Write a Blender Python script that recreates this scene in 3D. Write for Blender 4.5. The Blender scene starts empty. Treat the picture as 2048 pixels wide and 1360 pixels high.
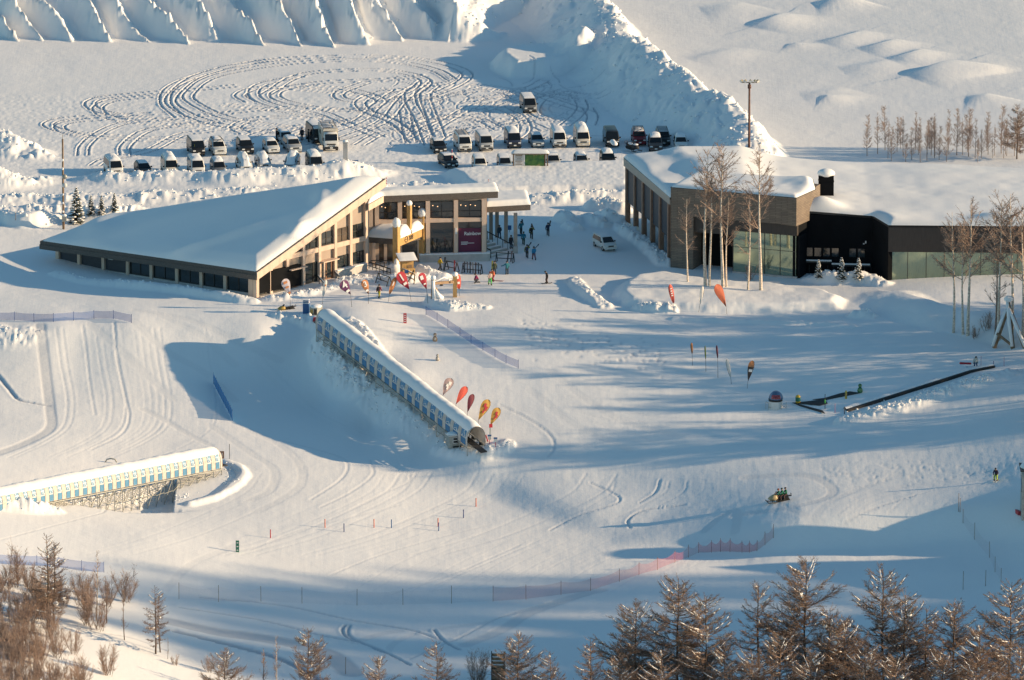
import bpy, bmesh, math, random
import numpy as np
from mathutils import Vector, Matrix
random.seed(7); RNG = np.random.RandomState(7)
SC = bpy.context.scene
COL = SC.collection
rad = math.radians

# ------------------------------------------------------------------ camera, sky, sun, exposure
D, TH = 1300.0, rad(13.5)
CT, ST = math.cos(TH), math.sin(TH)
PXW = 128.0 / D / 2048.0                      # view-plane metres per photo pixel at unit distance
CAMP = np.array([0.0, -D * CT, D * ST])
cam = bpy.data.cameras.new('camera'); cam.sensor_width = 36.0
cam.lens = 18.0 / (64.0 / D); cam.clip_start = 1.0; cam.clip_end = 20000.0
camo = bpy.data.objects.new('camera', cam); COL.objects.link(camo)
camo.location = CAMP; camo.rotation_euler = (rad(90) - TH, 0, 0)
SC.camera = camo

SUN_EL, SUN_AZ = rad(13.8), rad(-4.5)          # azimuth from +X, negative = towards the viewer
SUND = np.array([math.cos(SUN_EL) * math.cos(SUN_AZ), math.cos(SUN_EL) * math.sin(SUN_AZ), math.sin(SUN_EL)])
world = bpy.data.worlds.new('World'); SC.world = world; world.use_nodes = True
wn = world.node_tree.nodes; wl = world.node_tree.links; wn.clear()
wo = wn.new('ShaderNodeOutputWorld'); bg = wn.new('ShaderNodeBackground'); sky = wn.new('ShaderNodeTexSky')
sky.sky_type = 'NISHITA'; sky.sun_disc = False; sky.sun_elevation = SUN_EL
sky.sun_rotation = rad(90) - SUN_AZ             # Blender measures the sky's sun from +Y, clockwise
sky.altitude = 400; sky.air_density = 1.0; sky.dust_density = 0.3; sky.ozone_density = 1.2
bg.inputs['Strength'].default_value = 0.098
wb = wn.new('ShaderNodeMix'); wb.data_type = 'RGBA'; wb.blend_type = 'MULTIPLY'; wb.inputs[0].default_value = 1.0
wb.inputs[7].default_value = (0.76, 1.03, 1.04, 1)
wl.new(sky.outputs[0], wb.inputs[6]); wl.new(wb.outputs[2], bg.inputs[0]); wl.new(bg.outputs[0], wo.inputs[0])
sunl = bpy.data.lights.new('sun', 'SUN'); sunl.energy = 5.0; sunl.angle = rad(0.53); sunl.color = (1.0, 0.735, 0.445)
suno = bpy.data.objects.new('sun', sunl); COL.objects.link(suno)
suno.rotation_euler = Vector(SUND).to_track_quat('Z', 'Y').to_euler()
SC.view_settings.view_transform = 'Standard'; SC.view_settings.look = 'None'
SC.view_settings.gamma = 1.0; SC.view_settings.exposure = 0.55
try:
    SC.cycles.max_bounces = 6; SC.cycles.diffuse_bounces = 3; SC.cycles.glossy_bounces = 3
    SC.cycles.transparent_max_bounces = 16
except Exception: pass

# ------------------------------------------------------------------ pixel rays (2048 x 1360 photo frame)
FWD = np.array([0.0, CT, -ST]); UPV = np.array([0.0, ST, CT])
def ray(u, v):
    return FWD + np.array([(u - 1024) * PXW, 0, 0]) + UPV * ((680 - v) * PXW)
def atz(u, v, z):
    d = ray(u, v); t = (z - CAMP[2]) / d[2]; return CAMP + d * t
def aty(u, v, y):
    d = ray(u, v); t = (y - CAMP[1]) / d[1]; return CAMP + d * t
PPM = 16.0

# ------------------------------------------------------------------ materials
def newmat(name):
    m = bpy.data.materials.new(name); m.use_nodes = True
    return m, m.node_tree.nodes, m.node_tree.links, m.node_tree.nodes['Principled BSDF']
def mat(name, col, rough=0.6, metal=0.0, var=0.0, scale=3.0, spec=None, bump=0.0, bscale=20.0, emis=None, coord='Object', stretch=None, alpha=None):
    m, n, l, p = newmat(name)
    p.inputs['Base Color'].default_value = (*col, 1); p.inputs['Roughness'].default_value = rough
    p.inputs['Metallic'].default_value = metal
    if spec is not None: p.inputs['Specular IOR Level'].default_value = spec
    if var or bump:
        tc = n.new('ShaderNodeTexCoord'); mp = n.new('ShaderNodeMapping'); l.new(tc.outputs[coord], mp.inputs[0])
        if stretch: mp.inputs['Scale'].default_value = stretch
    if var:
        nz = n.new('ShaderNodeTexNoise'); nz.inputs['Scale'].default_value = scale; nz.inputs['Detail'].default_value = 6
        l.new(mp.outputs[0], nz.inputs['Vector'])
        mx = n.new('ShaderNodeMix'); mx.data_type = 'RGBA'
        a = [max(0, c * (1 - var)) for c in col]; b = [min(1, c * (1 + var)) for c in col]
        mx.inputs[6].default_value = (*a, 1); mx.inputs[7].default_value = (*b, 1)
        rp = n.new('ShaderNodeMapRange'); rp.inputs[1].default_value = 0.3; rp.inputs[2].default_value = 0.7
        l.new(nz.outputs[0], rp.inputs[0]); l.new(rp.outputs[0], mx.inputs[0]); l.new(mx.outputs[2], p.inputs['Base Color'])
    if bump:
        nb = n.new('ShaderNodeTexNoise'); nb.inputs['Scale'].default_value = bscale; nb.inputs['Detail'].default_value = 4
        l.new(mp.outputs[0], nb.inputs['Vector'])
        bp = n.new('ShaderNodeBump'); bp.inputs['Strength'].default_value = bump; bp.inputs['Distance'].default_value = 0.1
        l.new(nb.outputs[0], bp.inputs['Height']); l.new(bp.outputs[0], p.inputs['Normal'])
    if emis:
        p.inputs['Emission Color'].default_value = (*emis[0], 1); p.inputs['Emission Strength'].default_value = emis[1]
    if alpha is not None: p.inputs['Alpha'].default_value = alpha
    return m
def snow_material(name, fine=0.5):
    m, n, l, p = newmat(name)
    p.inputs['Roughness'].default_value = 0.75; p.inputs['Specular IOR Level'].default_value = 0.2
    tc = n.new('ShaderNodeTexCoord')
    n1 = n.new('ShaderNodeTexNoise'); n1.inputs['Scale'].default_value = 0.09; n1.inputs['Detail'].default_value = 5
    l.new(tc.outputs['Object'], n1.inputs['Vector'])
    mx = n.new('ShaderNodeMix'); mx.data_type = 'RGBA'
    mx.inputs[6].default_value = (0.80, 0.80, 0.805, 1); mx.inputs[7].default_value = (0.88, 0.88, 0.885, 1)
    l.new(n1.outputs[0], mx.inputs[0])
    at = n.new('ShaderNodeAttribute'); at.attribute_name = 'rut_tone'                  # rut floors darkened: pressed snow, with rut shade put into the colour
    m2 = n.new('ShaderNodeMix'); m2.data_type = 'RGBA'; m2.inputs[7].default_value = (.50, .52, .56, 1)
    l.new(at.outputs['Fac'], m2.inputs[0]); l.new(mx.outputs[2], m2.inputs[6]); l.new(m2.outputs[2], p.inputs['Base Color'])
    n2 = n.new('ShaderNodeTexNoise'); n2.inputs['Scale'].default_value = 1.3; n2.inputs['Detail'].default_value = 6; n2.inputs['Roughness'].default_value = 0.65
    l.new(tc.outputs['Object'], n2.inputs['Vector'])
    b = n.new('ShaderNodeBump'); b.inputs['Strength'].default_value = fine; b.inputs['Distance'].default_value = 0.12
    l.new(n2.outputs[0], b.inputs['Height'])
    mp = n.new('ShaderNodeMapping'); mp.inputs['Scale'].default_value = (3.4, .14, 1); mp.inputs['Rotation'].default_value = (0, 0, .12)      # faint corduroy down the slope
    n3 = n.new('ShaderNodeTexNoise'); n3.inputs['Scale'].default_value = 1.0; n3.inputs['Detail'].default_value = 3
    b2 = n.new('ShaderNodeBump'); b2.inputs['Strength'].default_value = fine * .55; b2.inputs['Distance'].default_value = .06
    l.new(tc.outputs['Object'], mp.inputs[0]); l.new(mp.outputs[0], n3.inputs['Vector']); l.new(n3.outputs[0], b2.inputs['Height']); l.new(b.outputs[0], b2.inputs['Normal']); l.new(b2.outputs[0], p.inputs['Normal'])
    return m
M = {}
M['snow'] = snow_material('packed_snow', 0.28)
M['snowcap'] = snow_material('fresh_snow', 0.15)

# ------------------------------------------------------------------ object helpers
def link(name, me, parent=None, loc=None, rot=None):
    o = bpy.data.objects.new(name, me); COL.objects.link(o)
    if parent is not None: o.parent = parent
    if loc is not None: o.location = loc
    if rot is not None: o.rotation_euler = rot
    return o
def tag(o, label=None, cat=None, group=None, kind=None):
    if label: o['label'] = label
    if cat: o['category'] = cat
    if group: o['group'] = group
    if kind: o['kind'] = kind
    return o
def thing(name, label, cat, loc=(0, 0, 0), rz=0.0, group=None):
    o = bpy.data.objects.new(name, None); COL.objects.link(o); o.empty_display_size = 0.3
    o.location = loc; o.rotation_euler = (0, 0, rz)
    return tag(o, label, cat, group)
KIDS = {}
def copy_tree(o, parent=None):
    c = o.copy(); COL.objects.link(c)
    if parent is not None: c.parent = parent
    for ch in o.children: copy_tree(ch, c)
    return c
def swap_mat(root, old, new):
    """give this one copy (and only it) another paint"""
    for o in [root] + list(root.children_recursive):
        if o.type == 'MESH' and old in list(o.data.materials):
            key = (o.data.name, old.name, new.name)
            if key not in KIDS:
                me = o.data.copy()
                for i, m in enumerate(me.materials):
                    if m == old: me.materials[i] = new
                KIDS[key] = me
            o.data = KIDS[key]

class MB:
    """collects shapes, then builds ONE mesh object"""
    def __init__(s): s.v = []; s.f = []; s.m = []; s.sm = []
    def add(s, vs, fs, mi=0, smooth=False, T=None):
        b = len(s.v)
        for p in vs:
            p = Vector(p)
            if T is not None: p = T @ p
            s.v.append((p[0], p[1], p[2]))
        for f in fs:
            s.f.append(tuple(i + b for i in f)); s.m.append(mi); s.sm.append(smooth)
    def box(s, c, d, mi=0, T=None, rz=0, taper=1.0):
        x, y, z = d[0] / 2, d[1] / 2, d[2] / 2
        vs = [(-x, -y, -z), (x, -y, -z), (x, y, -z), (-x, y, -z), (-x * taper, -y * taper, z), (x * taper, -y * taper, z), (x * taper, y * taper, z), (-x * taper, y * taper, z)]
        R = Matrix.Translation(Vector(c)) @ Matrix.Rotation(rz, 4, 'Z')
        if T is not None: R = T @ R
        s.add(vs, [(0, 3, 2, 1), (4, 5, 6, 7), (0, 1, 5, 4), (1, 2, 6, 5), (2, 3, 7, 6), (3, 0, 4, 7)], mi, False, R)
    def beam(s, a, b, w, h=None, mi=0):
        """rectangular bar from a to b"""
        a = Vector(a); b = Vector(b); h = h or w; d = (b - a); L = d.length
        if L < 1e-6: return
        q = d.to_track_quat('Y', 'Z').to_matrix().to_4x4()
        s.box((0, L / 2, 0), (w, L, h), mi, Matrix.Translation(a) @ q)
    def tube(s, pts, r, n=6, mi=0, caps=True, smooth=True):
        pts = [Vector(p) for p in pts]
        rs = r if isinstance(r, (list, tuple)) else [r] * len(pts)
        vs = []; fs = []
        for i, p in enumerate(pts):
            d = (pts[min(i + 1, len(pts) - 1)] - pts[max(i - 1, 0)])
            d = d.normalized() if d.length > 1e-9 else Vector((0, 0, 1))
            a = d.cross(Vector((0, 0, 1)))
            if a.length < 1e-3: a = d.cross(Vector((1, 0, 0)))
            a.normalize(); b = d.cross(a)
            for k in range(n):
                t = 2 * math.pi * k / n
                vs.append(p + (a * math.cos(t) + b * math.sin(t)) * rs[i])
        for i in range(len(pts) - 1):
            for k in range(n):
                k2 = (k + 1) % n
                fs.append((i * n + k, i * n + k2, (i + 1) * n + k2, (i + 1) * n + k))
        if caps:
            fs.append(tuple(range(n))[::-1]); fs.append(tuple((len(pts) - 1) * n + k for k in range(n)))
        s.add(vs, fs, mi, smooth)
    def prism(s, poly, ext, mi=0, smooth=False):
        """planar 3D polygon pushed along ext"""
        n = len(poly); ext = Vector(ext)
        vs = [Vector(p) for p in poly] + [Vector(p) + ext for p in poly]
        fs = [tuple(range(n))[::-1], tuple(range(n, 2 * n))] + [(i, (i + 1) % n, n + (i + 1) % n, n + i) for i in range(n)]
        s.add(vs, fs, mi, smooth)
    def loft(s, rings, mi=0, smooth=True, caps=True, closed=True):
        n = len(rings[0]); vs = [p for r in rings for p in r]; fs = []
        for i in range(len(rings) - 1):
            for k in range(n if closed else n - 1):
                k2 = (k + 1) % n
                fs.append((i * n + k, i * n + k2, (i + 1) * n + k2, (i + 1) * n + k))
        if caps:
            fs.append(tuple(range(n))[::-1]); fs.append(tuple((len(rings) - 1) * n + k for k in range(n)))
        s.add(vs, fs, mi, smooth)
    def blob(s, c, r, mi=0, seg=10, rings=6, T=None, jit=0.0, rnd=None):
        vs = []; fs = []; rnd = rnd or random
        for i in range(rings + 1):
            a = math.pi * i / rings
            for k in range(seg):
                t = 2 * math.pi * k / seg; j = 1 + (rnd.random() - .5) * 2 * jit
                vs.append((c[0] + r[0] * j * math.sin(a) * math.cos(t), c[1] + r[1] * j * math.sin(a) * math.sin(t), c[2] + r[2] * j * math.cos(a)))
        for i in range(rings):
            for k in range(seg):
                fs.append((i * seg + k, (i + 1) * seg + k, (i + 1) * seg + (k + 1) % seg, i * seg + (k + 1) % seg))
        s.add(vs, fs, mi, True, T)
    def grid(s, P, mi=0, smooth=True):
        """P: rows x cols x 3 array -> sheet"""
        R, C = P.shape[:2]
        s.add([tuple(p) for p in P.reshape(-1, 3)], [(i * C + j, i * C + j + 1, (i + 1) * C + j + 1, (i + 1) * C + j) for i in range(R - 1) for j in range(C - 1)], mi, smooth)
    def mesh(s, name, mats):
        me = bpy.data.meshes.new(name)
        me.from_pydata(s.v, [], s.f)
        for m in (mats if isinstance(mats, (list, tuple)) else [mats]): me.materials.append(m)
        me.polygons.foreach_set('material_index', s.m); me.polygons.foreach_set('use_smooth', s.sm)
        me.update(); return me
    def build(s, name, mats, parent=None, loc=None, rot=None, fix=False):
        me = s.mesh(name, mats)
        if fix:
            bm = bmesh.new(); bm.from_mesh(me); bmesh.ops.recalc_face_normals(bm, faces=bm.faces); bm.to_mesh(me); bm.free()
        return link(name, me, parent, loc, rot)
# ------------------------------------------------------------------ terrain
CTRL = [
 (-80,-60,1),(500,-60,1),(1024,-60,1),(1500,-60,1.6),(2128,-60,2.6),
 (-80,90,0),(500,90,0),(1000,90,0),(1500,100,0.8),(1800,120,1.3),(2128,100,2.0),
 (-80,200,0),(400,200,0),(800,200,0),(1200,200,0),(1600,220,0.2),(2128,220,1.0),
 (-80,310,0),(400,310,0),(800,310,0),(1200,310,0),(1700,330,-0.2),(2128,330,0.2),
 (-80,420,0),(100,440,-.5),(400,420,0),(800,420,0),(1200,420,0),(1600,420,0),(2128,430,0.6),
 (-80,520,-.7),(100,538,-1.15),(60,575,-.8),(250,572,-.8),(400,592,-.25),(520,605,0),(800,520,0),(1100,500,0),(1400,520,0),(1750,540,0),
 (1100,560,0),(1400,590,0),(1690,600,0.2),(2128,560,1.6),(2000,620,0.9),(1850,590,1.0),
 (-80,625,0),(150,625,0),(300,605,0),(430,620,0),(560,618,0),(800,610,0),(1000,605,0),(1200,612,0),(1400,632,-.1),(1550,640,-.2),(1700,645,0),
 (-80,652,-.4),(120,652,-.4),(260,652,-.5),(400,652,-.7),(-80,700,-2.2),(150,700,-2.3),(320,700,-2.4),
 (-80,760,-4.0),(150,760,-4.4),(320,765,-4.7),(-80,880,-5.0),(100,875,-5.9),(230,870,-6.6),(350,850,-6.9),(-80,815,-4.9),(150,820,-5.7),
 (520,668,-1.2),(610,672,-1.6),(450,720,-3.4),(560,740,-4.5),(650,800,-6.5),(480,820,-6.6),(420,790,-5.6),(750,850,-7.4),(850,890,-7.9),
 (650,652,0),(720,702,-1.2),(800,767,-2.9),(880,828,-4.9),(960,888,-7.0),
 (790,702,-1.2),(860,702,-1.2),(960,702,-1.2),(880,767,-2.9),(960,767,-2.9),(1060,767,-2.95),(960,828,-4.9),(1060,828,-4.85),(1040,888,-7.0),(1130,890,-6.9),(850,652,0),(1000,652,-.1),
 (1200,700,-1.2),(1300,800,-3.9),(1400,880,-6.0),(1500,700,-1.1),(1500,760,-2.6),(1550,820,-4.2),(1700,700,-.6),(1680,830,-4.0),
 (1800,640,.3),(1850,680,0),(1960,745,-.8),(2000,690,.2),(1900,800,-2.5),(2128,760,-.3),(2128,850,-2.2),(1800,880,-4.8),(1600,900,-6.0),
 (600,930,-8.6),(440,936,-8.2),(-80,960,-5.0),(200,912,-7.0),(330,1005,-9.0),(200,1035,-7.6),(-80,1040,-4.4),(500,1000,-9.3),
 (-80,1090,-4.2),(300,1085,-8.0),(700,1050,-10.5),(1000,1040,-11.6),(1200,1080,-12),(1000,970,-10.2),(750,960,-9.6),(1200,980,-9.8),(1400,985,-8.9),(1552,1007,-8.3),(1400,1050,-10.6),
 (200,1150,-7.6),(400,1180,-9.5),(700,1180,-11.6),(1000,1200,-12.5),(1300,1150,-12.5),(1450,1122,-12),(700,1300,-12.2),(1000,1330,-12.8),(1500,1200,-13),(1800,1190,-13.4),(2128,1215,-13.5),(1500,1340,-13.5),(2128,1340,-13.6),
 (-80,1180,-4.2),(0,1300,-4.0),(150,1250,-6.2),(260,1300,-7.8),(420,1340,-10.5),(-80,1420,-1.5),(300,1420,-9),(1000,1440,-13),(2128,1440,-13.8),
 (1700,1000,-7.7),(1850,960,-6.3),(1992,965,-5.6),(2128,1000,-5.2),
]
cp = np.array([list(atz(u, v, z)) for u, v, z in CTRL] + [[-20, -15, -7.3], [-22, -10, -6.9], [-26, -10, -7.2], [-15, -20, -7.4], [-18, -10, -5.2], [-26, -4, -6.3]])
def tps(r2): return np.where(r2 > 1e-12, 0.5 * r2 * np.log(r2 + 1e-12), 0.0)
SCL = np.array([1 / 60.0, 1 / 90.0])
cxy = cp[:, :2] * SCL
K = tps(((cxy[:, None] - cxy[None]) ** 2).sum(-1)) + np.eye(len(cxy)) * 4e-4
Pm = np.hstack([np.ones((len(cxy), 1)), cxy])
A_ = np.block([[K, Pm], [Pm.T, np.zeros((3, 3))]])
sol = np.linalg.solve(A_, np.concatenate([cp[:, 2], np.zeros(3)]))
DX, DY = 0.155, 0.36
X0, X1, Y0, Y1 = -76.0, 76.0, -172.0, 206.0
xs = np.arange(X0, X1 + 1e-6, DX); ys = np.arange(Y0, Y1 + 1e-6, DY)
GX, GY = np.meshgrid(xs, ys)
def base_rbf(x, y):
    x = np.clip(x, -72, 72); y = np.clip(y, -172, 205)
    q = np.stack([x.ravel(), y.ravel()], 1) * SCL; out = np.empty(len(q))
    for i in range(0, len(q), 40000):
        b = q[i:i + 40000]
        out[i:i + 40000] = tps(((b[:, None] - cxy[None]) ** 2).sum(-1)) @ sol[:-3] + sol[-3] + b @ sol[-2:]
    return out.reshape(x.shape)
# coarse evaluation, bilinear/cubic-ish upsample
cxs = np.arange(X0, X1 + 1.3, 1.2); cys = np.arange(Y0, Y1 + 1.6, 1.5)
CXg, CYg = np.meshgrid(cxs, cys); CB = base_rbf(CXg, CYg)
def cubic_up(Zc, c0, dc, t, axis):
    f = (t - c0) / dc; i = np.clip(np.floor(f).astype(int), 1, Zc.shape[axis] - 3); w = f - i
    g = [np.take(Zc, i + k, axis) for k in (-1, 0, 1, 2)]
    w = w[:, None] if axis == 0 else w[None, :]
    return g[1] + .5 * w * (g[2] - g[0] + w * (2 * g[0] - 5 * g[1] + 4 * g[2] - g[3] + w * (3 * (g[1] - g[2]) + g[3] - g[0])))
H = cubic_up(cubic_up(CB, cys[0], 1.5, ys, 0), cxs[0], 1.2, xs, 1)

def vnoise(x, y, seed=0):
    """gradient-ish value noise, -1..1"""
    r = np.random.RandomState(seed); T = r.rand(256, 256) * 2 - 1
    xi = np.floor(x).astype(int); yi = np.floor(y).astype(int); fx = x - xi; fy = y - yi
    fx = fx * fx * (3 - 2 * fx); fy = fy * fy * (3 - 2 * fy)
    a = T[yi & 255, xi & 255]; b = T[yi & 255, (xi + 1) & 255]; c = T[(yi + 1) & 255, xi & 255]; d = T[(yi + 1) & 255, (xi + 1) & 255]
    return (a * (1 - fx) + b * fx) * (1 - fy) + (c * (1 - fx) + d * fx) * fy
def fbm(x, y, seed=0, o=3):
    s = 0; a = 1; n = 0
    for k in range(o):
        s = s + a * vnoise(x * 2 ** k + 17 * k, y * 2 ** k + 9 * k, seed + k); n += a; a *= .5
    return s / n
def sstep(a, b, x):
    t = np.clip((x - a) / (b - a), 0, 1); return t * t * (3 - 2 * t)
def hgt(x, y):
    fx = np.clip((x - X0) / DX, 0, len(xs) - 1.001); fy = np.clip((y - Y0) / DY, 0, len(ys) - 1.001)
    i = int(fx); j = int(fy); a = fx - i; b = fy - j
    return (H[j, i] * (1 - a) + H[j, i + 1] * a) * (1 - b) + (H[j + 1, i] * (1 - a) + H[j + 1, i + 1] * a) * b
def G(u, v, up=0.0):
    """the ground point seen at a photo pixel (or the point `up` metres above it)"""
    d = ray(u, v); t = (9.0 - CAMP[2]) / d[2]; st = 0.8
    p = CAMP + d * t
    for _ in range(900):
        q = p + d * (st / np.linalg.norm(d))
        if q[2] <= hgt(q[0], q[1]) + up:
            lo, hi = p, q
            for _ in range(14):
                m_ = (lo + hi) / 2
                if m_[2] <= hgt(m_[0], m_[1]) + up: hi = m_
                else: lo = m_
            return hi
        p = q
    return p
def win(x0, x1, y0, y1):
    return (slice(max(0, int((y0 - Y0) / DY)), min(len(ys), int((y1 - Y0) / DY) + 2)), slice(max(0, int((x0 - X0) / DX)), min(len(xs), int((x1 - X0) / DX) + 2)))
def pline(P, pad):
    """window, distance, signed side, arc parameter 0..n for a world polyline"""
    P = np.array(P)[:, :2]
    w = win(P[:, 0].min() - pad, P[:, 0].max() + pad, P[:, 1].min() - pad, P[:, 1].max() + pad)
    x = GX[w]; y = GY[w]; best = np.full(x.shape, 1e9); side = np.zeros(x.shape); arc = np.zeros(x.shape)
    for i in range(len(P) - 1):
        a, b = P[i], P[i + 1]; e = b - a; L2 = (e ** 2).sum()
        t = np.clip(((x - a[0]) * e[0] + (y - a[1]) * e[1]) / L2, 0, 1)
        dx = x - a[0] - t * e[0]; dy = y - a[1] - t * e[1]; d = np.hypot(dx, dy); s = np.sign(e[0] * dy - e[1] * dx)
        m_ = d < best
        best = np.where(m_, d, best); side = np.where(m_, s, side); arc = np.where(m_, i + t, arc)
    return w, best, side, arc
def inside(P, pad):
    """signed distance-like field for a polygon (negative inside)"""
    P = [tuple(p[:2]) for p in P]; w, d, s, a = pline(P + [P[0]], pad)
    x = GX[w]; y = GY[w]; ins = np.zeros(x.shape, bool); j = len(P) - 1
    for i in range(len(P)):
        xi, yi = P[i]; xj, yj = P[j]
        c = ((yi > y) != (yj > y)) & (x < (xj - xi) * (y - yi) / (yj - yi + 1e-12) + xi)
        ins ^= c; j = i
    return w, np.where(ins, -d, d)
def spline(P, n=12):
    P = [np.array(p, float) for p in P]; Q = [2 * P[0] - P[1]] + P + [2 * P[-1] - P[-2]]; out = []
    for i in range(1, len(Q) - 2):
        for k in range(n):
            t = k / n; a, b, c, d = Q[i - 1], Q[i], Q[i + 1], Q[i + 2]
            out.append(.5 * (2 * b + (c - a) * t + (2 * a - 5 * b + 4 * c - d) * t * t + (3 * (b - c) + d - a) * t ** 3))
    out.append(P[-1]); return out
def lumps(x, y, seed, size=.8):
    n = fbm(x / size / 1.25, y / size * .62, seed, 2); return np.abs(n) * 1.05 + .3 * n

# --- long plough ribs at the far end of the car park
yf = np.interp(xs, [atz(u, 0, 0)[0] for u in (-80, 0, 130, 360, 580, 720, 860, 920)], [atz(0, v, 0)[1] for v in (62, 70, 78, 80, 82, 84, 74, 68)])
w = win(-76, 1, 150, 206)
x = GX[w]; y = GY[w]
d = y - yf[w[1]][None, :]
ribx = [(u - 1024) / 16 * (1 + .13) for u in (-85, -10, 60, 130, 205, 278, 352, 424, 500, 582, 650, 718, 788, 855, 915)]
lean = np.interp(x, [-70, -10], [.75, .35])
s = x + lean * d * (1 + .25 * np.sin(x * .35 + 1))
tri = np.full(x.shape, 9.0); dsg = np.zeros(x.shape)
for rx in ribx:
    t = s - rx - .25 * np.sin(d * .5 + rx); m_ = np.abs(t) < np.abs(dsg) if False else (np.abs(t) < tri); tri = np.where(m_, np.abs(t), tri); dsg = np.where(m_, t, dsg)
rim = np.clip(1 - tri / np.where(dsg > 0, 1.4, 2.8), 0, 1) * (.8 + .45 * vnoise(x / 4.5, y * 0 + 3, 77))
dd = d - .8 + 4.4 * rim + .6 * fbm(x / 2.5, y / 3, 5)
face = np.clip(dd, 0, None) * .62
face = np.minimum(face, 6.5 + .8 * fbm(x / 4, y / 6, 6))
face = face + (face > .4) * (.4 + 1.0 * rim) * lumps(x, y, 8, .75) * sstep(0.3, 1.2, rim + face * .18) * np.interp(x, [-70, -20, 0], [1.3, .9, .6])
fade = sstep(1.5, -1.5, x - atz(920, 60, 0)[0])
H[w] = H[w] + np.where(d > -7, face, 0) * fade

def bank(pix, wl, wr, pad=None, lump=.5, seed=3, size=1.0, flat=.5, ends=True):
    """a ploughed snow bank: crest pixels with crest heights above the base (u, v, h); wl/wr = widths on each side"""
    P = []
    for (u, v, h) in pix:
        q = G(u, v, h)
        P.append((q[0], q[1], h))
    P = spline(P, 6); hs = np.array([p[2] for p in P])
    w, d, s, a = pline(P, max(wl, wr) + 1)
    x = GX[w]; y = GY[w]
    h = np.interp(a, np.arange(len(hs)), hs)
    d = d + .35 * size * fbm(x / (1.6 * size), y / (2 * size), seed)
    wd = np.where(s > 0, wl, wr)
    prof = np.clip(1 - np.clip(d - flat, 0, None) / wd, 0, 1); prof = prof * prof * (3 - 2 * prof) * .6 + prof * .4
    add = h * prof
    big = .45 + 1.1 * np.clip(vnoise(x / (3.2 * size), y / (4 * size), seed + 9) * .5 + .5, 0, 1)
    add = add * (.72 + .28 * big) + lump * big * lumps(x, y, seed + 5, size) * sstep(.02, .6, prof)
    H[w] = np.maximum(H[w], H0[w] + add)
    if lump >= .2:
        r_ = np.random.RandomState(seed + 300)
        for a, b in zip(P[:-1], P[1:]):
            n_ = int(np.hypot(b[0] - a[0], b[1] - a[1]) * 5.5 * min(1, lump * 1.6) * min(1.6, (wl + wr) / 2.6)) + 1
            for _ in range(n_):
                t = r_.rand(); e = np.array([b[0] - a[0], b[1] - a[1]]); e /= np.linalg.norm(e) + 1e-9; o = r_.normal(0, .42)
                o = o * (wl if o > 0 else wr)
                CLODS.append((a[0] + (b[0] - a[0]) * t - e[1] * o, a[1] + (b[1] - a[1]) * t + e[0] * o, (.05 + .13 * r_.rand() ** 2.2) * (.7 + .5 * size)))
CLODS = []
def clods(pix, n, s0, s1, spread):
    for k in range(n):
        t = RNG.rand() * (len(pix) - 1); i = int(t); u = pix[i][0] + (pix[i + 1][0] - pix[i][0]) * (t - i) + RNG.normal(0, spread); v = pix[i][1] + (pix[i + 1][1] - pix[i][1]) * (t - i) + RNG.normal(0, spread * .55)
        LATER.append((u, v, s0 + (s1 - s0) * RNG.rand() ** 2.5))
LATER = []
H0 = H.copy()
# --- big ploughed berm on the right of the car park (steep, shaded on its left)
H0 = H.copy()
bank([(1080,-70,4.2),(1190,-5,4.6),(1228,44,4.6),(1262,72,4.8),(1300,98,4.8),(1345,140,4.8),(1400,178,4.6),(1450,208,4.4),(1488,240,4.2),(1504,272,3.8),(1512,305,2.6)], 5.0, 9.0, lump=.55, seed=21, size=1.3, flat=.7)
bank([(1062,-60,3.0),(1010,-25,3.6),(950,2,2.8),(915,20,2.2)], 4, 5, lump=.3, seed=31, size=1.6)
# --- flat-topped mound and its neighbours in the lot
H0 = H.copy()
w, d = inside([atz(u, v, 2.0) for u, v in ((1000,98),(1040,88),(1110,86),(1165,90),(1178,96),(1160,108),(1090,122),(1030,124),(1008,112))], 6)
x = GX[w]; y = GY[w]
H[w] = np.maximum(H[w], H0[w] + 2.1 * sstep(1.8, -.9, d + .4 * fbm(x / 2, y / 3, 40)) + .25 * lumps(x, y, 41, 1.2) * sstep(2, .2, np.abs(d)))
bank([(925,30,1.8),(958,42,1.6),(975,60,.6)], 3, 3, lump=.45, seed=43, size=.9)
# --- heaps at the left edge of the lot, ploughed windrows before and behind the front car row
bank([(-60,262,2.4),(0,262,2.6),(38,276,2.0),(58,296,.8)], 3.5, 5.5, lump=.5, seed=45, size=.8)
bank([(-60,335,2.2),(0,338,2.0),(30,348,1.2),(50,356,.4)], 3, 4.5, lump=.5, seed=47, size=.8)
bank([(190,349,.7),(235,347,1.0),(290,345,1.0),(343,343,1.1),(394,342,1.2),(440,340,1.5),(490,334,1.9),(530,334,1.7),(580,335,1.6),(632,329,1.9),(680,323,2.1),(725,327,1.6),(750,338,.6)], 1.7, 3.2, lump=.3, seed=49, size=1.0, flat=.4)
H0 = H.copy()
bank([(-60,392,.8),(60,390,.9),(140,392,1.0),(190,386,1.3),(250,388,1.1),(300,384,1.1),(400,380,1.0),(520,378,.9)], 1.6, 3.4, lump=.35, seed=51, size=.8)
bank([(-60,412,.7),(60,412,.8),(130,414,.6),(200,418,.8),(260,412,.6)], 1.2, 2.4, lump=.35, seed=52, size=.6)
bank([(0,420,1.1),(48,424,1.7),(80,421,1.5),(105,428,.6)], 1.4, 1.8, lump=.25, seed=53, size=1.2)
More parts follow.
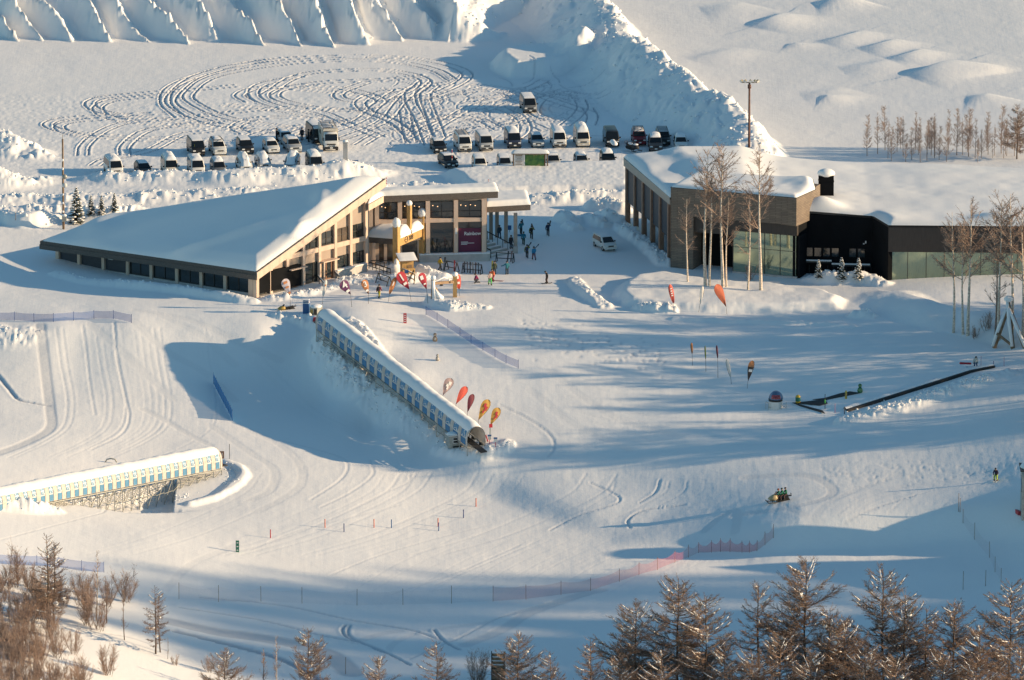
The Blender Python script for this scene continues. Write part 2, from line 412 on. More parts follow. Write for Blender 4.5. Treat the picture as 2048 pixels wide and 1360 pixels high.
# --- snow plateau between the car park and the forecourt
H0 = H.copy()
w, d = inside([atz(u, v, 1.2) for u, v in ((897,334),(1010,327),(1110,322),(1262,316),(1262,372),(1180,372),(1040,374),(962,376))], 6)
x = GX[w]; y = GY[w]
H[w] = np.maximum(H[w], H0[w] + 1.2 * sstep(1.3, -.9, d + .5 * fbm(x / 2.2, y / 2.5, 55)) + .45 * lumps(x, y, 56, .7) * sstep(1.6, .4, np.abs(d - .6)) * sstep(64, 62, y))
bank([(770,372,.4),(840,366,.5),(900,372,.5),(960,378,.6)], 1, 1, lump=.25, seed=57, size=.8)
bank([(1000,386,.8),(1080,388,.9),(1160,384,1.0),(1240,382,1.0)], 1.2, 2.2, lump=.35, seed=58, size=.6)
bank([(1190,396,1.4),(1222,400,1.3),(1240,408,1.0)], 1.5, 1.5, lump=.5, seed=59, size=.7)
bank([(1126,424,1.0),(1140,428,1.1),(1150,436,.5)], 1.2, 1.3, lump=.4, seed=61, size=.6)
bank([(1205,420,.9),(1222,424,1.4),(1240,430,1.2)], 1.3, 1.2, lump=.4, seed=63, size=.6)
bank([(1175,428,.8),(1200,436,.9),(1212,446,.4)], 1.0, 1.0, lump=.3, seed=64, size=.6)
bank([(1140,444,.6),(1152,450,.6)], .9, .9, lump=.3, seed=65, size=.5)
# banks along the shaded colonnade
bank([(1245,444,.5),(1268,462,.7),(1290,478,.6),(1318,503,.6),(1335,522,.5)], 1.0, 1.2, lump=.35, seed=67, size=.6)
# --- the raised bed with birches, and small ploughed ridges near it
H0 = H.copy()
w, d = inside([atz(u, v, .95) for u, v in ((1252,562),(1275,548),(1330,540),(1420,556),(1540,562),(1640,576),(1676,590),(1670,603),(1560,606),(1420,606),(1330,604),(1262,596),(1246,580))], 5)
x = GX[w]; y = GY[w]
H[w] = np.maximum(H[w], H0[w] + .95 * sstep(1.5, -.7, d + .35 * fbm(x / 1.7, y / 2.2, 70)) + .12 * fbm(x / 3, y / 4, 71) * (d < 0))
bank([(1148,556,.4),(1165,573,.6),(1185,588,.6),(1203,602,.4),(1210,612,.1)], .8, .9, lump=.3, seed=73, size=.5)
bank([(1282,606,.7),(1310,604,.9),(1338,610,.6)], .9, 1.0, lump=.5, seed=75, size=.45)
bank([(1350,634,.25),(1420,636,.3),(1520,640,.3),(1620,643,.25),(1700,650,.2)], .8, .8, lump=.12, seed=77, size=.4, flat=.2)
bank([(1715,624,.5),(1728,621,.7),(1738,627,.4)], .9, .9, lump=.3, seed=78, size=.5)
# --- ridge in front of the right-hand entrance (lit top, long shadow to the left)
bank([(1790,585,.5),(1850,600,1.3),(1920,615,1.5),(2000,632,1.7),(2080,648,1.8)], 3.0, 5.0, lump=.1, seed=79, size=2.5, flat=.6)
bank([(1625,553,.5),(1650,545,1.2),(1690,546,1.2),(1735,549,1.0),(1768,562,.4)], 1.0, 1.4, lump=.35, seed=81, size=.6)
# --- banked snow along the lodge's shaded front, with a pit scooped out of it
H0 = H.copy()
bank([(120,543,.4),(170,556,.5),(255,563,.7),(330,570,.7),(400,578,.8),(470,588,.8),(500,596,.5)], .9, 1.2, lump=.2, seed=83, size=.7)
bank([(540,594,.3),(580,588,.35),(640,578,.3),(700,556,.3),(760,552,.5),(800,554,.6),(840,548,.5)], 1.0, 1.2, lump=.35, seed=85, size=.5)
bank([(788,545,1.2),(793,552,.9),(800,560,.4)], .7, .9, lump=.2, seed=86, size=.5)
bank([(846,532,.5),(860,540,.6),(885,548,.4)], .8, .8, lump=.25, seed=86, size=.5)
bank([(868,592,1.0),(878,600,.8),(905,606,.7),(940,610,.35),(965,612,.15)], .9, 1.1, lump=.4, seed=87, size=.45)
bank([(905,596,.8),(920,600,.5),(960,606,.3)], .7, .9, lump=.35, seed=88, size=.45)
bank([(560,628,.3),(600,634,.35),(640,640,.4)], .8, .8, lump=.35, seed=89, size=.45)
# --- rough heaps beside the long covered conveyor
bank([(700,640,.5),(720,655,.8),(740,680,.8),(757,705,.5)], 1.0, 1.6, lump=.55, seed=91, size=.55)
bank([(648,668,.4),(650,690,.9),(668,720,1.0),(690,745,.9),(715,765,.5)], 1.8, 1.8, lump=.9, seed=93, size=.7)
bank([(740,790,.1),(790,820,.2),(850,862,.2)], 1.2, 1.6, lump=.25, seed=94, size=.6)
bank([(880,893,.3),(920,903,.5),(960,908,.5),(1000,900,.5),(1012,890,.3)], .9, .9, lump=.4, seed=95, size=.45)
# --- left conveyor: rough ends, pit below, sculpted lip
bank([(-30,988,1.3),(20,995,1.3),(60,1004,1.0),(96,1012,.5)], 1.6, 1.8, lump=.45, seed=97, size=.5)
bank([(-30,655,.4),(15,665,.5),(40,665,.3)], 2.5, 3.5, lump=.3, seed=99, size=.5)
w, d = inside([atz(u, v, -8.3) for u, v in ((90,1003),(200,985),(330,960),(420,935),(452,938),(440,962),(380,1003),(250,1022),(140,1022))], 5)
x = GX[w]; y = GY[w]
H[w] = H[w] - 1.5 * sstep(1.6, -3.6, d) + .2 * lumps(x, y, 101, .6) * sstep(1.2, -1, d)
bank([(452,920,.3),(478,930,.4),(484,950,.45),(440,985,.45),(380,1012,.4)], .8, .8, lump=.05, seed=103, size=1.2, flat=.2)
# --- lumps along the little open conveyor on the right
bank([(1690,836,.3),(1750,818,.5),(1830,795,.6),(1900,772,.6),(1960,755,.5),(2010,742,.4)], 1.0, 1.8, lump=.28, seed=105, size=.5)
# --- crest of the bank that drops to the lower slope
cr = spline([G(u, v)[:2] for u, v in ((1225,1076),(1400,1068),(1548,1060),(1700,1048),(1850,1037),(1960,1029),(2120,1018))], 6)
w, d, s, a = pline(cr, 14)
s = -s * d
H[w] = H[w] + np.clip(a / 14.0, 0, 1) * (1.5 * sstep(-11, -.2, s) * (1 - sstep(0, 4.2, s)) - .9 * sstep(1, 5, s) * (1 - sstep(6, 13, s)))
# --- graded lane running off to the right below the long conveyor: its surface tips away from the sun
ln = spline([G(u, v)[:2] for u, v in ((870,925),(960,962),(1060,1008),(1150,1042),(1260,1066))], 6)
w, d, s, a = pline(ln, 14); s = s * d; e = np.clip(np.minimum(a, 24 - a) / 5, 0, 1)
H[w] = H[w] + .55 * e * (sstep(-2.6, 2.6, s) * (1 - sstep(3, 13, s)))
# --- drifts and scoops in the far field on the right
def drift(u, v, h, lx, ly, dx=0.0):
    p = G(u, v); w = win(p[0] - 3 * lx, p[0] + 3 * lx, p[1] - 3 * ly, p[1] + 3 * ly); x = GX[w] - p[0]; y = GY[w] - p[1]
    x = x + dx * y
    g = np.exp(-(np.where(x < 0, x / (lx * .45), x / lx)) ** 2 - (y / ly) ** 2)
    H[w] = H[w] + .5 * h * g
# --- hand-scale roughness
H += .05 * fbm(GX / 5, GY / 6, 120, 3) + .012 * fbm(GX / .9, GY / 1.4, 121, 2)
mk = sstep(0, 4, GY - 62) * sstep(0, 8, 150 - GY) * sstep(30, 20, GX)           # trampled, rutted car park
H += mk * .035 * fbm(GX / .45, GY / .8, 123, 2)
mk = sstep(-.2, -3, H) * sstep(-115, -95, GY)                                     # groomed slope: faint long corduroy
H += mk * (.007 * fbm(GX / .6 + .1 * GY, GY / 16, 125, 2))

# --- tracks: ruts, groomer edges, ski lines
def ridge(u0, v0, u1, v1, h, wl, wr):
    """a wind drift: a low smooth ridge, steep on its left and fading to the right"""
    P = spline([G(u0, v0)[:2], (G(u0, v0)[:2] + G(u1, v1)[:2]) / 2 + np.array([.5, -.8]), G(u1, v1)[:2]], 6); w, d, s, a = pline(P, max(wl, wr) * 2.6)
    wd = np.where(s > 0, wl, wr); H[w] = H[w] + h * np.exp(-(d / wd) ** 2) * np.clip(np.sin(math.pi * np.clip((a + .35) / (len(P) - .3), 0, 1)), 0, 1)
for a in ((1812,154,1930,124,1.15,1.3,5.0),(1935,124,1990,150,.5,3,4),(1775,120,1852,100,.55,1.2,4.0),(1718,100,1800,80,.55,1.2,4.0),(1640,86,1732,62,.5,1.2,4.5),(1502,56,1572,28,.75,1.3,5.0),(1630,6,1715,-2,.8,1.2,5.0),(1570,90,1600,86,.3,.8,2.5),(1600,190,1700,178,.25,2,5),(1640,196,1655,190,.35,1.0,3),(1930,196,1990,190,.4,1.5,5),(1380,120,1480,96,.3,2,5),(1680,140,1790,120,.3,2,5),(1400,20,1500,8,.3,2.5,6)):
    ridge(*a)
HB = H.copy()
def rut(P, wd, depth, lip=.4, side=1):
    P = np.array(P)
    L = np.hypot(np.diff(P[:, 0]), np.diff(P[:, 1])); cum = np.concatenate([[0], np.cumsum(L)])
    n = max(2, int(cum[-1] / .22)); t = np.linspace(0, cum[-1], n)
    px = np.interp(t, cum, P[:, 0]); py = np.interp(t, cum, P[:, 1]); R = wd * 2.4
    for a, b in zip(px, py):
        w = win(a - R, a + R, b - R, b + R)
        if w[0].start >= w[0].stop or w[1].start >= w[1].stop: continue
        d = np.hypot(GX[w] - a, GY[w] - b) / wd
        g = -depth * np.exp(-(d * 1.4) ** 2) + lip * depth * np.exp(-((d - 1.5) * 2.0) ** 2)
        c = H[w] - HB[w]
        nw = np.where(np.abs(g) > np.abs(c), g, c)
        H[w] = HB[w] + np.where((c < -depth * .2) & (g > 0), c, nw)
def offset(P, o):
    P = np.array(P); T_ = np.gradient(P, axis=0); n = np.stack([-T_[:, 1], T_[:, 0]], 1); n /= np.linalg.norm(n, axis=1)[:, None] + 1e-9
    return P + n * o
def wheel(P, depth=.12, gauge=1.5):
    P = np.array([p[:2] for p in P]); rut(offset(P, gauge / 2), .2, depth); rut(offset(P, -gauge / 2), .2, depth)
def lotcurve(pix, n=14): return spline([atz(u, v, 0)[:2] for u, v in pix], n)
ARCS = [
 [(640,268),(520,262),(420,245),(350,215),(345,190),(400,150),(520,122),(680,112),(820,116),(900,130),(935,150),(900,175),(820,205)],
 [(650,262),(540,250),(450,235),(385,205),(380,185),(430,152),(560,128),(700,120),(800,124),(870,140),(905,160)],
 [(500,255),(330,240),(215,225),(180,210),(200,195),(290,186),(400,178),(470,172)],
 [(520,262),(330,250),(225,236),(195,216),(225,200),(310,192)],
 [(420,280),(240,272),(130,262),(96,248),(130,236),(220,230),(330,226)],
 [(430,285),(260,278),(150,268),(118,252),(160,240),(260,234)],
 [(165,310),(170,290),(200,265),(250,245),(330,238),(460,226)],
 [(250,310),(252,290),(290,262),(360,250),(450,240)],
 [(190,330),(215,318),(300,300),(360,270),(420,262)],
 [(600,170),(700,180),(760,200),(740,215),(660,220),(560,200),(560,180),(640,165),(780,158),(850,150)],
 [(530,190),(600,150),(700,140),(790,142),(850,160),(830,185),(760,205),(690,200),(680,185),(730,165)],
 [(700,250),(640,225),(560,215),(510,195),(520,170),(600,152)],
 [(820,270),(790,245),(740,225),(720,205),(760,185),(830,178)],
 [(830,280),(880,250),(940,215),(1010,195),(1100,190),(1150,200)],
 [(800,265),(870,240),(960,222),(1060,196),(1130,180)],
 [(860,290),(840,240),(820,200),(830,175),(900,165)],
 [(880,275),(862,230),(850,190),(870,170)],
 [(810,225),(815,260),(822,285)],[(1000,260),(960,240),(900,232),(850,245),(812,268)],
 [(1050,232),(1010,246),(940,252),(880,265)],[(1130,250),(1150,235),(1165,215),(1160,200)],[(1180,250),(1185,232),(1175,215)],
 [(1100,240),(1070,225),(1080,200),(1120,185),(1160,190)],[(560,290),(600,262),(700,240),(800,232),(900,240)],
 [(1040,200),(1010,185),(960,180),(900,190),(850,205)],[(720,290),(760,268),(800,262)],[(640,240),(560,235),(500,240),(470,255),(490,268)],
 [(940,200),(1000,190),(1060,175),(1090,160)],[(460,225),(600,215),(700,222),(800,238),(860,262)],[(450,210),(560,222),(680,245),(760,275)],
 [(500,205),(480,190),(520,175),(600,178),(720,190),(800,200)],[(930,170),(990,175),(1060,185),(1120,205),(1180,225)],
 [(560,285),(640,270),(720,240),(760,205),(800,180)],[(620,292),(700,272),(770,240),(805,200),(850,160)],[(470,285),(540,262),(640,250),(760,252),(830,272)],[(700,215),(760,232),(800,255),(830,285)],[(890,285),(930,262),(1010,250),(1090,232)],[(360,235),(330,205),(350,170),(450,135),(560,118)],
 [(1000,215),(1040,235),(1050,262),(1020,285)],[(1090,260),(1050,245),(980,240),(920,245)]]
for a in ARCS:
    c = lotcurve(a, 16); wheel(c, .19)
for k in range(230):                                            # short scuffs where cars turned
    u = RNG.uniform(760, 1180); v = RNG.uniform(165, 285); an = RNG.uniform(0, 6.28); r = RNG.uniform(3, 9); p = atz(u, v, 0)
    if u > 1010 + (285 - v) * .0 + 160 - max(0, 240 - v) * .3: continue
    t = np.linspace(an, an + RNG.uniform(.5, 1.6), 14)
    rut(np.stack([p[0] + r * np.cos(t) - r * math.cos(an), p[1] + r * np.sin(t) * 1.2 - r * math.sin(an) * 1.2], 1), .18, .09)
def gline(pix, n=8): return [G(u, v)[:2] for u, v in spline(pix, n)]
for pix, wd, dp in (
  ([(80,650),(86,700),(93,760),(100,820),(102,850),(85,868),(40,890),(-10,908)], .35, -.2),
  ([(165,650),(172,700),(180,770),(190,830)], .25, .03), ([(228,645),(235,720),(250,790),(258,835),(240,870),(180,900)], .25, .045),
  ([(265,640),(330,700),(410,745),(470,800)], .3, -.06), ([(180,648),(240,700),(310,765),(345,800)], .3, -.05),
  ([(285,818),(320,835),(380,870),(420,890)], .25, -.10), ([(270,620),(380,640),(470,680),(560,720)], .3, -.06), ([(310,625),(400,670),(470,730)], .3, -.05),
  ([(500,860),(560,890),(600,930),(600,970),(560,1000),(510,1025)], .3, -.06), ([(560,880),(670,910),(695,930),(680,960),(620,1000)], .25, .04),
  ([(740,920),(745,950),(700,985),(640,1015)], .25, .035), ([(420,850),(500,905),(548,940),(540,980),(500,1000)], .3, -.07),
  ([(820,950),(815,965),(760,990),(700,1020)], .22, .03),
  ([(1350,870),(1240,840),(1160,790),(1100,740)], .3, -.05),([(1060,780),(1150,850),(1260,900)], .3, -.05),([(1000,810),(1060,840),(1100,870),(1108,895),(1095,915)], .3, .05),
  ([(1180,965),(1240,1000),(1160,1030),(1100,1060)], .25, .06),([(1320,960),(1310,985),(1280,1005)], .25, .06),
  ([(1260,1055),(1256,1040),(1290,1020),(1370,1010)], .25, .08),([(1490,955),(1600,950),(1650,965),(1665,985),(1640,1000),(1560,1018),(1470,1030)], .35, -.10),
  ([(1410,1060),(1440,1035),(1470,1020),(1474,1040),(1470,1062)], .3, -.10),([(1560,1010),(1610,1030),(1640,1045)], .3, -.06),
  ([(1800,950),(1700,985),(1650,1010),(1620,1045)], .3, -.05),([(1830,990),(1740,1020),(1690,1045)], .25, .05),
  ([(500,1100),(600,1060),(720,1030),(800,1010)], .22, .03),([(660,1150),(760,1110),(880,1075),(980,1050)], .22, .035),([(780,1190),(900,1150),(1040,1090)], .22, .03),
  ([(870,1170),(1000,1115),(1080,1080)], .2, .03),([(0,1080),(150,1040),(300,1000)], .22, .04),([(330,1180),(380,1130),(470,1090)], .3, -.06),
  ([(400,1195),(560,1210),(700,1240),(820,1260),(880,1280)], .35, .10),([(360,1215),(520,1240),(640,1270),(720,1285)], .35, .10),
  ([(690,1250),(684,1262),(700,1278),(760,1300),(820,1330)], .3, .14),([(700,1250),(695,1265),(715,1282),(800,1320)], .3, .12),([(710,1285),(760,1268),(800,1262)], .3, -.10),
  ([(868,1260),(880,1275),(900,1290),(920,1300)], .3, .14),([(770,1310),(790,1285),(840,1265),(880,1258),(980,1244)], .25, -.08),([(930,1290),(980,1270),(1020,1250),(1060,1225),(1160,1190),(1200,1180)], .45, -.14),
  ([(820,1318),(860,1300),(920,1275),(1000,1235),(1100,1205)], .3, .06),([(1000,1235),(1080,1215),(1180,1190)], .25, .08)):
    rut(gline(pix), wd, dp, lip=.35)
for pix, wd, dp in (([(330,1240),(430,1262),(520,1275),(600,1290),(660,1310),(700,1345)], .8, -.5),([(350,1262),(460,1290),(560,1318),(640,1360)], .7, .25),([(-10,745),(15,775),(35,798),(60,805),(100,812)], .35, .16),
  ([(1000,640),(1100,680),(1200,705),(1300,730)], .4, -.04),([(1050,640),(1130,680),(1220,720)], .4, -.04),([(180,1262),(260,1275),(330,1300)], .3, .12)):
    rut(gline(pix), wd, dp, lip=.2)
fam = []
for u in range(112, 430, 13): fam.append(([(u, 656), (u + 10, 730), (u + 22, 800), (u + 14, 852), (u - 30, 885), (u - 95, 915)], .22, RNG.uniform(-.018, .03)))
for k in range(26): u = 430 + k * 31; fam.append(([(u + 60, 948), (u + 30, 985), (u - 60, 1030), (u - 170, 1075), (u - 290, 1110)], .25, RNG.uniform(-.015, .028)))
for k in range(16): u = 700 + k * 40; fam.append(([(u, 1185), (u + 90, 1130), (u + 200, 1080)], .2, RNG.uniform(.008, .02)))
for k in range(13): v = 655 + k * 17; fam.append(([(1020 + k * 14, v), (1160 + k * 10, v + 26), (1330, v + 44), (1560, v + 46), (1800, v + 30)], .25, RNG.uniform(-.02, .03)))
for k in range(9): fam.append(([(1010 + k * 34, 625), (1090 + k * 36, 662), (1200 + k * 38, 705), (1320 + k * 36, 742)], .22, RNG.uniform(-.03, .03)))
for k in range(10): fam.append(([(1230 + k * 36, 962), (1222 + k * 36, 985), (1180 + k * 34, 1012), (1120 + k * 34, 1040)], .22, RNG.uniform(-.02, .035)))
for k in range(8): fam.append(([(1640 + k * 34, 1030 - k), (1690 + k * 30, 1000), (1780 + k * 26, 975), (1900 + k * 18, 958)], .22, RNG.uniform(-.02, .03)))
for k in range(7): fam.append(([(460 + 24 * k, 690 + 3 * k), (520 + 24 * k, 760), (600 + 24 * k, 830), (720 + 20 * k, 880)], .22, RNG.uniform(-.02, .02)))
for pix, wd, dp in fam: rut(gline(pix, 5), wd, dp, lip=.3)
for k in range(150):                                            # footprints and ski scuffs on the beginner slope
    u = RNG.uniform(1040, 1330); v = 660 + (u - 1040) * .2 + RNG.normal(0, 16); p = G(u, v); w = win(p[0] - 1, p[0] + 1, p[1] - 1, p[1] + 1)
    H[w] -= .06 * np.exp(-((GX[w] - p[0]) / .2) ** 2 - ((GY[w] - p[1]) / .3) ** 2)
for k in range(240):
    u = RNG.uniform(1640, 2040); v = 945 + RNG.normal(0, 13) + (1850 - u) * .03; p = G(u, v); w = win(p[0] - 1, p[0] + 1, p[1] - 1, p[1] + 1)
    H[w] -= .03 * np.exp(-((GX[w] - p[0]) / .16) ** 2 - ((GY[w] - p[1]) / .25) ** 2)

# --- the one ground sheet: fine inside the view, coarse out to the horizon, with unseen hills added off to the right for their shade
def outer(a, b, n): return a + (b - a) * (np.arange(1, n + 1) / n) ** 2.2
xe = np.concatenate([outer(X0, -4000, 26)[::-1], xs, np.arange(X1 + 1, 112, 1.0), outer(111, 4000, 40)])
ye = np.concatenate([outer(Y0, -1900, 26)[::-1], ys, outer(Y1, 6000, 26)])
EX, EY = np.meshgrid(xe, ye)
ix = np.clip(((EX - X0) / DX).round().astype(int), 0, len(xs) - 1); iy = np.clip(((EY - Y0) / DY).round().astype(int), 0, len(ys) - 1)
Z = H[iy, ix]
out = np.hypot(np.clip(np.abs(EX) - X1, 0, None), np.clip(np.abs(EY - 17) - 189, 0, None))
Z = Z * np.exp(-(out / 60) ** 2) + (-8.0) * (1 - np.exp(-(out / 60) ** 2)) * (EY < 0) + 0
def hill_z(x, y):  # unseen ridges, heights shaped so their shadows fall across the foreground
    far = np.interp(y, [-159, -153, -145, -138, -122, -109, -103, -98, -93, -88], [0, 34, 66, 70, 70, 66, 60, 57, 54, 0]) * np.exp(-(np.clip(np.abs(x - 330) - 45, 0, None) / np.where(x < 330, 70, 200)) ** 2) 
    near = 12 * sstep(69, 92, x) * sstep(180, 120, x) * sstep(-66.5, -69, y) * sstep(-86, -72, y)
    return far * (1 + .05 * vnoise(x * 0 + 2, y / 1.1, 5) + .05 * vnoise(x * 0 + 9, y / 3.0, 6)) + near
Z = Z + np.where(EX > 60, hill_z(EX, EY), 0)
nr, nc = EX.shape
me = bpy.data.meshes.new('snow_ground')
me.vertices.add(nr * nc); me.vertices.foreach_set('co', np.stack([EX, EY, Z], -1).astype(np.float32).ravel())
idx = np.arange(nr * nc, dtype=np.int32).reshape(nr, nc)
q = np.stack([idx[:-1, :-1], idx[:-1, 1:], idx[1:, 1:], idx[1:, :-1]], -1).reshape(-1, 4)
me.loops.add(q.size); me.loops.foreach_set('vertex_index', q.ravel())
me.polygons.add(len(q)); me.polygons.foreach_set('loop_start', np.arange(0, q.size, 4, dtype=np.int32))
try: me.polygons.foreach_set('loop_total', np.full(len(q), 4, np.int32))
except Exception: pass
RUT_TONE = np.clip(-(H - HB) / .13, 0, 1)  # mask by rut depth, for pressed snow and painted-in rut shade
wz = np.where(out > 0, 0, RUT_TONE[iy, ix]).astype(np.float32)
at = me.attributes.new('rut_tone', 'FLOAT', 'POINT'); at.data.foreach_set('value', wz.ravel())
me.update(calc_edges=True); me.polygons.foreach_set('use_smooth', np.ones(len(q), bool))
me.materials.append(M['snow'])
ground = link('snow_ground', me); tag(ground, 'snow covered ground with groomed slopes, ploughed banks and a rutted car park', 'snow', kind='structure')

clods([(655,672),(662,705),(680,735),(705,757),(740,785)], 130, .07, .30, 13)
clods([(790,822),(850,862),(895,890)], 25, .06, .16, 9)
clods([(640,575),(700,560),(780,556),(850,556)], 160, .05, .16, 10)
clods([(1700,832),(1800,803),(1900,774),(1985,752)], 260, .05, .22, 9)
clods([(900,610),(960,612)], 60, .05, .14, 7)
clods([(100,1000),(250,1000),(330,1000),(380,990)], 130, .05, .18, 8)
clods([(445,930),(470,945),(450,965)], 70, .05, .16, 8)
for (u, v, s_) in LATER: p = G(u, v); CLODS.append((p[0], p[1], s_))
# --- broken lumps thrown up along the ploughed banks
for k in range(900):
    u = RNG.uniform(-20, 900); v = RNG.uniform(-8, 78); p = G(u, v)
    j = int((p[1] - Y0) / DY); i = int((p[0] - X0) / DX)
    if 1 < i < len(xs) - 2 and 1 < j < len(ys) - 3 and (H[j, i + 1] - H[j, i - 1]) / (2 * DX) < -.25: CLODS.append((p[0], p[1], .06 + .16 * RNG.rand() ** 2))
bv = np.array([(0, 0, 1), (.89, 0, .45), (.28, .85, .45), (-.72, .53, .45), (-.72, -.53, .45), (.28, -.85, .45), (.72, .53, -.45), (-.28, .85, -.45), (-.89, 0, -.45), (-.28, -.85, -.45), (.72, -.53, -.45), (0, 0, -1)])
bf = [(0, 1, 2), (0, 2, 3), (0, 3, 4), (0, 4, 5), (0, 5, 1), (1, 6, 2), (2, 7, 3), (3, 8, 4), (4, 9, 5), (5, 10, 1), (6, 7, 2), (7, 8, 3), (8, 9, 4), (9, 10, 5), (10, 6, 1), (11, 7, 6), (11, 8, 7), (11, 9, 8), (11, 10, 9), (11, 6, 10)]
cv = []; cf = []; r_ = np.random.RandomState(99)
for (x, y, s_) in CLODS:
    if not (X0 < x < X1 and Y0 < y < Y1): continue
    n = len(cv); sc = s_ * r_.uniform(.7, 1.4, 3) * np.array([1, 1, .75]); q = bv * r_.uniform(.75, 1.25, (12, 1)) * sc + np.array([x, y, hgt(x, y) + s_ * .25])
    cv += [tuple(v) for v in q]; cf += [tuple(i + n for i in f) for f in bf]
cm = bpy.data.meshes.new('snow_rubble'); cm.from_pydata(cv, [], cf); cm.polygons.foreach_set('use_smooth', [True] * len(cf)); cm.materials.append(M['snowcap']); cm.update()
tag(link('snow_rubble', cm), 'broken lumps of snow scattered along the ploughed banks', 'snow rubble', kind='stuff')
print('CLODS', len(CLODS))
# ------------------------------------------------------------------ buildings
M['wood_pale'] = mat('pale_timber', (0.62, 0.47, 0.375), .7, var=.12, scale=1.5, stretch=(1, 1, .2))
M['wood_panel'] = mat('tan_panel', (0.36, 0.285, 0.235), .7, var=.08, scale=.6)
M['shingle'] = mat('weathered_shingle', (0.105, 0.09, 0.082), .8, var=.35, scale=6, stretch=(1, 1, 3), bump=.4, bscale=9)
M['dark_frame'] = mat('dark_frame', (0.035, 0.03, 0.03), .5)
M['glass'] = mat('dark_glass', (0.022, 0.03, 0.034), .06, spec=.9, bump=.05, bscale=.7)
M['glass_brown'] = mat('brown_glass', (0.10, 0.075, 0.055), .12, spec=.8, var=.5, scale=.5)
M['green_glass'] = mat('green_glass', (0.31, 0.38, 0.29), .04, metal=.7, bump=.06, bscale=.35)
M['concrete'] = mat('concrete', (0.48, 0.455, 0.43), .85, var=.15, scale=1.2)
M['door_wood'] = mat('red_brown_door', (0.17, 0.075, 0.04), .5)
M['black'] = mat('black_metal', (0.012, 0.012, 0.014), .5)
M['black_clad'] = mat('black_cladding', (0.006, 0.007, 0.009), .9, spec=.15, var=.25, scale=.5)
M['brown_clad'] = mat('brown_cladding', (0.042, 0.033, 0.030), .6, var=.25, scale=3, stretch=(4, 4, .3))
M['brown_col'] = mat('red_brown_timber', (0.26, 0.15, 0.105), .7, var=.2, scale=2)
M['beige'] = mat('beige_render', (0.42, 0.35, 0.30), .8, var=.08)
M['navy_panel'] = mat('navy_louvre', (0.032, 0.038, 0.055), .6, var=.25, scale=5, stretch=(.1, .1, 6))
M['magenta'] = mat('magenta_banner', (0.115, 0.012, 0.05), .5)
M['white'] = mat('white_print', (0.72, 0.72, 0.72), .6)
M['lamp'] = mat('warm_lamp', (1, .8, .5), .5, emis=((1, .55, .25), 1.6))
M['log'] = mat('golden_timber', (0.50, 0.30, 0.11), .65, var=.25, scale=2.5, stretch=(3, 3, .5))
M['log_dark'] = mat('weathered_log', (0.23, 0.15, 0.09), .75, var=.25, scale=3)
M['ink'] = mat('black_print', (0.03, 0.025, 0.02), .6)
def brickmat():
    m, n, l, p = newmat('stone_cladding'); p.inputs['Roughness'].default_value = .85
    tc = n.new('ShaderNodeTexCoord'); mp = n.new('ShaderNodeMapping'); b = n.new('ShaderNodeTexBrick')
    sep = n.new('ShaderNodeSeparateXYZ'); cm = n.new('ShaderNodeCombineXYZ'); ad = n.new('ShaderNodeMath'); ad.operation = 'ADD'
    l.new(tc.outputs['Object'], sep.inputs[0]); l.new(sep.outputs[0], ad.inputs[0]); l.new(sep.outputs[1], ad.inputs[1])
    l.new(ad.outputs[0], cm.inputs[0]); l.new(sep.outputs[2], cm.inputs[1]); l.new(cm.outputs[0], b.inputs['Vector'])
    b.inputs['Color1'].default_value = (.27, .205, .15, 1); b.inputs['Color2'].default_value = (.20, .15, .115, 1); b.inputs['Mortar'].default_value = (.11, .085, .07, 1)
    b.inputs['Scale'].default_value = 1.0; b.inputs['Brick Width'].default_value = .9; b.inputs['Row Height'].default_value = .22; b.inputs['Mortar Size'].default_value = .02
    nz = n.new('ShaderNodeTexNoise'); nz.inputs['Scale'].default_value = .8; nz.inputs['Detail'].default_value = 5; l.new(tc.outputs['Object'], nz.inputs['Vector'])
    mx = n.new('ShaderNodeMix'); mx.data_type = 'RGBA'; mx.blend_type = 'MULTIPLY'; mx.inputs[0].default_value = .5
    l.new(b.outputs[0], mx.inputs[6]); l.new(nz.outputs[0], mx.inputs[7]); 
    br = n.new('ShaderNodeBrightContrast'); br.inputs[1].default_value = .02; l.new(mx.outputs[2], br.inputs[0]); l.new(br.outputs[0], p.inputs['Base Color'])
    return m
M['stone'] = brickmat()

class Wall:
    """a vertical wall frame: s along it, d outwards (towards the viewer side), z up"""
    def __init__(s, a, b, z=0.0, k=0.0):
        s.k = k
        a = np.array(a[:2]); b = np.array(b[:2]); s.a = a; s.L = np.linalg.norm(b - a); s.u = (b - a) / s.L; s.n = np.array([s.u[1], -s.u[0]]); s.z = z
    def P(s, t, z, d=0.0):
        q = s.a + s.u * t + s.n * d; return (q[0], q[1], s.z + z + s.k * t)
    def box(s, mb, t0, t1, z0, z1, d0, d1, mi=0):
        s.quad(mb, [(t0, z0), (t1, z0), (t1, z1), (t0, z1)], d0, d1, mi)
    def quad(s, mb, pts, d0, d1, mi=0):
        n = len(pts); A = [s.P(t, z, d1) for t, z in pts]; B = [s.P(t, z, d0) for t, z in pts]
        mb.add(A + B, [tuple(range(n)), tuple(range(n, 2 * n))[::-1]] + [(i, n + i, n + (i + 1) % n, (i + 1) % n) for i in range(n)], mi)
    def mark(s, mb, pts, d, mi=0):
        n = len(pts); mb.add([s.P(t, z, d) for t, z in pts], [tuple(range(n))], mi)

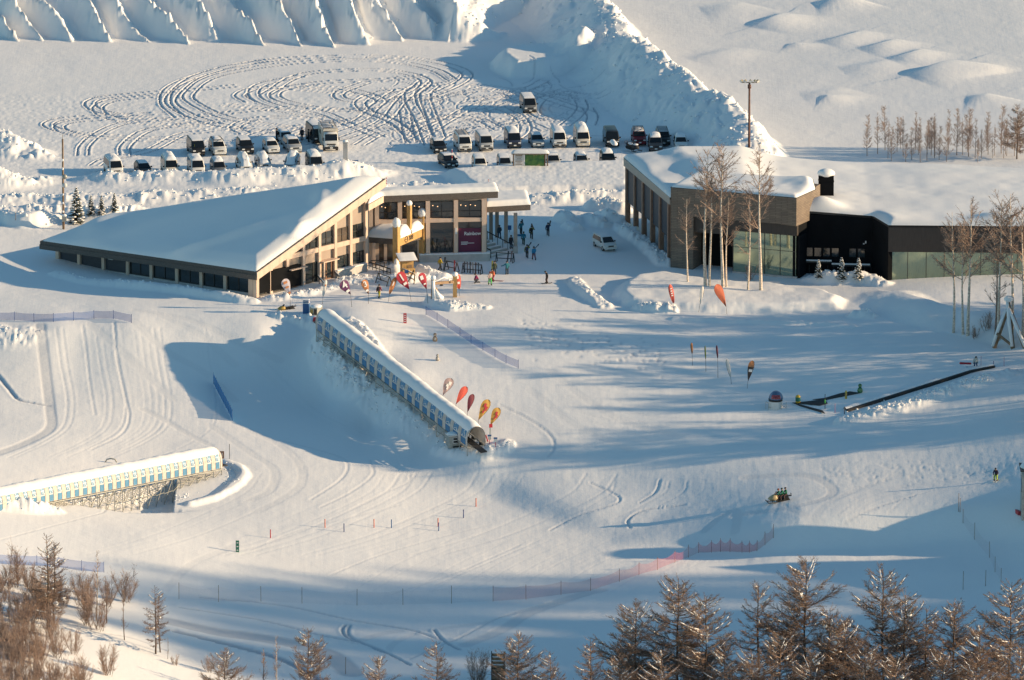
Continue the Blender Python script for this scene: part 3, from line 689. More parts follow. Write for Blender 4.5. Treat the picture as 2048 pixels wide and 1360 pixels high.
def snow_slab(name, poly, thick, parent, res=.3, rim=.7, seed=1, rough=.12, rsize=2.5, label=None, bumps=(), zfun=None, load=None):
    """a pillow of snow lying on a planar roof outline (3D points, any order round the roof)"""
    P = np.array([p[:3] for p in poly], float); xy = P[:, :2]
    A = np.c_[xy, np.ones(len(P))]; co = np.linalg.lstsq(A, P[:, 2], rcond=None)[0]
    x0, y0 = xy.min(0) - res; x1, y1 = xy.max(0) + res
    gx, gy = np.meshgrid(np.arange(x0, x1 + res, res), np.arange(y0, y1 + res, res))
    ins = np.zeros(gx.shape, bool); best = np.full(gx.shape, 1e9); bx = gx.copy(); by = gy.copy(); n = len(P)
    for i in range(n):
        a = xy[i]; b = xy[(i + 1) % n]; e = b - a
        c = ((a[1] > gy) != (b[1] > gy)) & (gx < e[0] * (gy - a[1]) / (e[1] + 1e-12) + a[0]); ins ^= c
        t = np.clip(((gx - a[0]) * e[0] + (gy - a[1]) * e[1]) / (e @ e), 0, 1); qx = a[0] + t * e[0]; qy = a[1] + t * e[1]
        d = np.hypot(gx - qx, gy - qy); m_ = d < best; best = np.where(m_, d, best); bx = np.where(m_, qx, bx); by = np.where(m_, qy, by)
    d = np.where(ins, best, 0)
    X = np.where(ins, gx, bx); Y = np.where(ins, gy, by)
    k = np.clip(d / rim, 0, 1); h = thick * np.sqrt(1 - (1 - k) ** 2) * (1 + 0 * d)
    if load: h = h * .55
    h = h + (k if not load else np.clip(d / 4.0, 0, 1)) * rough * fbm(gx / rsize, gy / rsize, seed, 3)
    if load: h = h + .5 * load[2] * 2.0 * np.clip(((gx - load[0]) / (load[1] - load[0]) - .25) / .75, 0, 1) * np.clip(d / 1.9, 0, 1) ** .8
    for (cx, cy, rx, ry, hh) in bumps: h = h + k * hh * np.exp(-((gx - cx) / rx) ** 2 - ((gy - cy) / ry) ** 2)
    zz = zfun(X, Y) if zfun is not None else co[0] * X + co[1] * Y + co[2]
    Z = zz + h + np.where(ins, 0, -0.0)
    use = np.zeros(gx.shape, bool); use[ins] = True
    mb = MB(); idx = -np.ones(gx.shape, int)
    cell = ins[:-1, :-1] | ins[1:, :-1] | ins[:-1, 1:] | ins[1:, 1:]
    fs = []; vs = []
    for j, i in zip(*np.nonzero(cell)):
        f = []
        for (jj, ii) in ((j, i), (j, i + 1), (j + 1, i + 1), (j + 1, i)):
            if idx[jj, ii] < 0: idx[jj, ii] = len(vs); vs.append((X[jj, ii], Y[jj, ii], Z[jj, ii]))
            f.append(idx[jj, ii])
        fs.append(tuple(f))
    # closed underside so it has thickness from below too
    mb.add(vs, fs, 0, True)
    m = len(vs)
    o = mb.build(name, M['snowcap'], parent)
    if label: o['label'] = label
    return o

# ================= the lodge (left)
A = atz(108, 531, -2.1); B = atz(512, 596, 0); C = atz(735, 541, 0)
lodge = thing('lodge', 'timber day lodge with a long sloping snow covered roof and a tall glazed gable', 'ski lodge', (0, 0, 0))
WL = Wall(A, B, -2.1, 2.1 / np.linalg.norm((B - A)[:2])); WG = Wall(B, C)
rB = WL.P(WL.L + .35, 3.55, .75); rB = np.array(WG.P(-.45, 3.55, .55))
rA = atz(80, 482, 1.55); rC = np.array(WG.P(WG.L * 1.135, 11.75, .55))
nrm = np.cross(rB - rA, rC - rB); nrm /= np.linalg.norm(nrm)
dD = ray(226, 428); rD = CAMP + dD * (np.dot(rA - CAMP, nrm) / np.dot(dD, nrm))
mb = MB(); dn = np.array([0, 0, -.42])
mb.prism([tuple(p + dn) for p in (rA, rB, rC, rD)], tuple(-dn), 0)
roof = mb.build('roof', M['shingle'], lodge, fix=True)
def roofz(X, Y): return rA[2] - (nrm[0] * (X - rA[0]) + nrm[1] * (Y - rA[1])) / nrm[2]
ins_ = lambda p, q, k: p + (q - p) * k
cen = (rA + rB + rC + rD) / 4
bumps = []
for (u, v, z, rx, ry, hh) in ((190, 452, 4, 2, 4, .45), (606, 452, 8, 1.5, 1.8, .9), (555, 503, 6, 1.1, 1.0, .9), (562, 512, 5.6, .4, .6, .7), (545, 512, 5.2, .5, .5, .6), (640, 418, 8.6, 1.0, 2.5, .4), (500, 452, 7, 7, 1.2, .4), (420, 470, 6, 8, 1.0, .35), (270, 455, 4.5, 4, 1.5, .4), (200, 440, 4, 3, 1, .3), (350, 500, 4, 5, .8, .3), (430, 420, 7, 9, 3, .35), (300, 440, 5, 7, 2, .3), (640, 440, 8.6, 1.4, 1.6, .5)):
    p = atz(u, v, z); bumps.append((p[0], p[1], rx, ry, hh))
snow_slab('roof_snow', [ins_(p, cen, .012) for p in (rA, rB, rC, rD)], .5, roof, res=.3, rim=.8, seed=11, rough=.30, rsize=7.5, bumps=bumps, load=(rA[0], rC[0], 1.6))
mb = MB()                                                            # eaves board on the shaded side, rake board on the gable
e = (rB - rA); mb.prism([tuple(rA + dn), tuple(rB + dn), tuple(rB + dn + [0, 0, -.62]), tuple(rA + dn + [0, 0, -.62])], tuple(np.array([WL.n[0], WL.n[1], 0]) * .12), 0)
mb.build('eaves_board', M['shingle'], roof, fix=True)
mb = MB(); off = np.array([WG.n[0], WG.n[1], 0])
mb.prism([tuple(rB + off * .004 + [0, 0, -.05]), tuple(rC + off * .004 + [0, 0, -.05]), tuple(rC + off * .004 + [0, 0, -1.05]), tuple(rB + off * .004 + [0, 0, -1.05])], tuple(off * .12), 0)
mb.build('rake_board', M['wood_pale'], roof, fix=True)
# shaded front: recessed wall, columns, glazing
mb = MB(); WL.box(mb, .1, WL.L - .1, -2.2, .45, -.5, -.12); mb.build('plinth', M['concrete'], lodge)
mb = MB(); WL.box(mb, .05, WL.L - .05, .45, 3.1, -8, -.62); mb.build('wall', M['black_clad'], lodge)
cols = [(x - 110) / 402.0 * WL.L for x in (113, 157, 206, 255, 302, 353, 401, 448, 497)]
for i, t in enumerate(cols):
    mb = MB(); wd = .5 if i else .62; wd = .8 if i == 8 else wd
    WL.box(mb, t, t + wd, -2.2, 2.75, -.55, 0); mb.build('column', M['wood_pale'], lodge)
for i in range(8):
    a, b = cols[i] + .52, cols[i + 1] - .02
    mb = MB(); WL.box(mb, a, b, .5, 2.6, -.4, -.3, 0)
    if i >= 3:
        f = mb.build('window', M['glass'], lodge)
        mb = MB()
        for t in (a, (a + b) / 2 - .04, b - .08): WL.box(mb, t, t + .08, .5, 2.6, -.297, -.22)
        WL.box(mb, a + .08, b - .08, 2.52, 2.6, -.297, -.23); WL.box(mb, a + .08, b - .08, .5, .58, -.297, -.23)
        mb.build('frame', M['dark_frame'], f)
    else:
        f = mb.build('shutter', M['navy_panel'], lodge)
for i, (t, z) in enumerate(((cols[1] + 1.1, 2.05), (cols[1] + 1.9, 2.0), (cols[2] + 1.2, 1.95))):
    mb = MB(); WL.box(mb, t, t + (.5 if i < 2 else .8), z, z + .3, -.29, -.1); mb.build('notice_box', M['white'], lodge)
# sunlit gable: 7 bays
def rake(t): return 3.55 + (11.75 - 3.55) * (t + .45) / (WG.L * 1.135 + .45) - 1.0
mb = MB(); gpts = [(.05, -1.5), (WG.L, -1.5), (WG.L, rake(WG.L)), (.05, rake(.05))]
WG.quad(mb, gpts, -.9, -.32); mb.build('gable_wall', M['wood_panel'], lodge)
ct = [(x - 512.0) / 223 * WG.L for x in (512, 542, 574.5, 606.7, 638.7, 670.5, 701.6, 733.8)]
for i, t in enumerate(ct):
    wd = .46; t0 = t if i == 0 else (t - wd + .1 if i == 7 else t - wd / 2)
    mb = MB(); WG.quad(mb, [(t0, -1.6), (t0 + wd, -1.6), (t0 + wd, rake(t0 + wd) + .02), (t0, rake(t0) + .02)], -.3, .1); mb.build('column', M['wood_pale'], lodge)
zb = 4.0
for i in range(7):
    a = ct[i] + (.46 if i == 0 else .23); b = ct[i + 1] - (.36 if i == 6 else .23); m2 = (a + b) / 2
    top = lambda t: rake(t) - .02
    if i >= 1:                                                       # floor beam in each bay, then the upper lights
        mb = MB(); tb = zb + .62
        if top(a) < zb: WG.quad(mb, [(a + (b - a) * .3, zb), (b, zb), (b, min(tb, top(b)))], -.28, .06)
        else: WG.quad(mb, [(a, zb), (b, zb), (b, min(tb, top(b))), (a, min(tb, top(a)))], -.28, .06)
        mb.build('floor_beam', M['wood_pale'], lodge)
        if i >= 2:
            h = 1.75; z0 = tb
            ta, tt = min(z0 + h, top(a)), min(z0 + h, top(b))
            pts = [(a, z0), (b, z0), (b, tt), (a, ta)]
            if ta - z0 < .1: pts = [(a + .2, z0), (b, z0), (b, tt)]
            elif z0 + h > top(a) + .01 and tt == z0 + h:
                tx = a + (b - a) * (z0 + h - top(a)) / (top(b) - top(a)); pts = [(a, z0), (b, z0), (b, tt), (tx, tt), (a, ta)]
            mb = MB(); WG.quad(mb, pts, -.3, -.24); wv = mb.build('window', M['glass'] if i != 5 else M['glass_brown'], lodge)
            mb = MB()
            WG.box(mb, a, b, z0, z0 + .07, -.237, -.16); zm = z0 + .85
            if zm < tt - .1: WG.box(mb, a + (0 if ta > zm else .5), b, zm, zm + .06, -.237, -.17)
            WG.box(mb, m2 - .04, m2 + .04, z0 + .07, min(min(ta, tt) + (tt - ta) * .5, z0 + h) - .05, -.233, -.17)
            mb.build('frame', M['dark_frame'], wv)
    # ground floor
    zt = min(zb - 1.25, rake(a) - .25) if i >= 1 else rake(a) - .25
    zl = .15 if i < 5 else 1.15
    if i in (2, 4):
        mb = MB(); WG.box(mb, a, b, -.2, 2.55, -.3, -.2)
        dr = mb.build('door', M['door_wood'], lodge)
        mb = MB()
        for k in range(2): WG.box(mb, a + .35 + k * (b - a - .5) / 2, a + .35 + (k + .72) * (b - a - .5) / 2, .25, 2.3, -.197, -.17)
        mb.build('pane', M['glass'], dr)
        mb = MB(); WG.box(mb, m2 - .08, m2 + .1, 1.0, 1.3, -.168, -.1); mb.build('handle', M['dark_frame'], dr)
        mb = MB(); WG.box(mb, a - .2, b + .2, 2.62, 2.75, -.28, .75); mb.build('door_canopy', M['wood_pale'], lodge)
        if i == 4:
            mb = MB(); WG.box(mb, a - .15, a + .05, -.6, 2.6, .5, .7); mb.build('canopy_post', M['wood_pale'], lodge)
    else:
        mb = MB(); WG.box(mb, a, b, zl, zt if i else min(zt, 2.4), -.3, -.24); wv = mb.build('window', M['glass'], lodge)
        mb = MB(); 
        for t in (a, a + (b - a) * .68, b - .09): WG.box(mb, t, t + .09, zl, zt if i else min(zt, 2.4), -.237, -.17)
        WG.box(mb, a + .09, b - .09, zl, zl + .08, -.236, -.18)
        mb.build('frame', M['dark_frame'], wv)
mb = MB(); WG.box(mb, ct[5] - .1, WG.L - .5, -1.5, 1.05, -.2, .45, 0); mb.build('plinth', M['concrete'], lodge)
mb = MB(); WG.box(mb, ct[5] - .1, WG.L - .5, 1.055, 1.16, -.15, .5, 0); mb.build('plinth_snow', M['snowcap'], lodge)
mb = MB(); WG.box(mb, .5, ct[2] - .3, -1.5, .12, -.2, .3, 0); mb.build('plinth', M['concrete'], lodge)
mb = MB(); WG.box(mb, -.02, .46, -1.6, 2.9, -.5, .12); mb.build('corner_pier', M['wood_pale'], lodge)
# ---- glazed middle wing
E0 = atz(738, 526, 0); E1 = atz(975, 520.5, 0); WM = Wall(E0, E1)
sx = lambda u: (u - 738.0) / 237 * WM.L
mb = MB(); WM.box(mb, 0, WM.L, -1.2, 8.1, -5.2, -.6); mb.build('wing_wall', M['wood_panel'], lodge)
mb = MB(); WM.box(mb, sx(838), WM.L + .3, -1.2, .95, -.58, .35); mb.build('plinth', M['concrete'], lodge)
mb = MB(); WM.box(mb, sx(838), WM.L + .3, .955, 1.08, -.3, .4); mb.build('plinth_snow', M['snowcap'], lodge)
wc = [742, 754, 800, 856, 912, 968]
for u in wc:
    mb = MB(); WM.box(mb, sx(u) - .27, sx(u) + .27, .9 if u > 830 else -1, 8.0, -.55, .05); mb.build('column', M['wood_pale'], lodge)
for i in range(1, 5):
    a, b = sx(wc[i]) + .27, sx(wc[i + 1]) - .27; m2 = (a + b) / 2
    mb = MB(); WM.box(mb, a, b, 5.15, 5.65, -.5, .0); mb.build('transom', M['wood_pale'], lodge)
    mb = MB(); WM.box(mb, a, b, 5.66, 7.85, -.55, -.5); wv = mb.build('window', M['glass'], lodge)
    mb = MB()
    for t in (a, m2 - .05, b - .1): WM.box(mb, t, t + .1, 5.66, 7.85, -.497, -.42)
    for t, tt in ((a + .1, m2 - .05), (m2 + .05, b - .1)):
        for z in (5.66, 6.45, 7.75): WM.box(mb, t, tt, z, z + .1, -.497, -.43)
    mb.build('frame', M['dark_frame'], wv)
    for k in range(2 if i % 2 else 4):
        mb = MB(); t = a + .35 + k * (b - a - .6) / 4; WM.box(mb, t, t + .12, 7.25 - .12 * (k % 2), 7.33 - .12 * (k % 2), -.497, -.45); mb.build('ceiling_lamp', M['lamp'], wv)
    if i >= 2:
        mb = MB(); WM.box(mb, a, b, 1.0, 5.14, -.55, -.5); wv = mb.build('window', M['glass'] , lodge)
        mb = MB()
        for t in (a, b - .08): WM.box(mb, t, t + .08, 1.0, 5.14, -.497, -.42)
        mb.build('frame', M['dark_frame'], wv)
def text_mesh(s, size, m, parent, W, t, z, d, name='lettering', bold=0.0, slant=0):
    cu = bpy.data.curves.new('txt', 'FONT'); cu.body = s; cu.size = size; cu.extrude = .012; cu.offset = bold; cu.shear = slant
    o = bpy.data.objects.new('txt', cu); me = bpy.data.meshes.new_from_object(o); bpy.data.objects.remove(o); bpy.data.curves.remove(cu)
    me.materials.clear(); me.materials.append(m)
    for v in me.vertices:
        x, y, zz = v.co; v.co = W.P(t + x, z + y, d + zz)
    me.name = name
    return link(name, me, parent)
a, b = sx(912) + .35, sx(968) - .35
mb = MB(); WM.box(mb, a, b, 1.05, 4.2, -.49, -.44); bn = mb.build('banner', M['magenta'], lodge)
text_mesh('Rainbow', .62, M['white'], bn, WM, a + .75, 3.3, -.42, bold=.012)
mb = MB()
for k, (l_, w_) in enumerate(((.9, 2.35), (1.7, 2.2), (.8, 2.05))): WM.box(mb, a + .35, a + .35 + l_, w_, w_ + .07, -.437, -.43)
mb.build('small_print', M['white'], bn)
mb = MB(); WM.box(mb, sx(912) - .12, sx(912) + .12, 3.6, 4.4, .06, .25); mb.build('wall_lamp', M['white'], lodge)
# wing roof
R0 = [atz(736, 409, 8.9), atz(766, 392, 8.9), atz(996, 383, 8.9), atz(991, 371, 8.9), atz(740, 384, 8.9)]
mb = MB(); mb.prism([tuple(p + np.array([0, 0, -.85])) for p in R0], (0, 0, .85), 0); wr = mb.build('wing_roof', M['shingle'], lodge, fix=True)
mb = MB(); q0, q1 = R0[0], R0[1]; n_ = np.array([-(q1 - q0)[1], (q1 - q0)[0], 0]); n_ = -n_ / np.linalg.norm(n_)
n_ = n_ if n_[1] < 0 else -n_
mb.prism([tuple(q0 + [0, 0, -.85]), tuple(q1 + [0, 0, -.85]), tuple(q1 + [0, 0, -.02]), tuple(q0 + [0, 0, -.02])], tuple(n_ * .1), 0); mb.build('fascia', M['wood_pale'], wr, fix=True)
cc = sum(R0) / 5
snow_slab('roof_snow', [ins_(p, cc, -.015) for p in R0], .62, wr, res=.22, rim=.6, seed=13, rough=.12)
# porch with its pillow of snow
Q = [atz(738, 474, 3.7), atz(790, 478, 3.7), atz(850, 466, 3.7), atz(850, 452, 3.7), atz(738, 456, 3.7)]
mb = MB(); mb.prism([tuple(p + np.array([0, 0, -.75])) for p in Q], (0, 0, .75), 0); pr = mb.build('porch_roof', M['shingle'], lodge, fix=True)
cc = sum(Q) / 5
snow_slab('porch_snow', [ins_(p, cc, -.01) for p in Q], 1.5, pr, res=.2, rim=2.4, seed=14, rough=.1)
mb = MB(); WM.box(mb, .3, sx(797), -1, 3.1, -.59, -.56); mb.build('porch_shade_panel', M['brown_clad'], lodge)  # dark panel standing in for the shade inside the porch
for u, v in ((748, 531), (771, 527), (838, 522)):
    p = atz(u, v, 0); mb = MB(); mb.box((p[0], p[1], 1.0), (.4, .4, 4.0), 0); mb.build('porch_post', M['wood_pale'], lodge)
mb = MB(); WM.box(mb, sx(757), sx(790), .4, 3.0, -.55, -.45); dr = mb.build('door', M['door_wood'], lodge)
mb = MB(); WM.box(mb, sx(760), sx(787), .6, 2.6, -.447, -.43); mb.build('pane', M['glass_brown'], dr)
mb = MB(); WM.box(mb, sx(800), sx(836), .4, 3.0, -.55, -.45); mb.build('porch_window', M['glass'], lodge)
mb = MB()
pa = atz(738, 524, .9); pb = atz(781, 538, .9)
mb.beam(pa, pb, .12, .12); mb.beam(np.array(pa) + [0, 0, -.5], np.array(pb) + [0, 0, -.5], .08)
for k in range(7): q = np.array(pa) + (np.array(pb) - pa) * k / 6; mb.beam(q + [0, 0, -1.3], q, .08)
for k in range(9):
    q = atz(742 + k * 9, 521 + (k % 2) * 3, .7); mb.beam(q + [0, 0, -1.2], q, .09)
mb.beam(atz(742, 521, .75), atz(815, 521, .75), .1); mb.build('railing', M['black'], lodge)
# ---- covered steps on the right of the wing
K = [atz(970, 414, 5.9), atz(1061, 409, 5.9), atz(1055, 388, 5.9), atz(966, 392, 5.9)]
mb = MB(); mb.prism([tuple(p + np.array([0, 0, -.75])) for p in K], (0, 0, .75), 0); ck = mb.build('canopy', M['shingle'], lodge, fix=True)
cc = sum(K) / 4; snow_slab('canopy_snow', [ins_(p, cc, -.012) for p in K], .7, ck, res=.2, rim=.5, seed=15, rough=.08)
for u, v in ((982, 478), (994, 474), (1012, 486), (1031, 503)):
    p = atz(u, v, 0); mb = MB(); mb.box((p[0], p[1], 2.3), (.5, .5, 5.6), 0); mb.build('canopy_column', M['wood_panel'] if u < 1000 else M['beige'], lodge)
p = atz(1031, 505, 0); mb = MB(); mb.box((p[0], p[1], .35), (.62, .62, .9), 0); mb.build('column_base', M['concrete'], lodge)
s0 = atz(981, 515, 0); s1 = atz(1026, 505, 0); WS = Wall(s0, s1)
for k in range(8):
    mb = MB(); WS.box(mb, 0, WS.L - k * .12, -.3 + .22 * k - .2, .22 * (k + 1) - .006, -.75 - k * .95, -.002 - k * .95, 0); st = mb.build('step', M['concrete'], lodge)
    mb = MB(); WS.box(mb, .06, WS.L - k * .12 - .06, .22 * (k + 1), .22 * (k + 1) + .05, -.5 - k * .95, -.03 - k * .95, 0); mb.build('step_snow', M['snowcap'], st)
mb = MB(); a_ = WS.P(-.15, 1.0, .2); b_ = WS.P(-.15, 2.6, -6)
for k in range(8):
    q = np.array(a_) + (np.array(b_) - a_) * k / 7; mb.beam(q + [0, 0, -1.1], q, .1)
mb.beam(a_, b_, .12); a_ = WS.P(WS.L, 1.0, 0); b_ = WS.P(WS.L - .6, 2.6, -6)
for k in range(8):
    q = np.array(a_) + (np.array(b_) - a_) * k / 7; mb.beam(q + [0, 0, -1.1], q, .08)
mb.beam(a_, b_, .1); mb.build('handrail', M['black'], lodge)
mb = MB(); WS.box(mb, .2, 1.3, 1.6, 4.5, -7.5, -7.3); mb.build('side_door', M['black_clad'], lodge)
mb = MB(); q = atz(691, 352, 0); mb.box((q[0], q[1], 2.0), (.62, .62, 5.2), 0); mb.box((q[0], q[1], 4.66), (.72, .72, .12), 0)
pil = mb.build('chimney_pillar', M['concrete']); tag(pil, 'tall pale concrete pillar rising behind the lodge roof', 'pillar')
mb = MB(); mb.blob((q[0], q[1], 4.72), (.38, .38, .22)); mb.build('snow_cap', M['snowcap'], pil)

# ================= the modern hall (right)
hall = thing('event_hall', 'dark modern hall with stone block, green glass walls and wide snow covered roof', 'building', (0, 0, 0))
F0 = atz(1247, 447, 0); F1 = atz(1339, 527, 0); WF = Wall(F0, F1); ZT = 8.75
S0 = atz(1341, 535.5, 0); S1 = atz(1592, 557.5, 0); WSt = Wall(S0, S1); ZS = 10.55
bx = lambda u: (u - 1341.0) / 251 * WSt.L
# colonnade
mb = MB(); WF.box(mb, 0, WF.L, ZT - 1.0, ZT, -.5, .02); mb.build('fascia', M['beige'], hall)
for i, (u) in enumerate((1251, 1267.6, 1284, 1301, 1318, 1335)):
    t = (u - 1247.0) / 92 * WF.L
    mb = MB(); WF.box(mb, t - .3, t + .3, -.8, ZT - 1.003, -.6, -.004); mb.build('column', M['brown_col'], hall)
    if i < 5:
        mb = MB(); WF.box(mb, t + .3, t + WF.L / 92 * 16.7 - .3, 3.15, ZT - 1.003, -.42, -.25); mb.build('louvre_panel', M['navy_panel'], hall)
mb = MB(); WF.box(mb, 7, WF.L, -.5, ZT - 1.1, -4.2, -3.9); mb.build('loggia_wall', M['glass'], hall)
mb = MB(); WF.box(mb, 0.5, 1.1, -.5, ZT - 1.1, -4.2, -3.6); mb.build('rear_column', M['brown_col'], hall)
mb = MB(); WF.box(mb, 7.0, 7.6, -.5, ZT - 1.1, -4.25, -3.6); mb.build('rear_column', M['brown_col'], hall)
# stone block with a deep portal
xr = bx(1386)
mb = MB()
WSt.box(mb, 0, xr, -1, ZS, -9, 0); WSt.box(mb, xr, WSt.L, 7.0, ZS, -9, -.002); WSt.box(mb, xr, WSt.L - .002, -1, 6.999, -9, -3.2)
mb.build('stone_block', M['stone'], hall)
mb = MB(); WSt.box(mb, xr + .01, bx(1463), 4.9, 6.99, -3.1, -.4); mb.build('soffit_panel', M['brown_clad'], hall)
mb = MB(); WSt.box(mb, bx(1460), WSt.L, 5.55, 6.99, -.8, -.25); mb.build('fascia', M['brown_clad'], hall)
mb = MB(); WSt.box(mb, xr + .1, bx(1460), .1, 4.88, -3.15, -3.0); mb.build('door', M['black_clad'], hall)
pn = [1464, 1496, 1527, 1558, 1590]
for i in range(4):
    mb = MB(); WSt.box(mb, bx(pn[i]) + .04, bx(pn[i + 1]) - .04, .2, 5.54, -.5, -.42); wv = mb.build('window', M['green_glass'], hall)
    mb = MB(); WSt.box(mb, bx(pn[i]) - .04, bx(pn[i]) + .04, .2, 5.54, -.55, -.36); WSt.box(mb, bx(pn[i]) + .04, bx(pn[i + 1]) - .04, 3.4, 3.46, -.417, -.38); mb.build('frame', M['dark_frame'], wv)
mb = MB(); WSt.box(mb, bx(1463), WSt.L, -1, .18, -.6, -.3); mb.build('plinth', M['concrete'], hall)
mb = MB(); WSt.box(mb, bx(1592), bx(1592) + .003 + .3, 0, 5.5, -3, -.5); mb.build('return_wall', M['black_clad'], hall)
# right face of the stone block runs back to the right
SB = atz(1632, 539, 0)
WR = Wall(S1, SB); mb = MB(); WR.box(mb, .01, WR.L, 6.9, ZS - .003, -6, -.003); mb.build('stone_return', M['stone'], hall)
mb = MB(); WR.box(mb, .35, WR.L, -1, 6.89, -1.2, -.3); mb.build('return_wall', M['black_clad'], hall)
top = [atz(1341, 370, ZS), atz(1592, 393, ZS), np.array([*WR.P(WR.L, ZS)])]
pb_ = np.array(WSt.P(0, ZS, -9.0)); pc_ = np.array(WSt.P(WSt.L * .9, ZS, -11.0))
blk = [np.array(WSt.P(0, ZS)), np.array(WSt.P(WSt.L, ZS)), np.array(WR.P(WR.L * .95, ZS)), pc_, pb_]
cc = sum(blk) / 5
mb = MB(); mb.prism([tuple(ins_(p, cc, -.004)) for p in blk], (0, 0, .09), 0); cp_ = mb.build('parapet_cap', M['dark_frame'], hall, fix=True)
q = atz(1625, 372, ZS); q2 = atz(1380, 352, ZS)
snow_slab('block_snow', [ins_(p, cc, .006) + [0, 0, .09] for p in blk], .36, hall, res=.25, rim=.9, seed=17, rough=.15, rsize=3, bumps=[(q[0], q[1], 3.0, 3.5, .6)])
# dark recess and the long right-hand front
N0 = atz(1606, 545, 0); N1 = atz(1745, 548, 0); N2 = atz(1776, 567, 0); N3 = atz(2140, 570, 0); ZB = 7.65
WN = Wall(N0, N1); WD = Wall(N1, N2); WE = Wall(N2, N3)
mb = MB(); WN.box(mb, -.6, WN.L, -1.5, ZB, -1, 0); WD.box(mb, -.05, WD.L - .003, -1.5, ZB - .003, -1, -.003); mb.build('recess_wall', M['black_clad'], hall)
for i in range(7):
    t = .35 + i * WN.L / 8
    if i == 4: continue
    mb = MB(); WN.box(mb, t, t + .85, 2.2, 3.3, .006, .06); mb.build('recess_window', M['glass'], hall)
mb = MB(); WN.box(mb, 0.0, WN.L * .42, 1.45, 1.7, .5, .7); WN.box(mb, WN.L * .42, WN.L * .98, 1.15, 1.4, .9, 1.1)
for k in range(12): t = WN.L * .98 * k / 11; WN.box(mb, t, t + .07, -.5, 1.15, .6 + (.35 if k > 4 else 0), .66 + (.35 if k > 4 else 0))
rl = mb.build('balcony_rail', M['black'], hall)
mb = MB(); WN.box(mb, 0.05, WN.L * .42 - .05, 1.7, 1.86, .48, .74); WN.box(mb, WN.L * .42, WN.L * .97, 1.4, 1.56, .88, 1.14); mb.build('rail_snow', M['snowcap'], rl)
mb = MB(); q = WN.P(WN.L * .9, 4.2, .1); mb.box(q, (.16, .2, .3)); mb.box((q[0] - .25, q[1], q[2] - .2), (.2, .16, .12)); mb.build('security_lamp', M['white'], hall)
mb = MB(); WE.box(mb, 0, WE.L, 4.15, ZB, -1, 0); mb.build('upper_wall', M['brown_clad'], hall)
ed = [1776, 1815, 1852, 1888, 1925, 1961, 1997, 2034, 2070, 2106, 2140]
ex = lambda u: (u - 1776.0) / 364 * WE.L
for i in range(10):
    mb = MB(); WE.box(mb, ex(ed[i]) + .04, ex(ed[i + 1]) - .04, -.4, 4.14, -.35, -.2); wv = mb.build('window', M['green_glass'], hall)
    mb = MB(); WE.box(mb, ex(ed[i + 1]) - .04, ex(ed[i + 1]) + .04, -.4, 4.14, -.35, -.14); mb.build('frame', M['dark_frame'], wv)
mb = MB(); WE.box(mb, 0, WE.L, -2, -.41, -.6, -.1); WE.box(mb, -.006, .05, -1, 4.14, -.9, -.1); mb.build('plinth', M['concrete'], hall)
# the big roof
Rf = [atz(1247, 314, ZT), np.array(WF.P(WF.L + .1, ZT)), np.array(WSt.P(.3, ZT, -4)), np.array(WSt.P(WSt.L - 1, ZT - .4, -4)), np.array(WN.P(-.5, ZB)), np.array(WN.P(WN.L, ZB)), np.array(WE.P(0, ZB)), np.array(WE.P(WE.L, ZB)), atz(2140, 347, 7.6), atz(1900, 330, 7.9), atz(1700, 322, 8.2), atz(1480, 311, 8.6)]
zz = lambda X, Y: np.interp(X, [15, 30, 38, 46, 75], [ZT, ZT, 8.1, ZB, ZB]) + 0 * Y
def zsn(X, Y):
    dd = (X - WF.a[0]) * -WF.n[0] + (Y - WF.a[1]) * -WF.n[1]
    return zz(X, Y) + .75 * sstep(3.5, 7.5, dd + .5 * fbm(X / 3, Y / 3, 91)) * sstep(35, 29, X)
mb = MB(); base_ = [np.array([p[0], p[1], float(zz(p[0], p[1]))]) for p in Rf]
mb.prism([tuple(p + np.array([0, 0, -.3])) for p in base_], (0, 0, .28), 0); rf = mb.build('roof', M['dark_frame'], hall, fix=True)
bb = []
for (u, v, rx, ry, hh) in ((1440, 345, 5, 6, .5), (1330, 330, 4, 5, .4), (1760, 430, 4, 3, .35), (1900, 345, 12, 3, .3), (1645, 415, 2.2, 3, 1.3), (2040, 440, 5, 3, .9), (1985, 430, 2, 2, .4)):
    q = atz(u, v, 8.4); bb.append((q[0], q[1], rx, ry, hh))
snow_slab('roof_snow', base_, .5, rf, res=.3, rim=1.1, seed=19, rough=.20, rsize=6, bumps=bb, zfun=zsn)
q = atz(1652, 392, 8.3); mb = MB(); mb.box((q[0], q[1], 9.6), (1.95, 1.5, 3.0)); mb.box((q[0], q[1], 10.35), (2.02, 1.57, .12)); chm = mb.build('roof_chimney', M['black_clad'], hall)
mb = MB(); mb.blob((q[0], q[1], 11.3), (1.15, .95, .62), seg=14, rings=8); mb.build('snow_cap', M['snowcap'], chm)
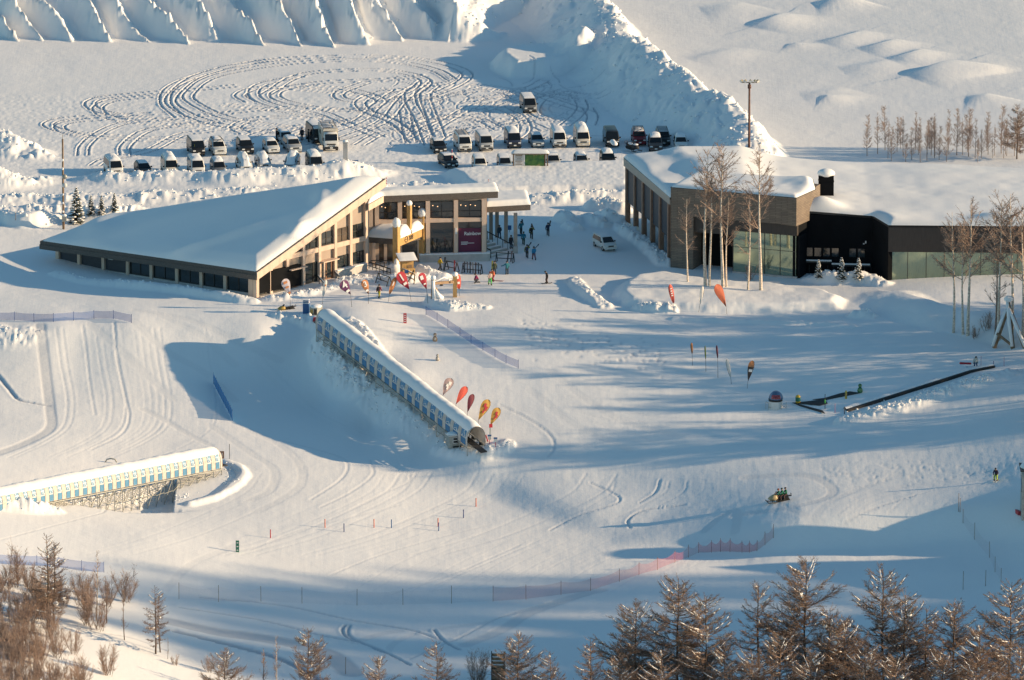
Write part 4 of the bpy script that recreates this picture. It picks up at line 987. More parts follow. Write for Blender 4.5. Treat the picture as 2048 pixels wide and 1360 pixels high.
# ------------------------------------------------------------------ trees
M['bark_birch'] = mat('birch_bark', (0.60, 0.50, 0.41), .8, var=.45, scale=7, stretch=(1, 1, 1.5))
M['bark_dark'] = mat('dark_bark', (0.10, 0.065, 0.045), .9, var=.3, scale=4)
M['twig_birch'] = mat('birch_twig', (0.33, 0.235, 0.185), .9, var=.25, scale=.8)
M['twig_larch'] = mat('larch_twig', (0.275, 0.190, 0.145), .9, var=.4, scale=.5)
M['twig_brush'] = mat('brush_twig', (0.38, 0.27, 0.215), .9, var=.3, scale=.6)
M['needle'] = mat('fir_needle', (0.035, 0.045, 0.030), .8, var=.3, scale=3)
class Twigs:
    """thousands of thin tapering twigs, as 3-sided slivers"""
    def __init__(s): s.v = []; s.f = []
    def seg(s, a, b, r0, r1):
        d = b - a; L = math.sqrt(d[0] ** 2 + d[1] ** 2 + d[2] ** 2)
        if L < 1e-6: return
        d = d / L; h = np.array([0, 0, 1.0]) if abs(d[2]) < .9 else np.array([1.0, 0, 0])
        p = np.array([d[1] * h[2] - d[2] * h[1], d[2] * h[0] - d[0] * h[2], d[0] * h[1] - d[1] * h[0]]); p /= math.sqrt((p ** 2).sum())
        q = np.array([d[1] * p[2] - d[2] * p[1], d[2] * p[0] - d[0] * p[2], d[0] * p[1] - d[1] * p[0]])
        n = len(s.v)
        for c, r in ((a, r0), (b, r1)):
            s.v.append(c + p * r); s.v.append(c - p * (.5 * r) + q * (.87 * r)); s.v.append(c - p * (.5 * r) - q * (.87 * r))
        s.f += [(n, n + 1, n + 4, n + 3), (n + 1, n + 2, n + 5, n + 4), (n + 2, n, n + 3, n + 5)]
    def mesh(s, name, m):
        me = bpy.data.meshes.new(name); me.from_pydata([tuple(p) for p in s.v], [], s.f); me.materials.append(m); me.update(); return me
def uv_dir(az, el): return np.array([math.cos(az) * math.cos(el), math.sin(az) * math.cos(el), math.sin(el)])
RMIN = [.0105]
def grow(T, rnd, p, az, el, L, r, n, droop, kids, klen, lvl, tips=None):
    """one bending branch with side twigs"""
    pts = [p]; a = az
    for k in range(n):
        e = el + droop * (k + .5) / n
        a += rnd.uniform(-.18, .18); q = pts[-1] + uv_dir(a, e) * L / n; pts.append(q)
        T.seg(pts[-2], q, r * (1 - k / n * .75), r * (1 - (k + 1) / n * .75))
    if tips is not None: tips.append(pts)
    if lvl > 0:
        for k in range(kids):
            t = rnd.uniform(.15, 1.0) * n; i = min(int(t), n - 1); b = pts[i] + (pts[i + 1] - pts[i]) * (t - i)
            side = rnd.choice((-1, 1)); l = L * klen * rnd.uniform(.5, 1.1) * (1.15 - .6 * t / n)
            grow(T, rnd, b, a + side * rnd.uniform(.4, 1.1), (el + droop * t / n) * .6 + rnd.uniform(-.45, .5), l, max(RMIN[0], r * .42), 2 if lvl > 1 else 1, droop * .3, max(2, int(kids * .6)), klen * .9, lvl - 1, None)
def larch(seed, Ht, wide, dens=1.0, snow=.5, top=.0):
    """bare larch: straight stem, tiers of level then upswept boughs, a haze of fine twigs, blobs of snow"""
    rnd = random.Random(seed); tr = MB(); T = Twigs(); S = MB()
    lean = rnd.uniform(-.02, .02)
    stem = [(lean * z + .05 * math.sin(z), .04 * math.cos(z * .8), z) for z in np.linspace(-1.0, Ht, 12)]
    tr.tube(stem, [max(.02, Ht * .0125 * (1 - (z + 1) / (Ht + 1)) + .02) for z in np.linspace(-1, Ht, 12)], 6)
    nb = int(Ht * 7.2 * dens)
    for i in range(nb):
        f = (i + rnd.random()) / nb; z = Ht * (.12 + .88 * f)
        if z > Ht * .985: continue
        prof = (1 - f) ** .52 * (.55 + .45 * min(1, f * 4)); L = wide * prof * rnd.uniform(.65, 1.12) + .25
        az = rnd.uniform(0, 2 * math.pi); el = -.12 + .55 * f + rnd.uniform(-.15, .12)
        tips = []
        grow(T, rnd, np.array([lean * z, 0, z]), az, el, L, .016 + .009 * L, 4, .5, int(10 + 6.5 * L), .38, 2 if L > 1.0 else 1, tips)
        if rnd.random() < snow and f < .93:                          # snow lodged along the upper side of the bough
            pts = tips[0]; k = rnd.choice((1, 2, 3)); p = pts[k]; rr = rnd.uniform(.04, .09) + (.10 if rnd.random() < .07 else 0)
            S.blob((p[0], p[1], p[2] + rr * .5), (rr * rnd.uniform(1.2, 2.2), rr * 1.3, rr), 0, 7, 4, jit=.15)
            for k in range(1, 4):
                if rnd.random() < .75:
                    a, b = pts[k], pts[k + 1] if k + 1 < len(pts) else pts[k]
                    S.tube([a + [0, 0, .04], (a + b) / 2 + [0, 0, .05], b + [0, 0, .03]], [.035, .05, .02], 4)
    return tr.mesh('larch_trunk', M['bark_dark']), T.mesh('larch_crown', M['twig_larch']), S.mesh('larch_snow', M['snowcap'])
def birch(seed, Ht, clear=.42, spread=1.6, dens=1.0, twig='twig_birch', bark='bark_birch', rad0=.016, up=.75):
    rnd = random.Random(seed); tr = MB(); T = Twigs()
    ph = rnd.uniform(0, 6); lx = rnd.uniform(-.03, .03); c = lambda z: np.array([lx * z + .10 * math.sin(z * .5 + ph), .08 * math.cos(z * .45 + ph), z])
    zs = np.linspace(-.8, Ht, 14)
    tr.tube([c(z) for z in zs], [max(.014, Ht * rad0 * (1 - (z + .8) / (Ht + .8)) + .012) for z in zs], 7)
    nb = int(26 * dens)
    for i in range(nb):
        f = rnd.random() ** .8; z = Ht * (clear + (1 - clear) * f * .97)
        L = spread * (1.15 - .75 * f) * rnd.uniform(.5, 1.15) * Ht / 9.0
        grow(T, rnd, c(z), rnd.uniform(0, 6.28), up + rnd.uniform(-.35, .3), L, .012 + .011 * L, 4, .25, int(5 + 4 * L), .45, 2)
    return tr.mesh('birch_trunk', M[bark]), T.mesh('birch_crown', M[twig])
def shrub(seed, Ht, n=9, twig='twig_brush', spread=.6):
    rnd = random.Random(seed); tr = MB(); T = Twigs()
    for i in range(n):
        az = rnd.uniform(0, 6.28); el = rnd.uniform(1.0, 1.5); L = Ht * rnd.uniform(.65, 1.05)
        a = np.array([rnd.gauss(0, .25), rnd.gauss(0, .25), -.3]); m_ = a + uv_dir(az, el) * L * .5; b = m_ + uv_dir(az + .2, min(1.5, el + .12)) * L * .5
        tr.tube([a, m_, b], [.020, .014, .007], 4)
        for k in range(int(12 + 6 * Ht)):
            t = rnd.uniform(.15, 1); p = a + (m_ - a) * t * 2 if t < .5 else m_ + (b - m_) * (t - .5) * 2
            grow(T, rnd, p, az + rnd.uniform(-2, 2), rnd.uniform(.6, 1.3), Ht * .28 * rnd.uniform(.5, 1.1), .010, 2, .2, 6, .5, 1)
    return tr.mesh('shrub_stem', M['bark_dark']), T.mesh('shrub_crown', M[twig])
def fir(seed, Ht, wide):
    rnd = random.Random(seed); tr = MB(); N = MB(); S = MB()
    tr.tube([(0, 0, -.5), (0, 0, Ht)], [.09, .015], 6)
    for i in range(int(Ht * 20)):
        f = (i + rnd.random()) / (Ht * 20); z = Ht * (.05 + .94 * f); L = wide * (1 - f) ** .8 * rnd.uniform(.7, 1.1) + .1; az = i * 2.4 + rnd.uniform(-.3, .3)
        d = uv_dir(az, -.25); s_ = np.array([-d[1], d[0], 0]); p = np.array([0, 0, z]); e = p + d * L; w_ = .16 * L + .05
        N.add([tuple(p + s_ * w_ * .4), tuple(p + d * L * .55 + s_ * w_), tuple(e), tuple(p + d * L * .55 - s_ * w_), tuple(p - s_ * w_ * .4), tuple(p + d * L * .5 + [0, 0, -.16])], [(0, 1, 2, 3, 4), (1, 5, 2), (2, 5, 3), (0, 5, 1), (3, 5, 4)], 0)
        if rnd.random() < .75: S.blob(tuple(p + d * L * .62 + [0, 0, .05]), (.2 * L + .07, .2 * L + .07, .07), 0, 6, 3)
    return tr.mesh('fir_trunk', M['bark_dark']), N.mesh('fir_needles', M['needle']), S.mesh('fir_snow', M['snowcap'])
def tree(name, meshes, p, label, group, s=1.0, rz=0.0, parts=('trunk', 'crown', 'snow')):
    o = thing(name, label, 'tree' if 'shrub' not in name else 'shrub', tuple(p), rz, group); o.scale = (s, s, s)
    for n_, m_ in zip(parts, meshes):
        if len(m_.vertices):
            c = link(n_, m_, o)
            if n_ == 'snow': c['kind'] = 'stuff'
    return o
RMIN[0] = .0088
LAR = [larch(1, 13, 5.4, 1.0, .6), larch(2, 13, 4.8, .95, .85), larch(3, 12, 4.2, 1.05, .65), larch(4, 12, 4.8, 1.05, .55), larch(5, 11, 3.4, .85, .4)]
LARH = [13, 13, 12, 12, 11]
def plant_top(u, vtop, vbase, k=None):
    """a tree whose tip shows at (u, vtop) and whose foot is at (u, vbase)"""
    p = G(u, vbase); H_ = (vbase - vtop) * p_scale(p) ; return p, H_
def p_scale(p): return np.linalg.norm(p - CAMP) * PXW / CT
LA = [  # u, tip v, foot v, mesh, label
 (1270,1205,1440,0,'broad larch at the bottom edge, leftmost big one of the right-hand stand'),
 (1352,1155,1425,0,'widest bare larch with snow lumps, third in from the left of the stand'),
 (1408,1190,1450,1,'larch with snow blobs on its right side, close beside the widest larch'),
 (1516,1165,1430,4,'thin open larch with one long bough pointing left'),
 (1607,1122,1420,0,'tallest larch in the foreground stand, fine layered boughs'),
 (1655,1215,1455,2,'reddish larch tucked right of the tallest larch'),
 (1690,1240,1465,3,'slim snow hung larch between the tallest and the white crowned one'),
 (1765,1140,1430,1,'larch with a rounded crown whitened by snow'),
 (1805,1190,1450,2,'rust coloured larch just right of the white crowned larch'),
 (1850,1215,1455,4,'narrow low larch in the gap right of the rust coloured one'),
 (1905,1205,1445,3,'dense even cone shaped larch second from the right frame edge'),
 (1960,1250,1470,2,'small larch low between the cone shaped one and the edge larch'),
 (2015,1162,1435,1,'big larch at the right frame edge with snow on its boughs'),
 (1560,1270,1480,3,'low larch top in front of the tallest larch'),
 (1450,1290,1490,2,'low larch top right of the widest larch'),
 (1180,1275,1460,4,'spindly young larch standing apart left of the stand'),
 (1240,1310,1490,2,'larch top at the bottom frame edge under the leftmost big larch'),
 (1730,1290,1500,0,'low larch top below the white crowned larch'),
 (1880,1300,1500,0,'low larch top below the cone shaped larch'),
 (1325,1300,1500,2,'low reddish larch top under the widest larch'),
 (1500,1300,1500,0,'larch top cut by the frame under the thin open larch'),
 (1620,1300,1500,2,'larch top cut by the frame under the tallest larch'),
 (1790,1310,1510,3,'larch top cut by the frame under the rust coloured larch'),
 (1950,1320,1510,0,'larch top cut by the frame near the right corner'),
 (2040,1290,1500,3,'low larch top in the bottom right corner'),
 (1035,1268,1450,3,'round bushy larch beside the dark wooden stack'),
 (1100,1300,1470,4,'smaller bushy larch right of the one beside the stack'),
 (873,1280,1455,4,'lone slender larch at the bottom centre'),
 (760,1312,1470,2,'larch top just cut by the frame left of centre'),
 (617,1258,1440,2,'pale brown larch at the bottom, right of the twisted birch'),
 (450,1302,1460,3,'snow dusted larch top at the bottom left of centre'),
]
for (u, vt, vb, k, lb) in LA:
    vb += 25; p = G(u, vb); h_ = (vb - vt) * p_scale(p)
    tree('larch', LAR[k], p, lb, 'bare larches along the bottom of the view', h_ / LARH[k], RNG.uniform(0, 6.28))
RMIN[0] = .010
BI = [birch(11, 9.5, .40, 2.2, 1.25, rad0=.0125), birch(12, 9.5, .42, 1.9, 1.15, rad0=.0115), birch(13, 9, .42, 2.4, 1.2, rad0=.0125), birch(14, 8, .35, 1.6, 1.1, rad0=.011)]
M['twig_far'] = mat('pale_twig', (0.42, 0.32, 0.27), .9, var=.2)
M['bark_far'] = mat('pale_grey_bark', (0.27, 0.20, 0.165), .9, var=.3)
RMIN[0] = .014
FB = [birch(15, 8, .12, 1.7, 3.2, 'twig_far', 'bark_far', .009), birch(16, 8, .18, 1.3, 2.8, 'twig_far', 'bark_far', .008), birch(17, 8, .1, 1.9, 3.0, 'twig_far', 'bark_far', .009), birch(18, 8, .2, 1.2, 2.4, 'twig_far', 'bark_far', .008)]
BIH = [9.5, 9.5, 9, 8]
for (u, vb, vt, k, lb) in ((1374,563,398,3,'leaning slim birch with a broken top, left of the birch clump'),(1411,571,300,0,'tallest birch of the clump, trunk leaning left'),(1421,572,330,1,'second birch of the clump, close against the tallest'),
    (1443,574,302,2,'middle birch of the clump with a wide rounded crown'),(1453,573,395,1,'shorter birch on the right of the clump bending right'),(1497,580,390,3,'low twiggy birch right of the clump'),(1519,580,300,0,'single straight birch with a full crown right of the clump'),
    (1906,666,425,1,'birch in front of the hall, leftmost of the right-hand group'),(1925,668,455,2,'thin birch second in the right-hand group'),(1938,670,400,0,'tall fine crowned birch third in the right-hand group'),
    (2000,678,402,2,'dark twiggy birch behind the timber tripod'),(2022,680,390,1,'forked birch near the right frame edge behind the tripod'),(2044,676,410,0,'birch cut by the right frame edge')):
    p = G(u, vb); s_ = (vb - vt) * p_scale(p) / BIH[k]
    o = tree('birch', BI[k], p, lb, 'birches in front of the modern hall', s_, RNG.uniform(0, 6.28))
RMIN[0] = .0075
SH = [shrub(21, 2.6), shrub(22, 3.4, 11), shrub(23, 2.0, 7), shrub(24, 3.0, 12, spread=.8)]
for (u, v, k, s_, lb) in ((1950,676,2,.9,'small leafless shrub at the foot of the right-hand birches'),(1500,560,2,1.3,'low twiggy shrub against the green glass'),(1975,660,0,.9,'wispy shrub left of the timber tripod')):
    tree('shrub', SH[k], G(u, v), lb, None, s_, RNG.uniform(0, 6), ('stem', 'crown'))
# the far row at the top right
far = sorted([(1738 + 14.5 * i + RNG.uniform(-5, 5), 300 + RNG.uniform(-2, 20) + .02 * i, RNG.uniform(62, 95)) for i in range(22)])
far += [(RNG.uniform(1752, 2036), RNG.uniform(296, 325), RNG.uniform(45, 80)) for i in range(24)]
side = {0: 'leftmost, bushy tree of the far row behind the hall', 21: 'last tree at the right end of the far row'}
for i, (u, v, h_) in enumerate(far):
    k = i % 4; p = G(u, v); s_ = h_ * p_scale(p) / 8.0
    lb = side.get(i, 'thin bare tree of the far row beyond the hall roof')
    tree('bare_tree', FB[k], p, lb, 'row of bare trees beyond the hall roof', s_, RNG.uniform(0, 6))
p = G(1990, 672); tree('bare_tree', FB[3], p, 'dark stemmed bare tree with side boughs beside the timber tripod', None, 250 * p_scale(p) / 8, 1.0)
p = G(2034, 318); tree('larch', LAR[2], p, 'tallest tree of the far row, a dense larch at the frame edge', None, 108 * p_scale(p) / 12, 2.0)
FIRM = [fir(31, 5.2, 1.7), fir(32, 4.0, 1.2)]
for (u, v, k, h_, lb) in ((153,446,0,72,'largest small fir, just right of the left lamp pole'),(182,430,1,40,'second snowy little fir from the lamp pole'),(203,428,1,38,'third snowy little fir from the lamp pole'),(229,422,1,37,'little fir farthest from the lamp pole')):
    p = G(u, v); tree('young_fir', FIRM[k], p, lb, 'young firs behind the lodge', h_ * p_scale(p) / (5.2, 4.0)[k], RNG.uniform(0, 6), ('trunk', 'needles', 'snow'))
for (u, v, h_, lb) in ((1637,556,34,'little snowy conifer left of three in the dark recess'),(1683,560,42,'middle snowy conifer of three in the dark recess'),(1717,559,40,'right-hand snowy conifer of three in the dark recess')):
    p = G(u, v); tree('young_fir', FIRM[1], p, lb, 'small conifers in the dark recess of the hall', h_ * p_scale(p) / 4.0 * 1.1, RNG.uniform(0, 6), ('trunk', 'needles', 'snow'))
# brush and saplings on the sunlit corner, bottom left
RMIN[0] = .0105
BR = [birch(41, 6, .25, 1.5, 1.5, 'twig_brush', 'bark_dark', .011, .95), birch(42, 6, .2, 1.2, 1.5, 'twig_brush', 'bark_dark', .010, 1.0), larch(43, 8, 2.0, 1.0, .25), birch(44, 7, .3, 1.3, 1.2, 'twig_brush', 'bark_birch', .012, .9)]
BRH = [6, 6, 8, 7]
for (u, v, vt, k, lb) in ((96,1258,1068,2,'tall spire shaped larch above the brush in the bottom left corner'),(108,1250,1090,2,'second larch stem standing against the tall spire'),(194,1242,1100,3,'pale birch sapling right of the brush, with snow on its stem'),(212,1246,1150,0,'bushy sapling right of the pale birch'),
    (312,1308,1172,2,'dense dark sapling alone on the slope left of centre'),(320,1304,1190,0,'twiggy sapling leaning on the dense dark one'),(335,1318,1275,1,'low spreading sapling at the foot of the dense dark one'),(250,1280,1180,1,'faint thin sapling between the birch and the dense dark sapling'),
    (552,1400,1270,3,'twisted birch with a white stem at the bottom edge'),(525,1400,1295,0,'thin sapling left of the twisted white birch'),(175,1235,1150,0,'low sapling in front of the pale birch')):
    p = G(u, v); tree('sapling', BR[k], p, lb, 'saplings on the lower left slope', (v - vt) * p_scale(p) / BRH[k], RNG.uniform(0, 6))
n_ = 0
for i in range(88):
    u = abs(RNG.normal(0, 100)) - 15; v = RNG.uniform(1165, 1450) + u * .12
    if u > 190 and v > 1290: continue
    p = G(u, v); k = i % 4
    tree('shrub', SH[k], p, 'brown leafless shrub in the thicket at the bottom left corner', 'thicket of leafless shrubs at the bottom left', RNG.uniform(.75, 1.45), RNG.uniform(0, 6), ('stem', 'crown'))
for (u, v, s_, lb) in ((150,1360,1.2,'sparse shrub at the bottom edge, left slope'),(215,1350,1.2,'reddish sparse shrub on the lower left snow'),(420,1345,.8,'small shrub beside the scooped track, bottom left'),(955,1370,1.3,'low grey shrub left of the dark wooden stack'),(350,1330,.7,'wispy shrub below the dense dark sapling'),(650,1385,1.2,'twiggy shrub right of the pale brown larch')):
    tree('shrub', SH[int(u) % 4], G(u, v), lb, None, s_, RNG.uniform(0, 6), ('stem', 'crown'))
# the wood just outside the frame on the right, whose shadows comb the beginner slope
rr = random.Random(5)
for i in range(46):
    x = rr.uniform(68, 104); y = rr.uniform(-38, 10); z = hgt(min(x, 75), y)
    if -47 < y < -38 and x < 80: continue
    k = rr.randrange(4)
    m_ = BI[k] if rr.random() < .8 else LAR[k % 5]
    tree('bare_tree', m_, (x, y, z), 'bare tree in the wood beyond the right frame edge', 'wood beyond the right frame edge', rr.uniform(.9, 1.5), rr.uniform(0, 6))
for i in range(34):
    x = rr.uniform(104, 165); y = rr.uniform(-42, 6); m_ = FB[i % 4]
    tree('bare_tree', m_, (x, y, -6 * sstep(-5, -40, y)), 'bare tree in the wood beyond the right frame edge', 'wood beyond the right frame edge', rr.uniform(2.0, 3.0), rr.uniform(0, 6))
for i in range(34):
    x = rr.uniform(69, 100); y = rr.uniform(-36, 6); m_ = FB[i % 4]
    tree('bare_tree', m_, (x, y, hgt(75, y)), 'bare tree in the wood beyond the right frame edge', 'wood beyond the right frame edge', rr.uniform(1.2, 1.8), rr.uniform(0, 6))
for i in range(120):  # unseen wood added on the far hill to break up its foreground shade
    y = -157 + (i % 40) * 1.78 + rr.uniform(-.8, .8); x = 322 + (i // 40) * 9 + rr.uniform(-3, 3)
    z = float(hill_z(np.array(x), np.array(y))) - 1.5
    tree('bare_tree', FB[i % 4], (x, y, z), 'unseen bare tree added on the hill far beyond the right frame edge', 'unseen wood added on the hill beyond the right frame edge', rr.uniform(1.9, 2.6), rr.uniform(0, 6))
# ------------------------------------------------------------------ vehicles
def paint(name, col, metal=0.0): return mat(name, col, .35, metal, var=.06, scale=1.5)
P_ = {k: paint('paint_' + k, c) for k, c in dict(white=(.66, .66, .64), silver=(.36, .38, .40), black=(.014, .015, .017), navy=(.03, .04, .075), red=(.22, .012, .02), grey=(.15, .16, .17), brown=(.13, .085, .07), cream=(.58, .54, .47), bluegrey=(.22, .28, .33)).items()}
M['tyre'] = mat('rubber', (.018, .018, .018), .85); M['rim'] = mat('alloy', (.4, .4, .4), .4, .6); M['carglass'] = mat('car_glass', (.008, .010, .012), .12, spec=.6)
M['headlamp'] = mat('headlamp', (.75, .75, .72), .15, spec=.8); M['plate'] = mat('number_plate', (.70, .70, .66), .5); M['trim'] = mat('black_trim', (.02, .02, .022), .6)
TYPES = {  # length, width, [(y, ztop)], belt height, windscreen (y0, z0, y1, z1), side glass y range, roof half width factor
 'van': dict(L=4.8, W=1.86, prof=[(-2.40, .55), (-2.38, .98), (-2.12, 1.16), (-1.50, 2.02), (-1.0, 2.12), (2.1, 2.12), (2.34, 2.0), (2.40, .6)], ws=(-2.10, 1.18, -1.52, 1.97), sg=(-1.35, 2.1), belt=1.14, top=.84),
 'high_van': dict(L=4.9, W=1.88, prof=[(-2.45, .55), (-2.43, 1.0), (-2.18, 1.18), (-1.58, 2.0), (-1.15, 2.38), (2.1, 2.42), (2.36, 2.3), (2.45, .6)], ws=(-2.16, 1.2, -1.60, 1.95), sg=(-1.35, 2.1), belt=1.16, top=.82),
 'suv': dict(L=4.6, W=1.84, prof=[(-2.30, .55), (-2.26, .95), (-1.15, 1.10), (-.55, 1.70), (.1, 1.80), (1.9, 1.76), (2.22, 1.2), (2.30, .6)], ws=(-1.12, 1.12, -.58, 1.66), sg=(-.4, 1.85), belt=1.06, top=.80),
 'wagon': dict(L=4.5, W=1.74, prof=[(-2.25, .5), (-2.2, .80), (-1.2, .98), (-.35, 1.46), (.3, 1.55), (1.6, 1.50), (2.15, 1.0), (2.25, .55)], ws=(-1.16, 1.0, -.38, 1.43), sg=(-.2, 1.6), belt=.95, top=.76),
 'minivan': dict(L=4.5, W=1.72, prof=[(-2.25, .5), (-2.2, .88), (-1.55, 1.06), (-.75, 1.66), (0, 1.76), (1.95, 1.74), (2.2, 1.2), (2.25, .55)], ws=(-1.52, 1.08, -.78, 1.62), sg=(-.55, 1.9), belt=1.02, top=.80)}
CARS = {}
def car_proto(kind, col):
    if (kind, col) in CARS: return CARS[kind, col]
    d = TYPES[kind]; hw = d['W'] / 2; b = d['belt']; parts = []
    def halfw(y, z):                                                 # the body narrows upwards above the belt and towards the nose
        e = min(1, max(0, (abs(y) - d['L'] / 2 + .55) / .55)); w = hw * (1 - .10 * e * e)
        return w if z <= b else w - (w - hw * d['top']) * min(1, (z - b) / (d['prof'][4][1] - b))
    mb = MB(); rings = []
    ys = []
    pr = d['prof']
    for i in range(len(pr) - 1):
        n = 3 if pr[i + 1][0] - pr[i][0] > .4 else 1
        ys += [pr[i][0] + (pr[i + 1][0] - pr[i][0]) * k / n for k in range(n)]
    ys.append(pr[-1][0])
    for y in ys:
        zt = float(np.interp(y, [p[0] for p in pr], [p[1] for p in pr])); zb_ = .30
        zm = min(b, zt - .05); r = []
        for (z, sh) in ((zb_, .9), (zb_ + .14, 1.0), (zm * .55 + .2, 1.0), (zm, .995)): r.append((halfw(y, z) * sh, y, min(z, zt)))
        r.append((halfw(y, zt - .08), y, max(zm, zt - .08))); r.append((halfw(y, zt) * .86, y, zt))
        rings.append(r + [(-x, yy, z) for (x, yy, z) in r[::-1]])
    mb.loft(rings, 0, True)
    me = mb.mesh('car_body', P_[col]); parts.append(('body', me, []))
    y0, z0, y1, z1 = d['ws']
    def glass(name, pts, n=(0, -1, 0), th=.02):
        g = MB(); g.prism(pts, tuple(np.array(n) * th)); m_ = g.mesh(name, M['carglass'])
        bm = bmesh.new(); bm.from_mesh(m_); bmesh.ops.recalc_face_normals(bm, faces=bm.faces); bm.to_mesh(m_); bm.free(); return m_
    wn_ = np.array([0, -(z1 - z0), (y1 - y0)]); wn_ = wn_ / np.linalg.norm(wn_) * 1.0; wn_[1] = -abs(wn_[1]); wn_[2] = abs(wn_[2])
    wa, wb_ = halfw(y0, z0) * .88, halfw(y1, z1) * .86
    up = wn_ * .012
    parts.append(('windscreen', glass('windscreen', [tuple(np.array(q) + up) for q in ((-wa, y0, z0), (wa, y0, z0), (wb_, y1, z1), (-wb_, y1, z1))], wn_, .03), []))
    zt = float(np.interp(0.5, [p[0] for p in pr], [p[1] for p in pr])) - .16
    for s in (-1, 1):
        g = []
        ya, yb = d['sg']; xa = halfw(0, b + .04) * s; xb = halfw(0, zt) * s; o_ = np.array([s * .01, 0, .003])
        parts.append(('side_window', glass('side_window', [tuple(np.array(q) + o_) for q in ((xa, ya - .42, b + .05), (xa, yb, b + .05), (xb, yb - .12, zt), (xb, ya + .1, zt))], (s, 0, .15), .02), []))
    fz = pr[1][1]; fy = -d['L'] / 2; fw = halfw(fy + .03, fz)
    for s in (-1, 1):
        g = MB(); g.box((s * (fw - .22), fy - .02, fz - .14), (.36, .10, .17)); parts.append(('headlamp', g.mesh('headlamp', M['headlamp']), []))
    g = MB(); g.box((0, fy - .025, fz - .16), (fw * .95, .08, .13)); parts.append(('grille', g.mesh('grille', M['trim']), []))
    g = MB(); g.box((0, fy - .05, .46), (fw * 1.86, .16, .20)); parts.append(('bumper', g.mesh('bumper', P_[col] if kind != 'van' else M['trim']), []))
    g = MB(); g.box((0, fy - .14, .52), (.34, .02, .17)); parts.append(('number_plate', g.mesh('number_plate', M['plate']), []))
    for s in (-1, 1):
        g = MB(); g.box((s * (hw + .11), y0 + .35, b + .12), (.20, .10, .17)); g.box((s * (hw + .0), y0 + .35, b + .04), (.12, .05, .05)); parts.append(('mirror', g.mesh('mirror', M['trim']), []))
    R = .33
    for y in (-d['L'] / 2 + .85, d['L'] / 2 - .85):
        for s in (-1, 1):
            g = MB(); g.tube([(s * (hw - .22), y, R), (s * (hw + .01), y, R)], R, 14, smooth=False)
            h = MB(); h.tube([(s * (hw + .008), y, R), (s * (hw + .022), y, R)], R * .6, 10, smooth=False)
            parts.append(('wheel', g.mesh('tyre', M['tyre']), [('rim', h.mesh('rim', M['rim']))]))
    CARS[kind, col] = parts; return parts
SNOWR = {}
def car(kind, col, u, v, label, snow=0.12, rz=9, cover=0.0, rack=False, group='cars parked in the snowy car park', name=None, flat=False):
    d = TYPES[kind]; p = atz(u, v, 0) if flat else G(u, v); f = np.array([math.sin(rad(rz)), -math.cos(rad(rz))])
    o = thing(name or {'van': 'parked_van', 'high_van': 'parked_van', 'suv': 'parked_suv', 'wagon': 'parked_car', 'minivan': 'parked_car'}[kind], label, {'van': 'van', 'high_van': 'van'}.get(kind, 'car'), (p[0] - f[0] * d['L'] / 2, p[1] - f[1] * d['L'] / 2, hgt(p[0] - f[0] * 2, p[1] - f[1] * 2) + .02), rad(rz), group)
    for (n_, me_, sub) in car_proto(kind, col):
        c = link(n_, me_, o)
        for (sn, sm) in sub: link(sn, sm, c)
    if snow or cover:
        pr = d['prof']; yr = [p_[0] for p_ in pr]; zr = [p_[1] for p_ in pr]; mb = MB(); rnd = random.Random(int(u * 7 + v))
        hw = d['W'] / 2; ya, yb = (pr[3][0], pr[-2][0]) if not cover else (pr[0][0] + .02, pr[-1][0] - .02)
        rows = []
        for j in range(15):
            y = ya + (yb - ya) * j / 14; e = min(1, min(j, 14 - j) / 2.0); z = float(np.interp(y, yr, zr)); row = []
            for k in range(9):
                t = -1 + k / 4; w_ = hw * (d['top'] * .93 if not cover else 1.03); h = (snow + cover * .5) * e * math.sqrt(max(0, 1 - t * t * .98)) * rnd.uniform(.75, 1.2)
                zz_ = z + .012 + h
                if cover and abs(t) > .7: zz_ = z - cover * 1.0 * (abs(t) - .7) / .3
                row.append((t * w_, y, zz_))
            rows.append(row)
        mb.grid(np.array(rows)); 
        if cover:
            mb.add([rows[0][k] for k in range(9)] + [(x, y - .05, .4) for (x, y, z) in rows[0]], [(k, k + 9, k + 10, k + 1) for k in range(8)], 0, True)
        mb.build('roof_snow' if not cover else 'snow_cover', M['snowcap'], o)
    if rack:
        mb = MB(); z = max(p_[1] for p_ in d['prof']) + .16; hw = d['W'] * .36
        for s in (-1, 1): mb.beam((s * hw, -1.0, z), (s * hw, 1.7, z), .05)
        for k in range(6): mb.beam((-hw, -1.0 + k * .54, z), (hw, -1.0 + k * .54, z), .05)
        for s in (-1, 1):
            for y in (-.9, 1.6): mb.beam((s * hw, y, z - .17), (s * hw, y, z), .05)
        mb.build('roof_rack', M['trim'], o)
    return o
car('van', 'black', 398, 314, 'dark van with a neon yellow board leaning on its side', .03, 12)
car('suv', 'white', 441, 313, 'white off-roader with a snowy roof load, second from the left of the far row', .22, 12, rack=True)
car('suv', 'black', 496, 310, 'black off-roader with snow streaked across its bonnet', .02, 12)
car('wagon', 'white', 548, 309, 'white saloon parked between the black off-roader and the open silver one', .10, 12)
car('suv', 'silver', 592, 308, 'silver off-roader with its doors open beside standing people', .06, 14)
car('wagon', 'silver', 577, 291, 'silver car half hidden behind the silver off-roader', .10, 14)
car('van', 'white', 234, 353, 'snowy white van at the left end of the near row', .25, 14, flat=True)
car('wagon', 'black', 293, 353, 'dark car sunk behind the snowbank, second in the near row', .07, 14, flat=True)
car('van', 'cream', 344, 353, 'van carrying a thick loaf of snow on its roof', .45, 10, flat=True)
car('van', 'white', 397, 354, 'white van with a flat snowy roof below the yellow board', .18, 10, flat=True)
car('minivan', 'grey', 441, 354, 'grey car with a snow crusted roof behind the snowbank', .25, 10, flat=True)
